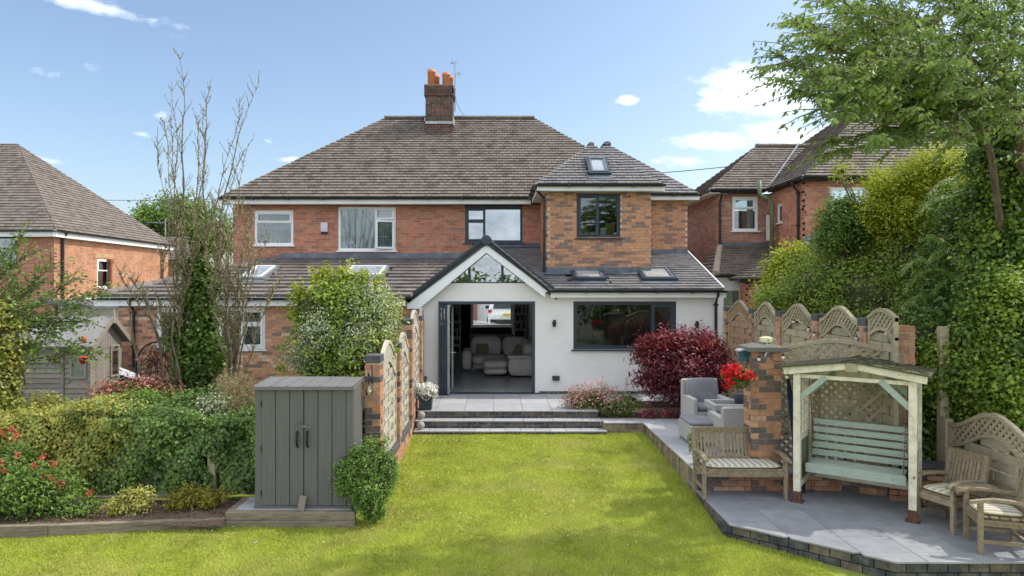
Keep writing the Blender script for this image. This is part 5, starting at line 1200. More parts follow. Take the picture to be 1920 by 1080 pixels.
# ================================================================== SWING SEAT
def swing():
    t = thing('swing_seat', 'cream framed garden swing seat with pale green bench and mossy felt roof', 'swing seat', (4.14, 9.38, ZL), R(-36))
    W, D, H = 1.36, .70, 1.76
    for x, y, n in ((.0,0,0),(W,0,1),(0,D,2),(W,D,3)):
        MB().bbox(x-.045, x+.045, y-.045, y+.045, .14, H-(.0 if y == 0 else .03), .006).build('post', M_cream, t)
        MB().box(x-.052, x+.052, y-.052, y+.052, .0, .15).box(x-.08, x+.08, y-.08, y+.08, 0, .012).build('post_foot', M_rust, t)
    def z(x): return H+.02+.13*math.sin(PI*(x+.12)/(W+.24))
    # roof beams: two shallow rising boards front and back
    for y in (-.06, D-.02):
        for (xa, xb) in ((-.16, W/2), (W/2, W+.16)):
            za, zb = (H-.0, H+.13) if xa < 0 else (H+.13, H-.0)
            MB().bar((xa, y, za+.03), (xb, y, zb+.03), .045, .095).build('roof_beam', M_cream, t)
    MB().box(W/2-.07, W/2+.07, -.1, -.085, H+.08, H+.2).build('ridge_cleat', M_fence, t)
    for (xa, za, xb, zb) in ((-.2, H+.075, W/2, H+.20), (W/2, H+.20, W+.2, H+.075)):
        n = 8
        for i in range(n):
            a, b = i/n, (i+1)/n; p, q = xa+(xb-xa)*a, xa+(xb-xa)*b; r, s = za+(zb-za)*a, za+(zb-za)*b
            MB().add([(p+.004,-.12,r),(q,-.12,s),(q,D+.02,s),(p+.004,D+.02,r),(p+.004,-.12,r+.018),(q,-.12,s+.018),(q,D+.02,s+.018),(p+.004,D+.02,r+.018)], [(0,3,2,1),(4,5,6,7),(0,1,5,4),(1,2,6,5),(2,3,7,6),(3,0,4,7)]).build('roof_board', M_felt, t)
    mm = MB()
    for _ in range(160):
        x = random.uniform(W/2-.1, W+.15); y = random.uniform(-.1, D); zz = H+.098+.125*(1-abs(x-W/2)/(W/2+.2)); r = random.uniform(.008,.03); blob(mm, (x, y, zz), (r*1.5, r*1.5, r*.6), 6, 3, .5, .2)
    mm.build('moss', mat('moss', [(.09,.085,.03),(.05,.055,.02),(.12,.09,.05)], nscale=30, rough=1), t, kind='stuff')
    for x in (0, W):
        MB().bar((x, 0, H-.06), (x, D, H-.06), .05, .09).build('side_rail', M_cream, t); MB().bar((x, 0, .86), (x, D, .86), .045, .08).build('side_rail', M_cream, t); MB().bar((x, 0, .22), (x, D, .22), .045, .08).build('side_rail', M_cream, t)
        MB().box(x-.008, x+.008, .045, D-.045, .26, .82).build('side_panel', M_sagel, t)
        for i in range(1, 4): MB().box(x-.012, x+.012, D*i/4-.012, D*i/4+.012, .9, H-.1).build('trellis_bar', M_sagel if x else M_cream, t)
        for i in range(1, 6): MB().box(x-.02, x-.005, .045, D-.045, .9+.13*i, .92+.13*i).build('trellis_bar', M_sagel if x else M_cream, t)
    MB().bar((0, D, .26), (W, D, .26), .045, .1).build('back_rail', M_cream, t)
    MB().bar((0, D, H-.06), (W, D, H-.06), .04, .13).build('head_rail', M_cream, t); MB().bar((0, .01, H-.03), (W, .01, H-.03), .03, .05).build('head_rail', M_cream, t)
    for y in (.0, D):
        MB().bar((.03, y, H-.34), (.36, y, H-.02), .04, .075).build('brace', M_sage, t); MB().bar((W-.03, y, H-.34), (W-.36, y, H-.02), .04, .075).build('brace', M_sage, t)
    b0, b1 = .1, W-.1
    for i in range(4): MB().bbox(b0, b1, .14+.09*i, .222+.09*i, .50, .528, .004).build('seat_slat', M_sage, t)
    MB().bbox(b0-.02, b1+.02, .105, .135, .40, .52, .004).build('seat_front', M_sage, t)
    for i in range(5):
        z0 = .57+.105*i; y0 = .50+.02*i; MB().bar((b0, y0, z0+.04), (b1, y0, z0+.04), .02, .078).build('back_slat', M_sage, t)
    for x in (b0+.05, b1-.05): MB().bar((x, .51, .45), (x, .61, 1.1), .03, .05).build('seat_bracket', M_sagel, t); MB().box(x-.02, x+.02, .13, .52, .42, .498).build('seat_bearer', M_sagel, t)
    for x in (b0+.02, b1-.02):
        for y in (.15, .55):
            a, b = Vector((x, y, .52)), Vector((x+(.04 if x > .5 else -.04), D/2, H-.08)); mb = MB(); n = 30
            for i in range(n):
                p, q = a.lerp(b, i/n), a.lerp(b, (i+.7)/n); mb.bar(p, q, .012, .006 if i % 2 else .014)
            mb.build('chain', M_galv if 0 else M_rust, t)
    return t
swing()

# ================================================================== TEAK BENCH AND ARMCHAIRS
def teak_seat(name, lbl, cat, W, loc, rz, nsl, group=None, D=.52):
    t = thing(name, lbl, cat, loc, rz, group); m = M_wood; rr = random.random
    SH, BH, AH = .40, .88, .60
    for x in (0, W-.05):
        MB().bbox(x, x+.05, 0, .05, 0, AH-.02, .004, rr()).build('leg', m, t)
        mb = MB(); mb.bar((x+.025, D-.03, 0), (x+.025, D-.03, SH), .05, .05, rr()); mb.bar((x+.025, D-.03, SH-.01), (x+.025, D+.09, BH), .05, .05, rr()); mb.build('leg', m, t)
        pts = [(-.07,.575),(0,.595),(.15,.62),(.3,.615),(D+.0,.59)]; vs = []; fs = []
        xo = x-.008
        for (y, z) in pts: vs += [(xo, y, z-.03), (xo+.066, y, z-.03), (xo+.066, y, z), (xo, y, z)]
        for i in range(len(pts)-1):
            a = 4*i; fs += [(a+k, a+(k+1) % 4, a+4+(k+1) % 4, a+4+k) for k in range(4)]
        fs += [(0,3,2,1), (len(vs)-4, len(vs)-3, len(vs)-2, len(vs)-1)]
        MB().add(vs, fs, rr()).build('armrest', m, t)
        MB().box(x+.012, x+.038, .05, D-.05, SH-.085, SH-.02, rr()).build('side_rail', m, t); MB().box(x+.012, x+.038, .05, D-.05, .12, .16, rr()).build('stretcher', m, t)
    MB().box(.05, W-.05, .012, .038, SH-.085, SH-.005, rr()).build('front_rail', m, t)
    MB().box(.05, W-.05, D-.05, D-.02, .12, .16, rr()).build('stretcher', m, t)
    for i in range(5): MB().box(.02, W-.02, .02+i*.098, .10+i*.098, SH, SH+.018, rr()).build('seat_slat', m, t)
    f = lambda z: D-.03+.12*(z-SH)/(BH-SH)
    MB().bar((.02, f(BH-.04), BH-.04), (W-.02, f(BH-.04), BH-.04), .03, .085, rr()).build('top_rail', m, t)
    MB().bar((.05, f(SH+.06), SH+.06), (W-.05, f(SH+.06), SH+.06), .03, .05, rr()).build('lower_rail', m, t)
    for i in range(nsl):
        x = .05+(W-.1)*(i+.5)/nsl; MB().bar((x, f(SH+.07), SH+.07), (x, f(BH-.08), BH-.08), .036, .014, rr(), up=(0,1,0)).build('back_slat', m, t)
    return t, SH
def seat_cushion(lbl, W, loc, rz, SH, D=.52, grp=None):
    o = MB(); cushion(o, .055-W/2, W/2-.055, -.22, .22, 0, .055, puff=.45)
    c = o.build('seat_cushion', M_stripe, smooth=True); M_ = Matrix.Translation(loc) @ Matrix.Rotation(rz, 4, 'Z') @ Matrix.Translation((W/2, .245, SH+.018)); c.matrix_basis = M_
    tag(c, lbl, 'cushion', grp); c['group'] = 'striped seat cushions' 
    # piped edge as a part
    mb = MB(); n = 40; sg = lambda v, e: math.copysign(abs(v)**e, v)
    mb.tube([((W/2-.058)*sg(math.cos(2*PI*i/n), .35), .217*sg(math.sin(2*PI*i/n), .35), .028) for i in range(n+1)], .006, 5, cap=False); mb.build('piping', mat('cushion_piping', [(.45,.42,.28)]) if 'cushion_piping' not in MATS else MATS['cushion_piping'], c)
    return c
bloc = (PX(1318,9.45), 9.45, ZL)
teak_seat('garden_bench', 'weathered teak two-seat bench with slatted back in front of the brick pillar', 'bench', 1.17, bloc, R(-1), 20)
seat_cushion('long striped cushion on the two-seat bench', 1.17, bloc, R(-1), .40)
def facing(front_left, front_right):    # seat rotation from the ends of its front edge
    a, b = Vector(front_left), Vector(front_right); return math.atan2(b.y-a.y, b.x-a.x)
# armchair 1: front edge runs from (5.27,8.57) to (5.43,8.13) with the back towards +X
l1 = (5.27, 8.60, ZL); r1 = facing((5.27,8.57),(5.42,8.12)); teak_seat('garden_armchair', 'wooden armchair with striped cushion beside the swing seat', 'armchair', .52, l1, r1, 9, 'wooden armchairs by the fence panel')
seat_cushion('striped cushion on the armchair next to the swing seat', .52, l1, r1, .40)
l2 = (5.47, 8.0, ZL); r2 = facing((5.45,7.97),(5.31,7.53)); teak_seat('garden_armchair', 'wooden armchair with striped cushion nearest the right corner of the photo', 'armchair', .5, l2, r2, 9, 'wooden armchairs by the fence panel')
seat_cushion('striped cushion on the armchair nearest the right corner', .5, l2, r2, .40)
t = thing('corner_table', 'small slatted wooden table joining the two wooden armchairs', 'table', (5.75, 8.08, ZL))
for i in range(4): MB().add([(5.42+.12*i,8.16+.0,.155),(5.53+.12*i,8.16,.155),(5.53+.12*i,7.98,.155),(5.42+.12*i,7.98,.155),(5.42+.12*i,8.16,.175),(5.53+.12*i,8.16,.175),(5.53+.12*i,7.98,.175),(5.42+.12*i,7.98,.175)], [(0,1,2,3),(7,6,5,4),(4,5,1,0),(5,6,2,1),(6,7,3,2),(7,4,0,3)], .3).build('table_slat', M_wood, t, True)
MB().box(5.43, 5.89, 7.99, 8.15, .10, .15, .4).build('apron', M_wood, t, True)

# ================================================================== RATTAN SET
def rattan_chair(lbl, loc, rz, W=.74, D=.72, cush=True, H=.86):
    t = thing('rattan_armchair', lbl, 'armchair', loc, rz, 'grey rattan armchairs on the raised patio')
    for x in (0, W-.1): 
        mb = MB(); mb.bbox(x+.002, x+.098, 0, D-.093, .03, .56, .02); mb.build('arm', M_rattan, t)
    MB().bbox(0, W, D-.09, D, .03, H, .025).build('backrest', M_rattan, t); MB().bbox(.1, W-.1, .03, D-.09, .04, .3, .01).build('seat_base', M_rattan, t)
    for x in (.03, W-.07):
        for y in (.03, D-.07): MB().box(x, x+.04, y, y+.04, 0, .04).build('foot', M_black, t)
    for (a, b, c, d, nm) in ((.1, W-.1, .04, D-.1, 'seat_cushion'),):
        mb = MB(); cushion(mb, a, b, c, d, .30, .43); mb.build(nm, M_cush, t, smooth=True)
    if cush:
        mb = MB(Matrix.Translation((W/2, D-.17, .62)) @ Matrix.Rotation(R(-12), 4, 'X')); cushion(mb, -.33, .33, -.09, .09, -.25, .27); mb.build('back_cushion', M_cush, t, smooth=True)
    return t
rattan_chair('grey rattan armchair with big cushion facing the camera, behind the footstool', (3.74, 12.95, ZU), R(4))
rattan_chair('grey rattan armchair seen from behind, beside the brick pillar', (4.42, 11.75, ZU), R(180), .76, .7, False, .74)
rattan_chair('grey rattan armchair farthest right, mostly behind the brick pillar', (4.75, 12.6, ZU), R(-25))
t = thing('rattan_footstool', 'rectangular grey rattan footstool with flat cushion at the edge of the raised patio', 'footstool', (3.5, 11.9, ZU))
MB().bbox(3.27, 3.72, 11.5, 12.25, ZU+.04, ZU+.34, .02).build('body', M_rattan, t, True); mb = MB(); cushion(mb, 3.265, 3.725, 11.49, 12.26, ZU+.335, ZU+.41, puff=.3); mb.build('cushion', M_cush, t, True, True)
for x in (3.29, 3.66):
    for y in (11.52, 12.19): MB().box(x, x+.04, y, y+.04, ZU, ZU+.045).build('foot', M_rattan, t, True)
t = thing('rattan_table', 'grey rattan coffee table with raised rim between the rattan armchairs', 'table', (4.1, 12.3, ZU))
mb = MB(); ring_ = [(3.83, 4.62, 11.95, 12.55)]
for (a, b, c, d) in ((3.83,4.62,11.95,12.02),(3.83,4.62,12.5,12.57),(3.83,3.9,12.02,12.5),(4.55,4.62,12.02,12.5)): mb.bbox(a, b, c, d, ZU+.5, ZU+.62, .01)
mb.build('rim', M_rattan, t, True); MB().box(3.88, 4.57, 12.0, 12.52, ZU+.05, ZU+.52).build('table_base', M_rattan, t, True); MB().box(3.9, 4.55, 12.02, 12.5, ZU+.525, ZU+.56).build('table_top', mat('table_glass', [(.20,.21,.22)], rough=.15), t, True)
t = thing('steel_bucket', 'small grey metal bucket on the rattan table by the pillar', 'bucket', (4.38, 12.3, ZU+.56))
MB().lathe([(.07,0),(.1,.2),(.105,.205),(.09,.205),(.06,.02)], (0,0,0), 18).build('pail', M_lead, t, smooth=True); MB().tube([(-.1,0,.19),(-.06,0,.27),(.06,0,.27),(.1,0,.19)], .005, 5).build('handle', M_galv, t)

# ================================================================== SHED
SY, SZ = 8.98, -.38
def resin_shed():
    x0, x1 = PX(478, SY), PX(662, SY); D = .58; y1 = SY+D; zb = SZ; zt = PZ(729, SY)
    t = thing('storage_shed', 'tall grey resin garden store with double doors and two black handles', 'shed', ((x0+x1)/2, SY+.3, SZ))
    mb = MB(); mb.box(x0, x1, SY+.03, y1, zb, zt); mb.box(x0, x0+.09, SY, SY+.03, zb+.03, zt); mb.box(x1-.09, x1, SY, SY+.03, zb+.03, zt); mb.build('body', M_shed, t, True)
    MB().box(x0-.01, x1+.01, SY-.01, y1, zb, zb+.03).build('base_sill', M_shed, t, True)
    ds = (x1-x0-.18)/6
    for i in range(6):
        a = x0+.09+i*ds; MB().bbox(a+(.004 if i != 3 else .006), a+ds-(.004 if i != 2 else .006), SY-.012, SY+.028, zb+.035, zt-.01, .004).build('door_board', M_shed, t, True)
    for i in range(4): MB().bbox(x1-.012, x1+.008, SY+.04+i*D/4.3, SY+.04+(i+1)*D/4.3-.008, zb+.02, zt-.01, .003).build('side_board', M_shed, t, True)
    xa, xb = PX(474, SY-.06), PX(663, SY-.06); yb = y1+.1; zr0, zr1 = PZ(727, SY-.06), PZ(708, yb)
    zr1 = max(zr1, zr0+.02)
    Xa, Xb = xa, xb
    MB().add([(Xa,SY-.06,zr0-.03),(Xb,SY-.06,zr0-.03),(Xb,yb,zr1-.03),(Xa,yb,zr1-.03),(Xa,SY-.06,zr0+.015),(Xb,SY-.06,zr0+.015),(Xb,yb,zr1+.015),(Xa,yb,zr1+.015)], [(0,3,2,1),(4,5,6,7),(0,1,5,4),(1,2,6,5),(2,3,7,6),(3,0,4,7)]).build('roof', M_shedroof, t, True)
    for i in range(7):
        x = Xa+.01+(Xb-Xa-.02)*i/6; MB().bar((x, SY-.05, zr0+.018), (x, yb, zr1+.018), .02, .014).build('roof_rib', M_shedroof, t, True)
    for px in (558, 577):
        x = PX(px, SY); mb = MB(); mb.tube([(x, SY-.012, PZ(808,SY)), (x+.0, SY-.05, PZ(814,SY)), (x+.005, SY-.055, PZ(825,SY)), (x+.005, SY-.05, PZ(833,SY)), (x+.004, SY-.012, PZ(838,SY))], [.014,.018,.017,.016,.012], 8); mb.build('handle', M_black, t, True, True)
    x, z = PX(569,SY), PZ(799,SY)
    MB().box(x-.05, x+.05, SY-.03, SY-.012, z-.02, z+.02).bar((x-.08, SY-.035, z+.045), (x-.02, SY-.035, z+.045), .012).bar((x-.03, SY-.035, z+.045), (x-.03, SY-.035, z-.02), .012).bar((x, SY-.04, z), (x+.11, SY-.04, z), .014).build('hasp', M_lead, t, True)
    for z in (zb+.2, (zb+zt)/2, zt-.2): MB().box(x0+.082, x0+.094, SY-.018, SY+.0, z-.04, z+.04).build('hinge', M_black, t, True)
resin_shed()
o = MB(Matrix.Translation((PX(564,8.88), 8.86, SZ)) @ Matrix.Rotation(R(8), 4, 'Y') @ Matrix.Rotation(R(-6), 4, 'X')).bbox(-.045, .045, 0, .06, 0, .19, .006).build('stone_block', mat('rough_block', [(.30,.26,.22),(.19,.16,.13)], nscale=25, bump=1, namt=.3)); tag(o, 'rough pale stone block propping the grey shed doors shut', 'block')
# sleeper base and bed edging
sb = thing('sleeper_base', 'raised timber sleeper base with grey slabs under the grey shed', 'base', (-2.8, 9, -.5))
for k, (za, zc) in enumerate(((-.60,-.495),(-.49,-.385))):
    MB().bbox(PX(422,8.84), PX(665,8.84), 8.84, 8.93, za, zc, .006, .2+.5*k).build('sleeper', M_sleeper, sb, True)
MB().bbox(PX(422,8.84), PX(422,8.84)+.1, 8.935, 9.75, -.6, -.385, .006, .4).build('sleeper', M_sleeper, sb, True)
MB().box(-3.44, -1.9, 8.935, 9.74, -.6, -.41).build('base_fill', M_ground, sb, True)
SP = Pieces(sb, 'slab', M_slab); slabs(SP, grid([-3.42,-3.0,-2.4,-1.9], [8.935, 9.4, 9.75]), [(-3.41,8.935),(-1.88,8.935),(-1.88,9.74),(-3.41,9.74)], -.382); SP.flush()
eb = thing('bed_edging', 'timber sleepers edging the planting bed along the lawn on the left', 'edging', (-5, 8.8, -.6))
def slp(pa, pb, ya, yb, z0, z1, t): MB().bar((PX(pa,ya), ya, (z0+z1)/2), (PX(pb,yb), yb, (z0+z1)/2), .09, z1-z0, t).build('sleeper', M_sleeper, eb, True)
slp(-60, 93, 8.50, 8.58, -.63, -.455, .3); slp(94, 422, 8.58, 8.84, -.61, -.46, .7)
slp(175, 430, 9.35, 9.52, -.5, -.34, .5)
sheet('planting_bed', -8, -3.5, 8.66, 9.9, 60, 24, lambda x, y: -.50+.07*min(1,(y-8.66)/.4)+.02*math.sin(x*7)*math.sin(y*9)+random.uniform(-.012,.012), M_soil)
mb = MB()
for _ in range(420):
    x = random.uniform(-7, -3.5); y = random.uniform(8.75, 9.45); a = random.uniform(0, PI); r = random.uniform(.015,.04)
    mb.bar((x-math.cos(a)*r, y-math.sin(a)*r, -.425+random.uniform(-.01,.02)), (x+math.cos(a)*r, y+math.sin(a)*r, -.42+random.uniform(-.01,.02)), .012, .006)
tag(mb.build('bark_chips', M_soil, kind='stuff'), 'brown bark chips scattered on the planting bed', 'bark chips')
q = [P(170,942,9.3), P(240,946,9.35), P(330,942,9.35), P(395,936,9.3), P(420,932,9.25), P(450,929,9.25), P(480,930,9.25)]
tag(MB().tube([(p.x, p.y, max(p.z, -.38)) for p in q], .016, 8).build('garden_hose', mat('yellow_hose', [(.38,.40,.05)], rough=.5), smooth=True), 'yellow-green hose lying behind the small shrubs beside the shed', 'hose')

# ================================================================== PLAYHOUSE SHED (neighbour's garden)
def playhouse():
    X1 = PX(160, 14.1)+.0; yF, yB = 14.25, 15.45; X0 = X1-1.75; zE = 1.40; zR = 1.86
    t = thing('wooden_shed', 'silvered overlap-boarded wooden shed with felt roof behind the ivy hedge', 'shed', ((X0+X1)/2, 14.8, -.02))
    MB().box(X0+.02, X1-.02, yF+.02, yB-.02, 0, zE).build('frame', M_shedw, t, True)
    h = .105; n = int(zE/h); xs = PX(118, yF)
    for i in range(n):
        for (a, b) in ((X0, xs-.03), (xs+.03, X1)):
            if b > xs and .55 < i*h+.05 < 1.25 and b == X1: b = X1-.42; 
            MB().add([(a,yF-.012,i*h),(b,yF-.012,i*h),(b,yF+.012,i*h+h),(a,yF+.012,i*h+h),(a,yF+.02,i*h),(b,yF+.02,i*h),(b,yF+.02,i*h+h),(a,yF+.02,i*h+h)], [(0,1,2,3),(0,4,5,1),(3,2,6,7),(0,3,7,4),(1,5,6,2)], random.random()).build('board', M_shedw, t, True)
    for x in (X0, xs-.03, X1-.03): MB().box(x, x+.06, yF-.03, yF-.012, 0, zE, .8).build('corner_post', M_shedw, t, True)
    ym = (yF+yB)/2
    wn = MB(wallM((0, yF), 0)); ring(wn, X1-.40, X1-.06, .62, 1.22, .04, -.035, .0); fw_ = wn.build('window', M_shedw, t, True); MB(wallM((0, yF), 0)).box(X1-.36, X1-.1, -.02, -.012, .66, 1.18).build('pane', M_glassb, fw_, True)
    k = 13
    for i in range(k):
        y = yF+(yB-yF)*i/k; zt = zE+(zR-zE)*(1-abs((y+.05-ym)/((yB-yF)/2)))-.03
        MB().box(X1-.005, X1+.014, y+.003, y+(yB-yF)/k-.003, 0, zt, random.random()).build('gable_board', M_shedw, t, True)
    Mg = wallM((X1+.016, yF), PI/2); wn = MB(Mg); ring(wn, .72, 1.05, .55, 1.25, .04, -.03, .0); fw_ = wn.build('window', M_shedw, t, True); MB(Mg).box(.76, 1.01, -.018, -.01, .59, 1.21).build('pane', M_glassb, fw_, True)
    xo0, xo1 = X0-.1, X1+.16
    for s in (-1, 1):
        ye = ym+s*((yB-yF)/2+.16); ze = zE-.12
        MB().add([(xo0,ye,ze),(xo1,ye,ze),(xo1,ym,zR),(xo0,ym,zR),(xo0,ye,ze+.03),(xo1,ye,ze+.03),(xo1,ym,zR+.03),(xo0,ym,zR+.03)], [(0,1,2,3),(4,7,6,5),(0,4,5,1),(1,5,6,2),(2,6,7,3),(3,7,4,0)] if s < 0 else [(3,2,1,0),(5,6,7,4),(1,5,4,0),(2,6,5,1),(3,7,6,2),(0,4,7,3)]).build('roof', mat('grey_roof_felt', [(.27,.26,.245),(.21,.205,.195)], nscale=5, bump=.4), t, True)
        MB().bar((xo1+.01, ye, ze-.01), (xo1+.01, ym+s*.0, zR), .02, .1, .9).build('bargeboard', M_shedw, t, True)
    MB().prism([(xo1+.025, ym-.035, zR-.12), (xo1+.025, ym+.035, zR-.12), (xo1+.025, ym+.035, zR+.1), (xo1+.025, ym, zR+.2), (xo1+.025, ym-.035, zR+.1)], (1,0,0), .02).build('finial', M_shedw, t, True)
    z = P(128,688,13.9); 
    for dx in (-.0, .12): MB().tube([(z.x-2.0*0+PX(36,13.9)-z.x+z.x+dx, 13.9, -.0), (PX(36,13.9)+dx+.0, 13.9, .55), (PX(30,13.9)+dx*.8, 13.9, .95)], .03, 8).build('hoop_pipe', M_black, t, True)
playhouse()
# red hanging pots
t = thing('hanging_pot', 'bright red hanging plant pot in front of the wooden shed', 'hanging pot', tuple(P(157,682,12.5)))
MB().lathe([(.055,0),(.085,.11),(.095,.115),(.095,.13),(.075,.13),(.05,.02)], (0,0,0), 18).build('pot', M_redp, t, smooth=True)
for a in (0, 2.1, 4.2): MB().tube([(.08*math.cos(a), .08*math.sin(a), .12), (0,0,.44)], .003, 4).build('cord', M_rust, t)
MB().lathe([(.02,0),(.045,.02),(.05,.06),(.03,.1),(.01,.11)], (0,0,.40), 12).build('top_pot', mat('orange_red_plastic', [(.50,.09,.05)], rough=.5), t, smooth=True)
# egg chair and covered thing
t = thing('egg_chair', 'black woven egg-shaped hanging chair back beside the brick extension', 'chair', tuple(P(292,720,13.6)))
c = P(292,690,13.6); mb = MB(); rx, rz = .42, .52
for k in range(9):
    a = -PI/2+PI*(k+.5)/9; rr_ = math.cos(a*.98)
    mb.tube([(c.x+rx*math.sin(a)*math.cos(b), c.y+.3*rr_*0+.25*math.cos(a), c.z+rz*math.cos(a)*math.sin(b)*0+rz*math.sin(b)*1.0*math.cos(a*.0)) for b in [PI*j/14 for j in range(15)]], .006, 4)
for _ in range(60):
    a, b = random.uniform(0, 2*PI), random.uniform(0, 2*PI); r1_, r2_ = random.random()**.5, random.random()**.5
    mb.bar((c.x+rx*r1_*math.cos(a), c.y+.1, c.z+rz*r1_*math.sin(a)), (c.x+rx*r2_*math.cos(b), c.y+.1, c.z+rz*r2_*math.sin(b)), .012)
mb.build('woven_shell', M_rust, t, True)
MB().tube([(c.x+rx*math.cos(2*PI*j/24), c.y+.05, c.z+rz*math.sin(2*PI*j/24)) for j in range(25)], .02, 8, cap=False).build('rim', M_black, t, True)
MB().tube([(c.x, c.y+.1, c.z-rz), (c.x, c.y+.1, .02)], .025, 8).build('stand', M_black, t, True)
t = thing('trampoline_cover', 'white and dark fabric cover slung low between the shed and the egg chair', 'cover', tuple(P(240,705,13.8)))
a, b, c_, d = P(224,688,13.8), P(300,712,13.8), P(300,740,13.8), P(224,735,13.8); MB().add([a, P(262,703,13.8), b, P(300,718,13.75), P(262,714,13.75), P(224,702,13.75)], [(0,5,4,1),(1,4,3,2)]).build('white_fabric', M_upvc, t, True); MB().add([P(224,703,13.78), P(262,715,13.78), P(300,719,13.78), c_, d], [(0,4,3,2,1)]).build('dark_fabric', M_dkblue, t, True)

# ================================================================== SMALL THINGS
def planter(name, lbl, x, y, z, w_, h, m, group=None):
    t = thing(name, lbl, 'planter', (x, y, z), 0, group); mb = MB(); s = w_/2; q = s*.86
    mb.add([(-q,-q,0),(q,-q,0),(q,q,0),(-q,q,0),(-s,-s,h),(s,-s,h),(s,s,h),(-s,s,h),(-s+.02,-s+.02,h),(s-.02,-s+.02,h),(s-.02,s-.02,h),(-s+.02,s-.02,h),(-s+.03,-s+.03,h-.05),(s-.03,-s+.03,h-.05),(s-.03,s-.03,h-.05),(-s+.03,s-.03,h-.05)],
           [(3,2,1,0)]+[(i, (i+1) % 4, (i+1) % 4+4, i+4) for i in range(4)]+[(i+4, (i+1) % 4+4, (i+1) % 4+8, i+8) for i in range(4)]+[(i+8, (i+1) % 4+8, (i+1) % 4+12, i+12) for i in range(4)])
    mb.build('pot', m, t); MB().box(-s+.025, s-.025, -s+.025, s-.025, h-.07, h-.045).build('compost', M_soil, t); return t
tp1 = planter('square_planter', 'dark square planter of white flowers at the left end of the terrace', -1.45, 14.12, 0, .28, .29, M_anth)
tp2 = planter('tall_planter', 'tall dark green planter at the left end of the wooden bench', PX(1310,10.35), 10.35, ZU, .15, .40, mat('green_glaze', [(.055,.09,.05)], rough=.3, coat=.3))
for (px, py, Y, z, l) in ((790,778.5,13.83,-.15,'round stone ball on the upper step, left end'),(789,799.5,13.53,-.297,'round stone ball on the lower step, left end')):
    t = thing('stone_ball', l, 'ball', (PX(px,Y)+.0, Y, z), 0, 'stone balls on the steps'); mb = MB(); blob(mb, (0,0,.085), (.078,.078,.078), 20, 12); mb.build('ball', M_stone, t, smooth=True); MB().lathe([(.05,0),(.045,.012)], (0,0,0), 16).build('base', M_stone, t)
# hook and glass lantern on the first pier
t = thing('hanging_lantern', 'clear glass jar lantern on a black hook on the nearest left pier', 'lantern', (-1.76, 9.6, .9))
a = P(697,684,9.64); MB().tube([P(697,684,9.64), P(698,720,9.64), P(697,715,9.55), P(691,700,9.55), P(690,697,9.52), P(691,722,9.52)], .008, 6).build('bracket', M_black, t, True); z = P(692,734,9.55)
MB().lathe([(.045,-.045),(.055,0),(.045,.03),(.028,.055),(.03,.07)], tuple(z), 14).build('glass_jar', glassmat('jar_glass', (.9,.88,.8), 2.5), t, True, True); blob(mb := MB(), tuple(z-Vector((0,0,.005))), (.03,.03,.03), 10, 6); mb.build('candle', mat('warm_wax', [(.75,.66,.42)]), t, True)
# bird box, light hub, reel, hanging basket on the pillar
t = thing('bird_box', 'small teal wooden bird box fixed to the left side of the large pillar', 'bird box', tuple(P(1395,680,10.0)))
a = P(1395,665,10.0); MB().box(a.x-.055, a.x+.06, 9.94, 10.08, a.z-.09, a.z+.06).build('box', M_teal, t, True); MB().prism([(a.x-.10,9.92,a.z+.07),(a.x+.07,9.92,a.z+.11),(a.x+.07,10.1,a.z+.11),(a.x-.10,10.1,a.z+.07)], (0,0,1), .02).build('roof', M_slab, t, True); MB().lathe([(.02,-.003),(.02,.003)], (a.x-.0, 9.937, a.z), 12, ax='y').build('entrance_hole', M_black, t, True)
t = thing('solar_lamp', 'cream domed lamp sitting on the stone cap of the large pillar', 'lamp', tuple(P(1436,642,10.0)))
z = P(1436,642,10.0); MB().lathe([(.08,0),(.09,.015),(.09,.06),(.085,.075),(.05,.085)], (0,0,0), 24).build('dome', mat('cream_plastic', [(.66,.62,.36)], rough=.4), t, smooth=False); MB().lathe([(.006,-.094),(.006,-.088)], (0,0,.035), 8, ax='y').build('sensor', M_black, t)
t = thing('cable_reel', 'coil of pale cable hanging from the top of the large pillar', 'cable', tuple(P(1440,655,9.8)))
z = P(1441,655,9.82)
for r_ in (.045,.035,.028): MB().tube([(z.x+r_*1.0*math.cos(2*PI*j/20), 9.815, z.z+r_*math.sin(2*PI*j/20)) for j in range(21)], .006, 5, cap=False).build('coil', M_galv, t, True)
MB().tube([z+Vector((0,-.0,.04)), P(1435,637,9.77)], .004, 5).tube([z+Vector((-.02,0,-.03)), P(1434,668,9.82)], .008, 5).build('lead', M_upvc, t, True)
fl = [(1423,672),(1443,668),(1470,680),(1480,692)]
def bulbs(path, bl, lbl):
    t = thing('string_lights', lbl, 'string lights', tuple(P(*path[0])))
    pts = [P(*p) for p in path]; sm = []
    for i in range(len(pts)-1):
        for k in range(5):
            u = k/5; q = pts[i].lerp(pts[i+1], u); q.z -= .035*math.sin(PI*u); sm.append(q)
    MB().tube(sm+[pts[-1]], .0055, 5).build('cable', M_black, t, True)
    for b in bl:
        q = P(*b); MB().lathe([(.014,0),(.016,.035),(.008,.045)], (q.x, q.y, q.z+.012), 8).build('lamp_holder', M_black, t, True); mb = MB(); blob(mb, tuple(q), (.024,.024,.026), 12, 8); mb.build('bulb', M_bulb, t, True, True)
bulbs([(1443,668,9.8),(1462,677,9.8),(1471,683,9.8)], [(1423,674,9.8),(1468,671,9.8),(1476,707,9.5)], 'short run of festoon bulbs on the large pillar beside the cable coil')
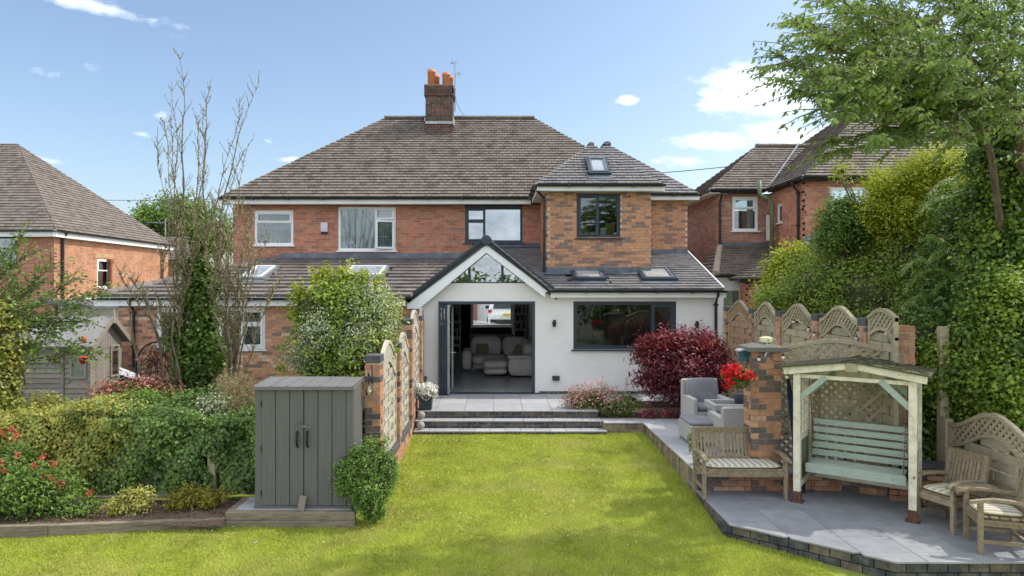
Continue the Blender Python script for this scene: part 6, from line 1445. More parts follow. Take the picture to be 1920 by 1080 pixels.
bulbs([(1484,628,12.9),(1488,605,12.4),(1503,604,12.2),(1517,619,11.8),(1527,625,11.6),(1549,621,11.3),(1572,610,10.9),(1593,622,10.6),(1606,636,10.3),(1637,624,9.9),(1662,619,9.6),(1669,645,9.4)],
      [(1488,604,12.4),(1502,604,12.2),(1516,618,11.8),(1527,628,11.5),(1551,620,11.3),(1571,609,10.9),(1593,622,10.6),(1606,635,10.3),(1638,623,9.9),(1662,626,9.55)], 'festoon string of round bulbs draped along the arched fence panels')
t = thing('garden_parasol', 'folded dark blue parasol leaning against the trellis right of the large pillar', 'parasol', (4.38, 9.75, ZL))
a, b = P(1504,925,9.75), P(1477,705,9.95); a.z = ZL+.02; MB().tube([a, a.lerp(b,.15), a.lerp(b,.5), a.lerp(b,.85), b], [.05,.06,.045,.035,.018], 9).build('canopy', M_dkblue, t, True); MB().tube([b, b+(b-a)*.04], .016, 8).build('pole', M_galv, t, True)
# hanging basket
hb = thing('hanging_basket', 'half-round coir hanging basket of bright red flowers on the large pillar', 'hanging basket', tuple(P(1388,726,9.75)))
z = P(1389,712,9.72); mb = MB(); mb.lathe([(.01,-.13),(.07,-.11),(.12,-.06),(.135,0),(.12,0)], tuple(z), 18); mb.build('coir_liner', mat('coir', [(.16,.12,.045),(.10,.075,.03)], nscale=30, bump=1), hb, True, True)
MB().tube([(z.x+.135*math.cos(2*PI*j/20), z.y+.135*math.sin(2*PI*j/20), z.z) for j in range(21)], .006, 5, cap=False).bar((z.x+.1, z.y+.02, z.z+.3), (z.x+.12, z.y+.12, z.z), .01).build('wire_frame', M_black, hb, True)
t = thing('outdoor_tap', 'pale pipe and dark tap standing against the white wall behind the pink flowers', 'tap', tuple(P(1175,735,16.0)))
MB().tube([P(1173,745,16.0), P(1174,707,16.0), P(1181,703,16.05)], .022, 8).build('pipe', mat('pinkish_pipe', [(.66,.55,.48)]), t, True); MB().bar(P(1181,706,16.0), P(1179,697,16.0), .03).build('tap_handle', M_black, t, True)
# ================================================================== PLANTS
L_ivy = leafmat('ivy_leaf', [(.055,.105,.022),(.095,.17,.032),(.145,.235,.045),(.24,.34,.07)], rough=.4, spec=.5)
L_var = leafmat('variegated_ivy_leaf', [(.10,.16,.035),(.24,.29,.055),(.50,.47,.11),(.64,.58,.17)], rough=.45)
L_mid = leafmat('mid_green_leaf', [(.065,.13,.025),(.115,.20,.035),(.17,.27,.045),(.25,.34,.06)])
L_lau = leafmat('hedge_leaf', [(.10,.17,.03),(.18,.26,.04),(.27,.35,.05),(.37,.43,.065)])
L_gold = leafmat('golden_leaf', [(.20,.27,.018),(.32,.38,.025),(.43,.47,.035),(.54,.54,.05)])
L_yel = leafmat('yellow_variegated_leaf', [(.20,.22,.03),(.42,.40,.08),(.56,.53,.16),(.14,.18,.03)])
L_brn = leafmat('bronze_yellow_leaf', [(.14,.15,.02),(.25,.23,.03),(.32,.28,.04),(.09,.12,.02)])
L_sil = leafmat('silver_variegated_leaf', [(.15,.23,.07),(.30,.37,.17),(.55,.57,.40),(.70,.70,.56)])
L_lime = leafmat('lime_leaf', [(.12,.20,.03),(.20,.30,.04),(.30,.39,.055),(.44,.49,.08)])
L_chr = leafmat('cherry_leaf', [(.13,.21,.05),(.19,.29,.065),(.26,.37,.08),(.38,.47,.10)], spec=.4, trans=.45)
L_mapl = leafmat('purple_maple_leaf', [(.085,.016,.028),(.17,.03,.045),(.28,.07,.085),(.42,.19,.22)], rough=.5, trans=.25)
L_maplr = leafmat('red_maple_leaf', [(.25,.02,.02),(.38,.05,.035)], rough=.5)
L_box = leafmat('box_shrub_leaf', [(.05,.125,.022),(.105,.21,.032),(.21,.34,.06),(.38,.48,.15)])
L_conif = leafmat('fern_leaf', [(.13,.23,.045),(.20,.33,.055),(.27,.41,.065)])
L_red = leafmat('red_flower', [(.50,.006,.01),(.62,.012,.018),(.42,.004,.01)], trans=.2)
L_coral = leafmat('coral_flower', [(.55,.09,.05),(.62,.15,.09),(.48,.06,.04)], trans=.2)
L_pink = leafmat('pink_flower', [(.62,.26,.30),(.70,.46,.46),(.60,.18,.20),(.78,.68,.64)], trans=.2)
L_white = leafmat('white_flower', [(.74,.73,.66),(.82,.82,.78),(.66,.66,.5)], trans=.2)
L_photi = leafmat('young_red_leaf', [(.38,.12,.09),(.48,.19,.15),(.30,.15,.08),(.54,.28,.22)], trans=.25)
L_catk = leafmat('catkin', [(.34,.28,.15),(.44,.38,.22),(.27,.26,.12)], rough=.8, trans=.2)
M_core = mat('foliage_shade', [(.045,.055,.022),(.065,.065,.03)], nscale=9, rough=1)  # dark filling inside foliage, with the inner shade put into its colour
M_dry = leafmat('dry_stem_leaf', [(.25,.20,.09),(.34,.28,.14),(.16,.17,.06)])

def stems(name, root, base, tips, r=.02, m=None, jit=.05, n=6, sides=5):
    mb = MB()
    for tp in tips:
        b = Vector(base)+Vector((random.uniform(-1,1), random.uniform(-1,1), 0))*r*2
        pts = twigpath(b, tp, n, jit); mb.tube(pts, [r*(1-.8*i/n) for i in range(n+1)], sides)
    return mb.build(name, m or M_barkg, root, True, True)
def shrub(name, lbl, cat, blobs, n, size, lm, base, rs=.02, asp=.5, cs=.07, per=24, shell=.5, group=None, core=0, up=.6, extra=None, stemsm=None, fl=None, ntips=9, outb=.6, dirb=None):
    t = thing(name, lbl, cat, tuple(base), 0, group)
    foliage('foliage', blobs, n, size, lm, t, asp=asp, cs=cs, per=per, shell=shell, floor=fl, up=up, outb=outb, dirb=dirb)
    tips = []
    for k in range(ntips):
        b = random.choice(blobs); c, r = b[0], b[1]; d = Vector((random.gauss(0,1), random.gauss(0,1), random.gauss(0,1))).normalized()
        tips.append(Vector((c[0]+d.x*r[0]*.75, c[1]+d.y*r[1]*.75, c[2]+d.z*r[2]*.75)))
    stems('stems', t, base, tips, rs, stemsm)
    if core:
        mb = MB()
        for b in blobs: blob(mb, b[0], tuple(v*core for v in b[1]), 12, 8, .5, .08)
        mb.build('inner_shade', M_core, t, True)  # solid dark core standing for the shade between the leaves
    return t
# -- ivy hedge on the left --------------------------------------------
hd = thing('ivy_hedge', 'long dense ivy-covered hedge behind the planting bed', 'hedge', (-5.5, 9.8, -.45))
def hedge_top(x): return .70+.06*math.sin(x*1.9)+.04*math.sin(x*5.1)
hx0, hx1, hy0, hy1 = -8.2, -3.42+.02, 9.62, 10.35
xs = np.linspace(hx0, hx1, 34); mb = MB()
for i in range(33):
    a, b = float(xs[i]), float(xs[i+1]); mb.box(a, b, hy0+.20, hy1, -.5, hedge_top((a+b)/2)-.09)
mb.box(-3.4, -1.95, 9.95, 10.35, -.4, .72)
mb.build('inner_shade', M_core, hd, True)  # solid dark boxes standing for the shade inside the hedge
def hedge_leaves(nm, n, xa, xb, lm, size, asp, fn=None):
    x = xa+(xb-xa)*rng.random(n); f = rng.random(n)
    front = f < .62
    z = np.where(front, -.46+rng.random(n)*1.16, .70); top = .70+.06*np.sin(x*1.9)+.04*np.sin(x*5.1)
    bulge = .07*np.sin(x*3.3+z*4)+.06*np.sin(x*7.7-z*6)+.03*np.sin(x*17+z*13)
    y = np.where(front, hy0+bulge+.05*rng.normal(size=n), hy0+(hy1+.3-hy0)*rng.random(n)); z = np.where(front, np.minimum(z, top+.03*rng.normal(size=n)), top+.05*rng.normal(size=n))
    if fn is not None: k = fn(x, z, y); x, y, z, front = x[k], y[k], z[k], front[k]
    n = len(x); nr = np.zeros((n, 3)); nr[:, 1] = np.where(front, -1, -.2); nr[:, 2] = np.where(front, .55, 1); nr = unit(nr+rng.normal(size=(n, 3))*.42)
    cl = .5+.5*np.sin(x*9+np.sin(z*8)*2)*np.sin(z*11+y*3); T = np.clip(.25+.35*cl+.4*rng.random(n)-.1, 0, .99)
    V, F, TT = leaf_geo(np.stack([x, y, z], 1), nr, size, asp, T, np.array([0,-.2,-.9])); link(nm, np_mesh(nm, V, F, TT), lm, hd, True)
def inv(x, z, y): return ((x-.4*z) < -5.5+.25*np.sin(z*5)+.3*rng.normal(size=len(x))) 
def cov(x, z, y): return ~((np.abs(x+4.0+.1*np.sin(z*6)) < .05) & (z > -.35) & (z < .15) & (y < 9.8))
hedge_leaves('dark_ivy', 36000, hx0, -3.38, L_ivy, .05, .85, lambda x, z, y: cov(x, z, y) & ~inv(x, z, y))
hedge_leaves('variegated_ivy', 26000, hx0, -4.4, L_var, .046, .75, inv)
foliage('dark_ivy', [((-2.9, 9.95, .15), (.75,.2,.62))], 5000, .06, L_ivy, hd, asp=.85, cs=.07)
MB().bbox(-4.06, -3.95, 9.60, 9.66, -.45, .2, .005).build('fence_stump', M_fence, hd, True)

# -- things behind / above the hedge ------------------------------------
shrub('fern_shrub', 'bright feathery green shrub rising above the hedge beside the red-leaved bush', 'shrub', [B(262,758,10.6,45,22),B(232,770,10.6,30,18)], 4500, .05, L_conif, P(262,800,10.6), cs=.05, asp=.3, core=.7)
shrub('red_leaved_bush', 'bush with bright red young leaves before the wooden shed', 'shrub', [B(245,730,11.4,48,22),B(205,745,11.2,28,24),B(285,730,11.6,36,18),B(312,738,11.6,24,14)], 2100, .085, L_photi, P(250,800,11.3), asp=.3, cs=.09, per=9, shell=.3, extra=1)
foliage('green_leaves', [B(245,742,11.4,50,20),B(285,742,11.6,34,16)], 2600, .06, L_mid, [o for o in bpy.data.objects if o.name.startswith('red_leaved_bush')][0], asp=.35, cs=.07, per=12)
shrub('dark_evergreen_shrub', 'dark green shrub spilling over the hedge below the ivy column', 'shrub', [B(315,775,10.5,60,32),B(380,768,10.4,55,30),B(440,790,10.3,45,30)], 12000, .055, L_ivy, P(360,820,10.5), asp=.6, cs=.06, core=.75)
shrub('grey_green_shrub', 'grey-green shrub beside the bare tree, above the hedge right end', 'shrub', [B(405,770,10.2,34,26)], 3500, .045, L_sil, P(405,810,10.2), asp=.45, cs=.05, core=.7)
shrub('dry_grassy_shrub', 'straw-coloured twiggy shrub just left of the grey shed', 'shrub', [B(452,760,10.2,34,40),B(440,730,10.4,36,26)], 4200, .07, M_dry, P(455,810,10.2), asp=.14, cs=.07, shell=.2, up=.1, outb=.1)
shrub('yellow_shrub', 'yellow-green shrub at the foot of the wooden shed, above the hedge', 'shrub', [B(85,768,10.6,42,22),B(60,778,10.5,35,18)], 4200, .055, L_yel, P(85,810,10.6), cs=.06, core=.7)
def spikes(name, lbl, spots, h, m, w_=.018):
    t = thing(name, lbl, 'plant', tuple(spots[0])); 
    for sp in spots:
        mb = MB()
        for i in range(7):
            a = random.uniform(0, 2*PI); l = h*random.uniform(.6, 1.1); d = Vector((math.cos(a), math.sin(a), 0))*l*.3; x = Vector((-math.sin(a), math.cos(a), 0))*w_
            p0, p1, p2 = Vector(sp), Vector(sp)+d*.35+Vector((0,0,l*.6)), Vector(sp)+d+Vector((0,0,l))
            mb.add([p0-x, p0+x, p1+x*.9, p1-x*.9, p2], [(0,1,2,3),(3,2,4)], random.random())
        mb.build('leaf_blades', m, t, True)
spikes('iris_clump', 'clumps of upright sword-shaped leaves above the hedge near the wooden shed', [P(px, 790, 10.5) for px in (38, 45, 118, 130, 150, 172, 182)], .42, L_mid)
# ivy-clad trunk
t = thing('ivy_clad_tree', 'tall slim tree trunk wrapped in ivy in front of the brick extension', 'tree', tuple(P(370,770,12.4)))
base = P(372,770,12.4); tp = P(375,500,12.4)
MB().tube(twigpath(base, tp, 10, .02), .06, 8).build('trunk', M_bark, t, True)
bl = []
for i in range(12):
    py = 512+i*22; ww = [8,15,19,14,17,15,27,36,30,36,25,27][i]; bl.append(B(372+11*math.sin(i*1.9)+(8 if i in (1,2,3) else 0), py, 12.3, ww, 17))
foliage('ivy_leaves', bl, 21000, .07, L_ivy, t, asp=.85, cs=.06, shell=.6, dirb=(0,-.2,-.8)); foliage('ivy_sprays', [B(352,560,12.2,12,16),B(400,590,12.2,14,10),B(330,610,12.2,14,12),B(412,670,12.2,12,14),B(388,535,12.2,14,10),B(378,500,12.3,26,14),B(340,640,12.2,26,26),B(350,680,12.2,20,30),B(398,640,12.2,12,30)], 5200, .075, L_mid, t, asp=.7, cs=.07)
mb = MB(); [blob(mb, b[0], tuple(v*.6 for v in b[1]), 10, 6, .5, .08) for b in bl]; mb.build('inner_shade', M_core, t, True)
# bare multi-stemmed trees
def bare_tree(lbl, bases, tips, Y, r, cat='tree', name='bare_tree', nside=7, twl=.38, catk=.45, low=None):
    t = thing(name, lbl, cat, tuple(bases[0])); mb = MB(); tw = MB(); CP = []
    for i, (tpx, tpy, bi, rr_) in enumerate(tips):
        b = bases[bi]; e = P(tpx, tpy, Y+random.uniform(-.3,.3)); n = 14; pts = []
        jx, jy = random.uniform(-1,1), random.uniform(-1,1)
        for k in range(n+1):
            u = k/n; q = b.lerp(e, u); hx = (e.x-b.x)
            q.x = b.x+hx*(u**(1.2+.5*jx))+(.05*math.sin(u*9+i)+.03*math.sin(u*23+i*2))*(.3+u); q.y += .12*math.sin(u*6+jy*3)*u; pts.append(q)
        mb.tube(pts, [max(rr_*(1-u/n)**.9, .0045) for u in range(n+1)], 6)
        for k in range(4, n):
            for _ in range(nside if k > 6 else nside//2):
                if random.random() < .5: continue
                a = random.uniform(0, 2*PI); l = twl*random.uniform(.3,1)*(1.15-k/n*.6); d = Vector((math.cos(a)*.5, math.sin(a)*.5, .9)).normalized()
                q0 = pts[k].lerp(pts[min(k+1,n)], random.random()); q1 = q0+d*l
                tp_ = twigpath(q0, q1, 3, .12); tw.tube(tp_, [.006,.005,.004,.003], 4)
                CP += [q0.lerp(q1, v) for v in (.3,.5,.7,.85,1)]
        for v in range(n*5):
            u = .35+.65*random.random(); k = min(int(u*n), n-1); CP.append(pts[k].lerp(pts[k+1], u*n-k))
    mb.build('stems', M_barkg, t, True, True); tw.build('twigs', M_barkg, t, True, kind='stuff')
    CP = np.array([tuple(p) for p in CP if random.random() < catk])
    if len(CP):
        CP = CP+rng.normal(size=CP.shape)*.012; V, F, TT = leaf_geo(CP, unit(rng.normal(size=CP.shape)), .045, .42, None, (0,0,-.7)); link('catkins', np_mesh('catkins', V, F, TT), L_catk, t, True)
    return t
bs = [P(350,760,12.2), P(358,760,12.3), P(430,750,11.9), P(344,700,12.2)]
bare_tree('tall bare tree with several thin upright stems and hanging catkins', bs, [(341,106,0,.034),(322,148,0,.022),(299,238,0,.02),(309,225,0,.02),(400,150,1,.032),(473,152,1,.032),(448,183,1,.022),(391,205,0,.026),(467,268,1,.032),(330,225,0,.03),(378,225,1,.03),(447,275,1,.026)], 12.2, .05, catk=.42, nside=9, twl=.5)
b2 = [P(438,752,11.9), P(330,720,12.0), P(345,735,12)]
bare_tree('thicket of thin brown catkin-laden stems around the ivy-clad trunk', b2, [(430,380,0,.028),(455,372,0,.026),(480,400,0,.024),(410,372,0,.026),(395,400,0,.02),(500,350+90,0,.02),(350,385,1,.022),(370,400,1,.02),(325,420,1,.018),(305,470,1,.016),(440,430,0,.02),(385,440,0,.018),(465,450,0,.02),(340,430,1,.018),(418,420,0,.018),(295,560,2,.014),(250,520,2,.012),(210,505,2,.012),(515,520,0,.015),(400,500,0,.02)], 12.0, .03, name='catkin_shrub', cat='shrub', nside=10, twl=.5, catk=.85)
stemt = thing('curved_tree', 'small leaning tree with curved forked trunk right of the ivy-clad trunk', 'tree', tuple(P(430,752,11.6)))
mb = MB()
for pth in ([(425,752),(440,742),(443,722),(432,700),(436,670),(430,640),(425,600),(430,560)], [(436,680),(450,640),(465,600),(480,570)], [(432,650),(415,610),(400,585)], [(268,722),(262,690),(252,650),(245,600),(240,560)], [(312,742),(306,700),(300,650),(286,600),(270,560),(245,520)], [(300,640),(280,590),(275,540)], [(340,740),(335,690),(322,640),(325,600)], [(398,760),(405,720),(420,690)]):
    n = len(pth); mb.tube([P(x, y, 11.7) for x, y in pth], [.021*(1-.6*i/n) for i in range(n)], 7)
mb.build('trunk', M_bark, stemt, True, True)
# variegated bush
t = shrub('variegated_bush', 'large rounded bush with green and silver-white leaves behind the fence', 'bush', [B(600,640,11.5,52,60),B(655,610,11.6,62,70),B(700,600,11.8,48,56),B(640,560,11.6,50,36),B(590,575,11.5,45,34),B(670,660,11.4,60,50),B(615,690,11.3,55,30)], 19000, .07, L_lime, P(640,760,11.6), cs=.08, per=22, rs=.03, shell=.6, core=.72, ntips=20)
foliage('silver_leaves', [B(690,590,11.5,46,54),B(670,640,11.3,40,40),B(600,620,11.2,30,30),B(570,670,11.2,35,25)], 13000, .042, L_sil, t, cs=.075, shell=.75, asp=.45); foliage('shoots', [B(612,520,11.6,10,18),B(660,515,11.6,12,22),B(705,530,11.6,14,16),B(575,560,11.5,16,14),B(595,528,11.6,14,20),B(640,520,11.6,12,16),B(560,590,11.5,22,16),B(680,520,11.7,10,16),B(560,545,11.5,14,16),B(745,560,11.9,10,24),B(525,690,11.5,14,8)], 2600, .06, L_gold, t, cs=.05, shell=.1)
# evergreen shrub by the shed
t = shrub('evergreen_shrub', 'rounded variegated evergreen shrub at the right front corner of the grey shed', 'shrub', [B(660,885,8.98,26,30),B(690,870,9.0,28,36),B(722,880,9.1,24,32),B(686,915,8.92,44,26),B(692,942,8.92,30,22),B(646,908,8.95,18,22),B(726,908,9.05,14,22),B(700,960,8.95,22,14)], 19000, .03, L_box, P(690,972,8.95), cs=.028, per=15, core=.74, shell=.6, up=.8, ntips=12)
foliage('upright_shoots', [B(668,852,9.0,8,14),B(692,834,9.0,7,20),B(700,845,9.0,10,16),B(718,838,9.1,8,24),B(735,865,9.1,7,18),B(645,868,8.95,7,14),B(630,890,8.95,6,14),B(655,858,9,6,12)], 2000, .035, L_box, t, cs=.03, shell=.1)
# bed plants
shrub('golden_bed_shrub', 'pale yellow tiered shrub in the planting bed left of the hose', 'shrub', [B(247,948,8.95,32,12),B(255,928,9.0,30,9),B(215,952,8.95,16,9)], 3000, .04, L_yel, P(248,975,8.95), cs=.035, per=16, ntips=8, shell=.4)
shrub('bronze_bed_shrub', 'olive-yellow spreading shrub in the planting bed beside the hose', 'shrub', [B(340,938,9.1,26,14),B(368,925,9.15,28,14),B(390,935,9.1,18,14),B(420,925,9.2,16,8),B(322,948,9.05,14,7)], 3600, .036, L_brn, P(365,960,9.1), cs=.035, per=16, ntips=8, shell=.4)
t = shrub('coral_flowered_shrub', 'leafy shrub with coral-red flower heads at the left edge of the bed', 'shrub', [B(30,930,9.0,60,46),B(90,925,9.1,55,45),B(130,945,9.0,40,28),B(20,880,9.3,50,40),B(-50,930,9.0,60,50),B(158,955,8.95,22,16)], 17000, .055, L_mid, P(70,970,9.0), cs=.06, per=18, core=.7, asp=.42, ntips=14)
for (px, py) in ((2,868),(8,885),(22,805),(30,815),(37,855),(62,870),(78,857),(80,892),(98,868),(96,900),(105,908),(117,906),(168,924),(5,812)): foliage('flower_head', [B(px,py,8.95,5,8)], 60, .03, L_coral, t, asp=.35, cs=.015, shell=.1, per=10)
# left overhanging tree: real twigs with leaves
def leafy_tree(name, lbl, paths, lm, size, nt, tl, per, droop=-.4, asp=.5, trunkm=None, r0=.04, hang=.02, cat='tree', trunk=None, spread=.9, flat=.35):
    t = thing(name, lbl, cat, tuple(trunk[0] if trunk else paths[0][0])); mb = MB(); tw = MB(); Ps = []; Ds = []
    for pth in paths:
        a, b = pth; n = 9; pts = twigpath(a, b, n, .05, sag=-.06); mb.tube(pts, [max(r0*(b-a).length/4*(1-.88*i/n), .006) for i in range(n+1)], 6)
        L_ = (b-a).length; k = int(nt*L_)
        for _ in range(k):
            u = random.random()**.75; i = min(int(u*n), n-1); q = pts[i].lerp(pts[i+1], u*n-i); dm = (b-a).normalized()
            ang_ = random.uniform(-1,1)*spread; v = Matrix.Rotation(ang_, 3, 'Z') @ dm; v.z += random.uniform(-flat, flat); v.normalize()
            l = tl*random.uniform(.5,1.2); e = q+v*l; e.z += droop*.12*l; m_ = q.lerp(e, .5)+Vector((0,0,.04*l)); tw.tube([q, m_, e], [.007,.005,.003], 4)
            for j in range(per):
                s = (j+.6)/per; c_ = q.lerp(m_, s*2) if s < .5 else m_.lerp(e, s*2-1)
                sd = (1 if j % 2 else -1); sv = Vector((-v.y, v.x, 0))*sd; off = sv*size*.4+Vector((0,0,-size*.25)); Ps.append(c_+off); Ds.append((v*.45+sv*.7+Vector((0,0,droop))).normalized())
    if trunk:
        for (p, r) in trunk[1]: mb.tube(p, r, 10)
    mb.build('branches', trunkm or M_bark, t, True, True); tw.build('twigs', trunkm or M_bark, t, True, kind='stuff')
    Pn = np.array([tuple(p) for p in Ps])+rng.normal(size=(len(Ps), 3))*hang; Dn = np.array([tuple(d) for d in Ds])
    nr = unit(rng.normal(size=Pn.shape)*.8+np.array([0,-.5,.5])); cl = .5+.5*np.sin(Pn[:,0]*2.7+Pn[:,2]*3)*np.sin(Pn[:,1]*3+Pn[:,0])
    V, F, TT = leaf_geo(Pn, nr, size, asp, np.clip(.35*cl+.6*rng.random(len(Pn)), 0, .99), Dn, prim=True); link('leaves', np_mesh('leaves', V, F, TT), lm, t, True)
    return t
tb = P(-60,760,10.5)
tips = [(200,545),(140,520),(95,500),(170,600),(120,640),(60,470),(40,440),(150,570),(90,560),(30,520),(10,480),(190,660),(100,600),(40,590),(0,560),(130,610),(75,530),(20,620),(160,650),(60,640)]
leafy_tree('garden_tree', 'light leafy tree reaching in from the left edge over the wooden shed', [(P(-70+random.uniform(-20,30), 700-random.uniform(0,160), 10.5), P(x, y, 10.3+random.uniform(-.5,.6))) for x, y in tips], L_mid, .062, 18, .34, 9, droop=-.2, asp=.6, cat='tree', r0=.03, trunkm=M_bark, hang=.045, spread=1.4, flat=.8)
shrub('ivy_shrub', 'yellow-green ivy clump at the left edge beside the wooden shed', 'shrub', [B(14,640,10.0,28,50),B(8,720,10.0,24,50),B(-10,600,10,30,40)], 5500, .055, L_var, P(8,790,10.0), asp=.75, cs=.06, core=.7)
# round tree in the distance
tt = thing('distant_tree', 'rounded green tree far behind between the left house and the semi', 'tree', tuple(P(335,560,62)))
foliage('crown', [B(335,425,62,62,48,3),B(290,420,62,34,28,3),B(390,440,62,40,40,3),B(350,395,62,34,20,2),B(320,470,62,60,30,3),B(275,400,62,16,12,1)], 15000, .32, L_mid, tt, cs=.38, per=30, shell=.75); MB().tube([P(335,560,62), P(335,430,62)], .35, 8).build('trunk', M_bark, tt, True)
mb = MB(); [blob(mb, b[0], tuple(v*.8 for v in b[1]), 12, 8, .5, .08) for b in (B(335,425,62,62,48,3),B(390,440,62,40,40,3),B(320,470,62,60,30,3))]; mb.build('inner_shade', M_core, tt, True)
# -- terrace plants ------------------------------------------------------
t = shrub('pink_flowered_plant', 'loose plant covered in small pink and white flowers before the white wall', 'plant', [B(1085,752,14.3,34,16),B(1115,745,14.5,42,20),B(1155,762,14.2,48,18),B(1180,752,14.4,24,16)], 9000, .045, L_mid, P(1125,782,14.4), cs=.05, asp=.35, core=.55, shell=.3, ntips=26, rs=.006)
foliage('flowers', [B(1085,735,14.2,34,15),B(1120,728,14.3,42,17),B(1140,745,14.1,46,16),B(1075,752,14.1,22,12)], 1500, .032, L_pink, t, asp=.8, cs=.05, per=5, shell=.3); foliage('sparse_flowers', [B(1185,752,14.2,30,20),B(1165,762,14.0,36,14)], 190, .03, L_pink, t, asp=.8, cs=.06, per=3)
mt = thing('purple_maple', 'broad purple-leaved maple in front of the white house wall', 'tree', tuple(P(1310,790,14.4)))
bl = [B(1240,660,14.4,46,26),B(1290,645,14.5,60,26),B(1330,665,14.5,36,32),B(1240,700,14.3,42,26),B(1290,695,14.2,60,34),B(1335,710,14.4,32,30),B(1270,730,14.3,50,20),B(1305,745,14.3,30,14),B(1215,720,14.3,20,8)]
foliage('crown', bl, 19000, .085, L_mapl, mt, asp=.42, cs=.085, per=18, shell=.55, up=.9, outb=.3, dirb=(0,-.3,-.45)); foliage('red_tips', [B(1250,642,14.3,46,14),B(1330,650,14.3,20,14),B(1215,655,14.3,12,8)], 1300, .08, L_maplr, mt, asp=.4, cs=.07, up=.9)
stems('branches', mt, P(1310,782,14.4), [Vector(b[0]) for b in bl]+[Vector(b[0])+Vector((.2,0,.2)) for b in bl], .028, M_bark); MB().tube([P(1310,790,14.4), P(1312,765,14.4), P(1308,740,14.4)], [.07,.055,.04], 8).build('trunk', M_bark, mt, True)
foliage('flowers', [(( -1.45,14.12,.36), (.19,.17,.14))], 1700, .035, L_white, tp1, asp=.9, cs=.035, per=6, shell=.7); foliage('foliage', [((-1.45,14.12,.31), (.15,.13,.09))], 700, .05, L_mid, tp1, cs=.03)
foliage('sprays', [((-1.27,14.1,.45), (.08,.08,.06)), ((-1.6,14.1,.46), (.06,.08,.06))], 50, .035, L_white, tp1, asp=.9, cs=.03, per=3)
foliage('foliage', [B(1306,825,10.3,9,10,.08)], 700, .04, L_mid, tp2, asp=.7, cs=.03)
foliage('trailing_plant', [B(1298,838,10.2,6,7,.05)], 160, .03, L_sil, tp2, asp=.8, cs=.02)
foliage('flowers', [B(1372,695,9.65,16,10,.1),B(1388,702,9.62,18,9,.1),B(1367,715,9.65,8,10,.08),B(1408,703,9.65,8,6,.06)], 520, .045, L_red, hb, asp=.95, cs=.022, per=7, shell=.75, up=.2, outb=1); foliage('foliage', [B(1384,706,9.7,22,14,.12)], 900, .04, L_mid, hb, asp=.5, cs=.04)
shrub('bedding_plants', 'low dark ground plants under the maple', 'plant', [B(1245,778,14.0,40,5),B(1210,776,14.0,16,5)], 900, .05, L_mapl, P(1250,783,14), cs=.05, ntips=3)
# -- right-hand mass of planting -----------------------------------------
D_ = dict(cs=.10, per=22, shell=.66)
shrub('clipped_hedge', 'deep green bushy hedge rising behind the arched fence panels', 'hedge', [B(1560,540,13.5,90,60,1.0),B(1640,560,12.6,90,70,1.0),B(1500,565,14.5,70,36,.8),B(1590,480,14.2,70,50,.9),B(1700,520,12.5,80,80,1.0),B(1740,610,11.5,60,80,.8),B(1620,610,12.4,90,40,.8)], 56000, .062, L_lau, P(1600,700,13.2), core=.76, rs=.05, **D_)
shrub('golden_shrub', 'golden-green shrub in front of the neighbour house upstairs window', 'shrub', [B(1690,340,12.6,70,26,.7),B(1760,320,12.2,60,40,.7),B(1668,365,12.8,36,18,.5),B(1700,400,12.6,90,36,.8),B(1675,430,12.8,60,36,.7),B(1780,380,12,60,50,.7),B(1577,322,13,9,10,.2)], 36000, .058, L_gold, P(1700,600,12.6), asp=.42, core=.5, rs=.04, ntips=26, cs=.1, per=24, shell=.5)
shrub('golden_climber', 'pale yellow-green leafy shrub over the low tiled roof right of the grey extension', 'shrub', [B(1470,520,15.4,34,36,.5),B(1500,490,15.4,40,24,.5),B(1450,560,15.2,26,30,.4),B(1530,590,14.5,50,18,.5),B(1475,590,14.6,30,14,.4),B(1570,600,13.8,30,14,.4)], 11000, .085, L_gold, P(1480,640,15), asp=.6, core=.6, cs=.12, shell=.55, ntips=14)
t = shrub('standard_tree', 'small dark-leaved tree with a pale slim trunk before the neighbour window', 'tree', [B(1570,420,13.1,34,30,.45),B(1600,405,13.1,28,28,.4),B(1560,450,13.0,28,24,.4),B(1592,445,13,30,24,.4),B(1578,385,13.1,22,16,.3)], 10000, .065, L_mid, P(1580,480,13.0), cs=.08, core=.7, asp=.42, ntips=16)
MB().tube([P(1585,560,13.0), P(1582,510,13.0), P(1579,455,13.0)], [.045,.04,.03], 8).build('trunk', mat('pale_bark', [(.30,.25,.18)], nscale=8, namt=.3), t, True)
# sumac fronds
t = thing('frond_tree', 'tree with long drooping feathery fronds in the middle of the right-hand planting', 'tree', tuple(P(1790,620,10.8)))
fr_ = [(1690,495,-1),(1700,520,-1),(1740,480,-1),(1785,455,1),(1690,565,-1),(1750,540,-1),(1800,520,1),(1720,600,-1),(1830,560,1),(1860,430,1),(1770,590,-1),(1840,510,1),(1740,350,-1),(1790,330,-1),(1720,385,-1),(1850,360,1),(1880,470,1)]
Ps = []; Ds = []; mb = MB()
for (px, py, s) in fr_:
    for rep in range(2):
        a = P(px-s*52+random.uniform(-15,15), py-12+random.uniform(-10,10), 10.8); b = P(px, py+random.uniform(5,22), 10.3); pts = [a.lerp(b, k/16)+Vector((0,0,.10*math.sin(PI*k/16))) for k in range(17)]; mb.tube(pts, .006, 4)
        for k in range(1, 17):
            dv = (pts[k]-pts[k-1]).normalized()
            for sd in (-1, 1):
                l = .13*(1-.55*abs(k/16-.4)); d = (Vector((0,-.75*sd,0))+dv*.5+Vector((0,0,-.5))).normalized(); Ps.append(pts[k]+d*l*.5); Ds.append((tuple(d), l))
mb.build('frond_stalks', M_barkg, t, True)
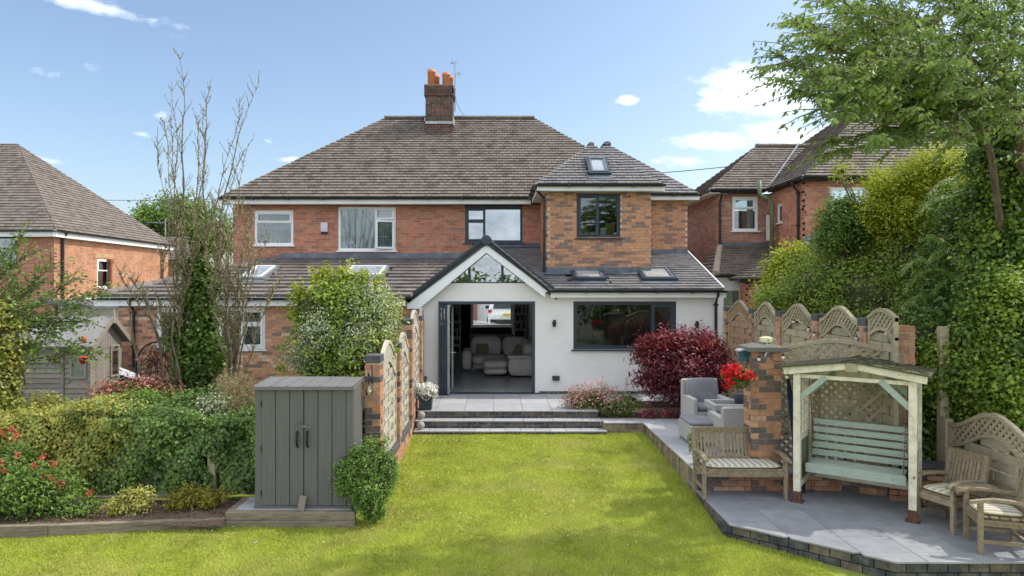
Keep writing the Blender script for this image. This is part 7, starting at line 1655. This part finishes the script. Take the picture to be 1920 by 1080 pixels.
Pn = np.array([tuple(p) for p in Ps]); Dn = np.array([d[0] for d in Ds]); sz = np.array([d[1] for d in Ds]); V, F, TT = leaf_geo(Pn, unit(rng.normal(size=Pn.shape)*.25+np.array([-.2,-.5,.8])), sz, .24, .3+.6*rng.random(len(Pn)), Dn*6); link('fronds', np_mesh('fronds', V, F, TT), L_conif, t, True)
MB().tube([P(1790,640,10.9), P(1780,540,10.9), P(1775,440,10.9), P(1800,360,10.9)], [.05,.045,.035,.02], 8).build('trunk', M_bark, t, True)
foliage('leaves', [B(1810,470,10.9,60,50,.5),B(1780,560,10.9,60,40,.5),B(1820,400,11,60,40,.5)], 9000, .08, L_ivy, t, asp=.5, cs=.12, shell=.3)
# ivy wall at the right
iv = shrub('ivy_wall', 'wall of glossy ivy behind the timber post and the wooden armchairs', 'ivy', [B(1760,690,9.9,46,110,.35),B(1820,700,9.6,60,110,.4),B(1880,680,9.3,56,130,.4),B(1950,700,9.0,70,150,.4),B(1870,560,9.6,50,80,.4),B(1740,760,10.1,36,70,.3),B(2050,760,8.6,90,170,.4),B(1790,830,9.9,70,60,.3)], 46000, .056, L_ivy, P(1830,850,9.8), asp=.85, cs=.09, per=22, shell=.72, core=.84, up=.5, outb=.8, dirb=(0,-.2,-.7))
foliage('young_leaves', [B(1820,690,9.55,55,100,.38),B(1875,600,9.2,40,90,.3),B(1880,720,9.0,36,70,.3),B(1740,700,9.8,20,60,.25),B(1915,780,8.7,20,60,.2)], 21000, .052, L_lime, iv, asp=.85, cs=.08, shell=.8)
t = thing('ivy_covered_trunk', 'tall trunk thick with ivy at the right edge under the cherry tree', 'tree', tuple(P(1870,700,9.9)))
bl = [B(1872,225+i*38,9.9,(26,34,38,44,48,50,52,54,54,54)[i],30,.35) for i in range(10)]+[B(1915,470,9.7,34,70,.3),B(1925,350,9.7,24,60,.3)]
foliage('ivy_leaves', bl, 36000, .06, L_ivy, t, asp=.85, cs=.07, shell=.75, dirb=(0,-.2,-.7)); foliage('young_leaves', bl[3:], 17000, .06, L_lime, t, asp=.85, cs=.07, shell=.95); mb = MB(); [blob(mb, b[0], tuple(v*.72 for v in b[1]), 12, 7, .5, .08) for b in bl]; mb.build('inner_shade', M_core, t, True); MB().tube([P(1870,760,9.95), P(1872,200,9.95)], .09, 8).build('trunk', M_bark, t, True)
# cherry tree
tk = [P(1873,520,10.2), P(1874,410,9.5), P(1860,300,9.4), P(1840,220,9.4)]
tk2 = [P(1916,300,9.2), P(1908,200,9.2), P(1880,140,9.3), P(1800,70,9.5)]
tk3 = [P(1850,260,9.4), P(1800,230,9.5), P(1730,205,9.6), P(1690,190,9.6)]
orig = [P(1850,260,9.4), P(1880,150,9.3), P(1800,90,9.5), P(1905,200,9.2), P(1760,215,9.5), P(1900,60,9.6), P(1780,20,9.6), P(1840,120,10)]
tips = [(1432,128),(1455,100),(1500,40),(1495,168),(1520,205),(1560,262),(1600,60),(1640,150),(1620,-20),(1560,10),(1680,60),(1700,250),(1750,-40),(1800,40),(1730,120),(1850,60),(1620,110),(1545,125),(1530,75),(1660,205),(1590,160),(1820,-30),(1900,20),(1880,110),(1580,210),(1545,290),(1640,262),(1800,160),(1700,10),(1650,40),(1580,50),(1940,60),(1920,180),(1760,90),(1840,250),(1740,170),(1680,130),(1640,90),(1600,20),(1470,150),(1720,60),(1780,110),(1860,-40),(1910,-20),(1850,200),(1790,270),(1560,180),(1600,110)]
paths = []
for i, (x, y) in enumerate(tips):
    e = P(x, y, 7.6+random.uniform(-1.3, 1.5)); o_ = min(orig[:7] if i % 3 else [random.choice(orig)], key=lambda q: abs((q-e).length-2.0)); paths.append((o_, e))
extra = []
for _ in range(85):
    x = random.uniform(1470, 1960); lim = 120+ (x-1470)*.62 if x < 1650 else 255+ (x-1650)*.05; y = random.uniform(-70, min(lim+40, 285)); top_ = 60 if x < 1500 else -70
    if y < top_: continue
    Yq = random.uniform(6.4, 9.6); extra.append((P(x+random.uniform(90, 150), y+random.uniform(10, 60)-(30 if y > 200 else 0), Yq+.5), P(x, y, Yq)))
paths += extra
leafy_tree('cherry_tree', 'large leafy tree arching in from the top right with drooping pointed leaves', paths, L_chr, .072, 10.5, .45, 13, droop=-.75, asp=.46, trunkm=M_bark, r0=.035, trunk=(P(1868,700,9.4), [([P(1868,760,10.4)]+tk, [.075,.065,.05,.045,.03]), (tk2, [.05,.045,.035,.015]), (tk3, [.04,.035,.025,.012]), ([P(1916,300,9.2), P(1930,420,10.6), P(1930,760,10.9)], [.05,.07,.075])]), spread=.7, flat=.25, hang=.015)
# trees beyond the camera's own side of the garden, as the panes mirror them
for i, (x, y, h) in enumerate(((-9,-24,4.6),(-3.5,-27,5.2),(3,-26,4.4),(9,-23,5.5),(15,-21,6),(-15,-20,5))):
    t = thing('garden_tree', ('second tree from the left behind the viewpoint, mirrored in the panes', 'third tree from the left behind the viewpoint, narrow crown', 'low wide tree straight behind the viewpoint', 'tall tree right of centre behind the viewpoint', 'tallest tree at the far right behind the viewpoint', 'tree at the far left behind the viewpoint')[i], 'tree', (x, y, -1.9), 0, 'trees behind the viewpoint')
    foliage('crown', [((x, y, h*.35), (2.9,2,h*.55)), ((x+1.6, y+.4, h*.1), (2,1.6,h*.4))], 1600, .5, L_mid, t, cs=.5, per=20); MB().tube([(x, y, -1.9), (x, y, h*.3)], .2, 8).build('trunk', M_bark, t, True)
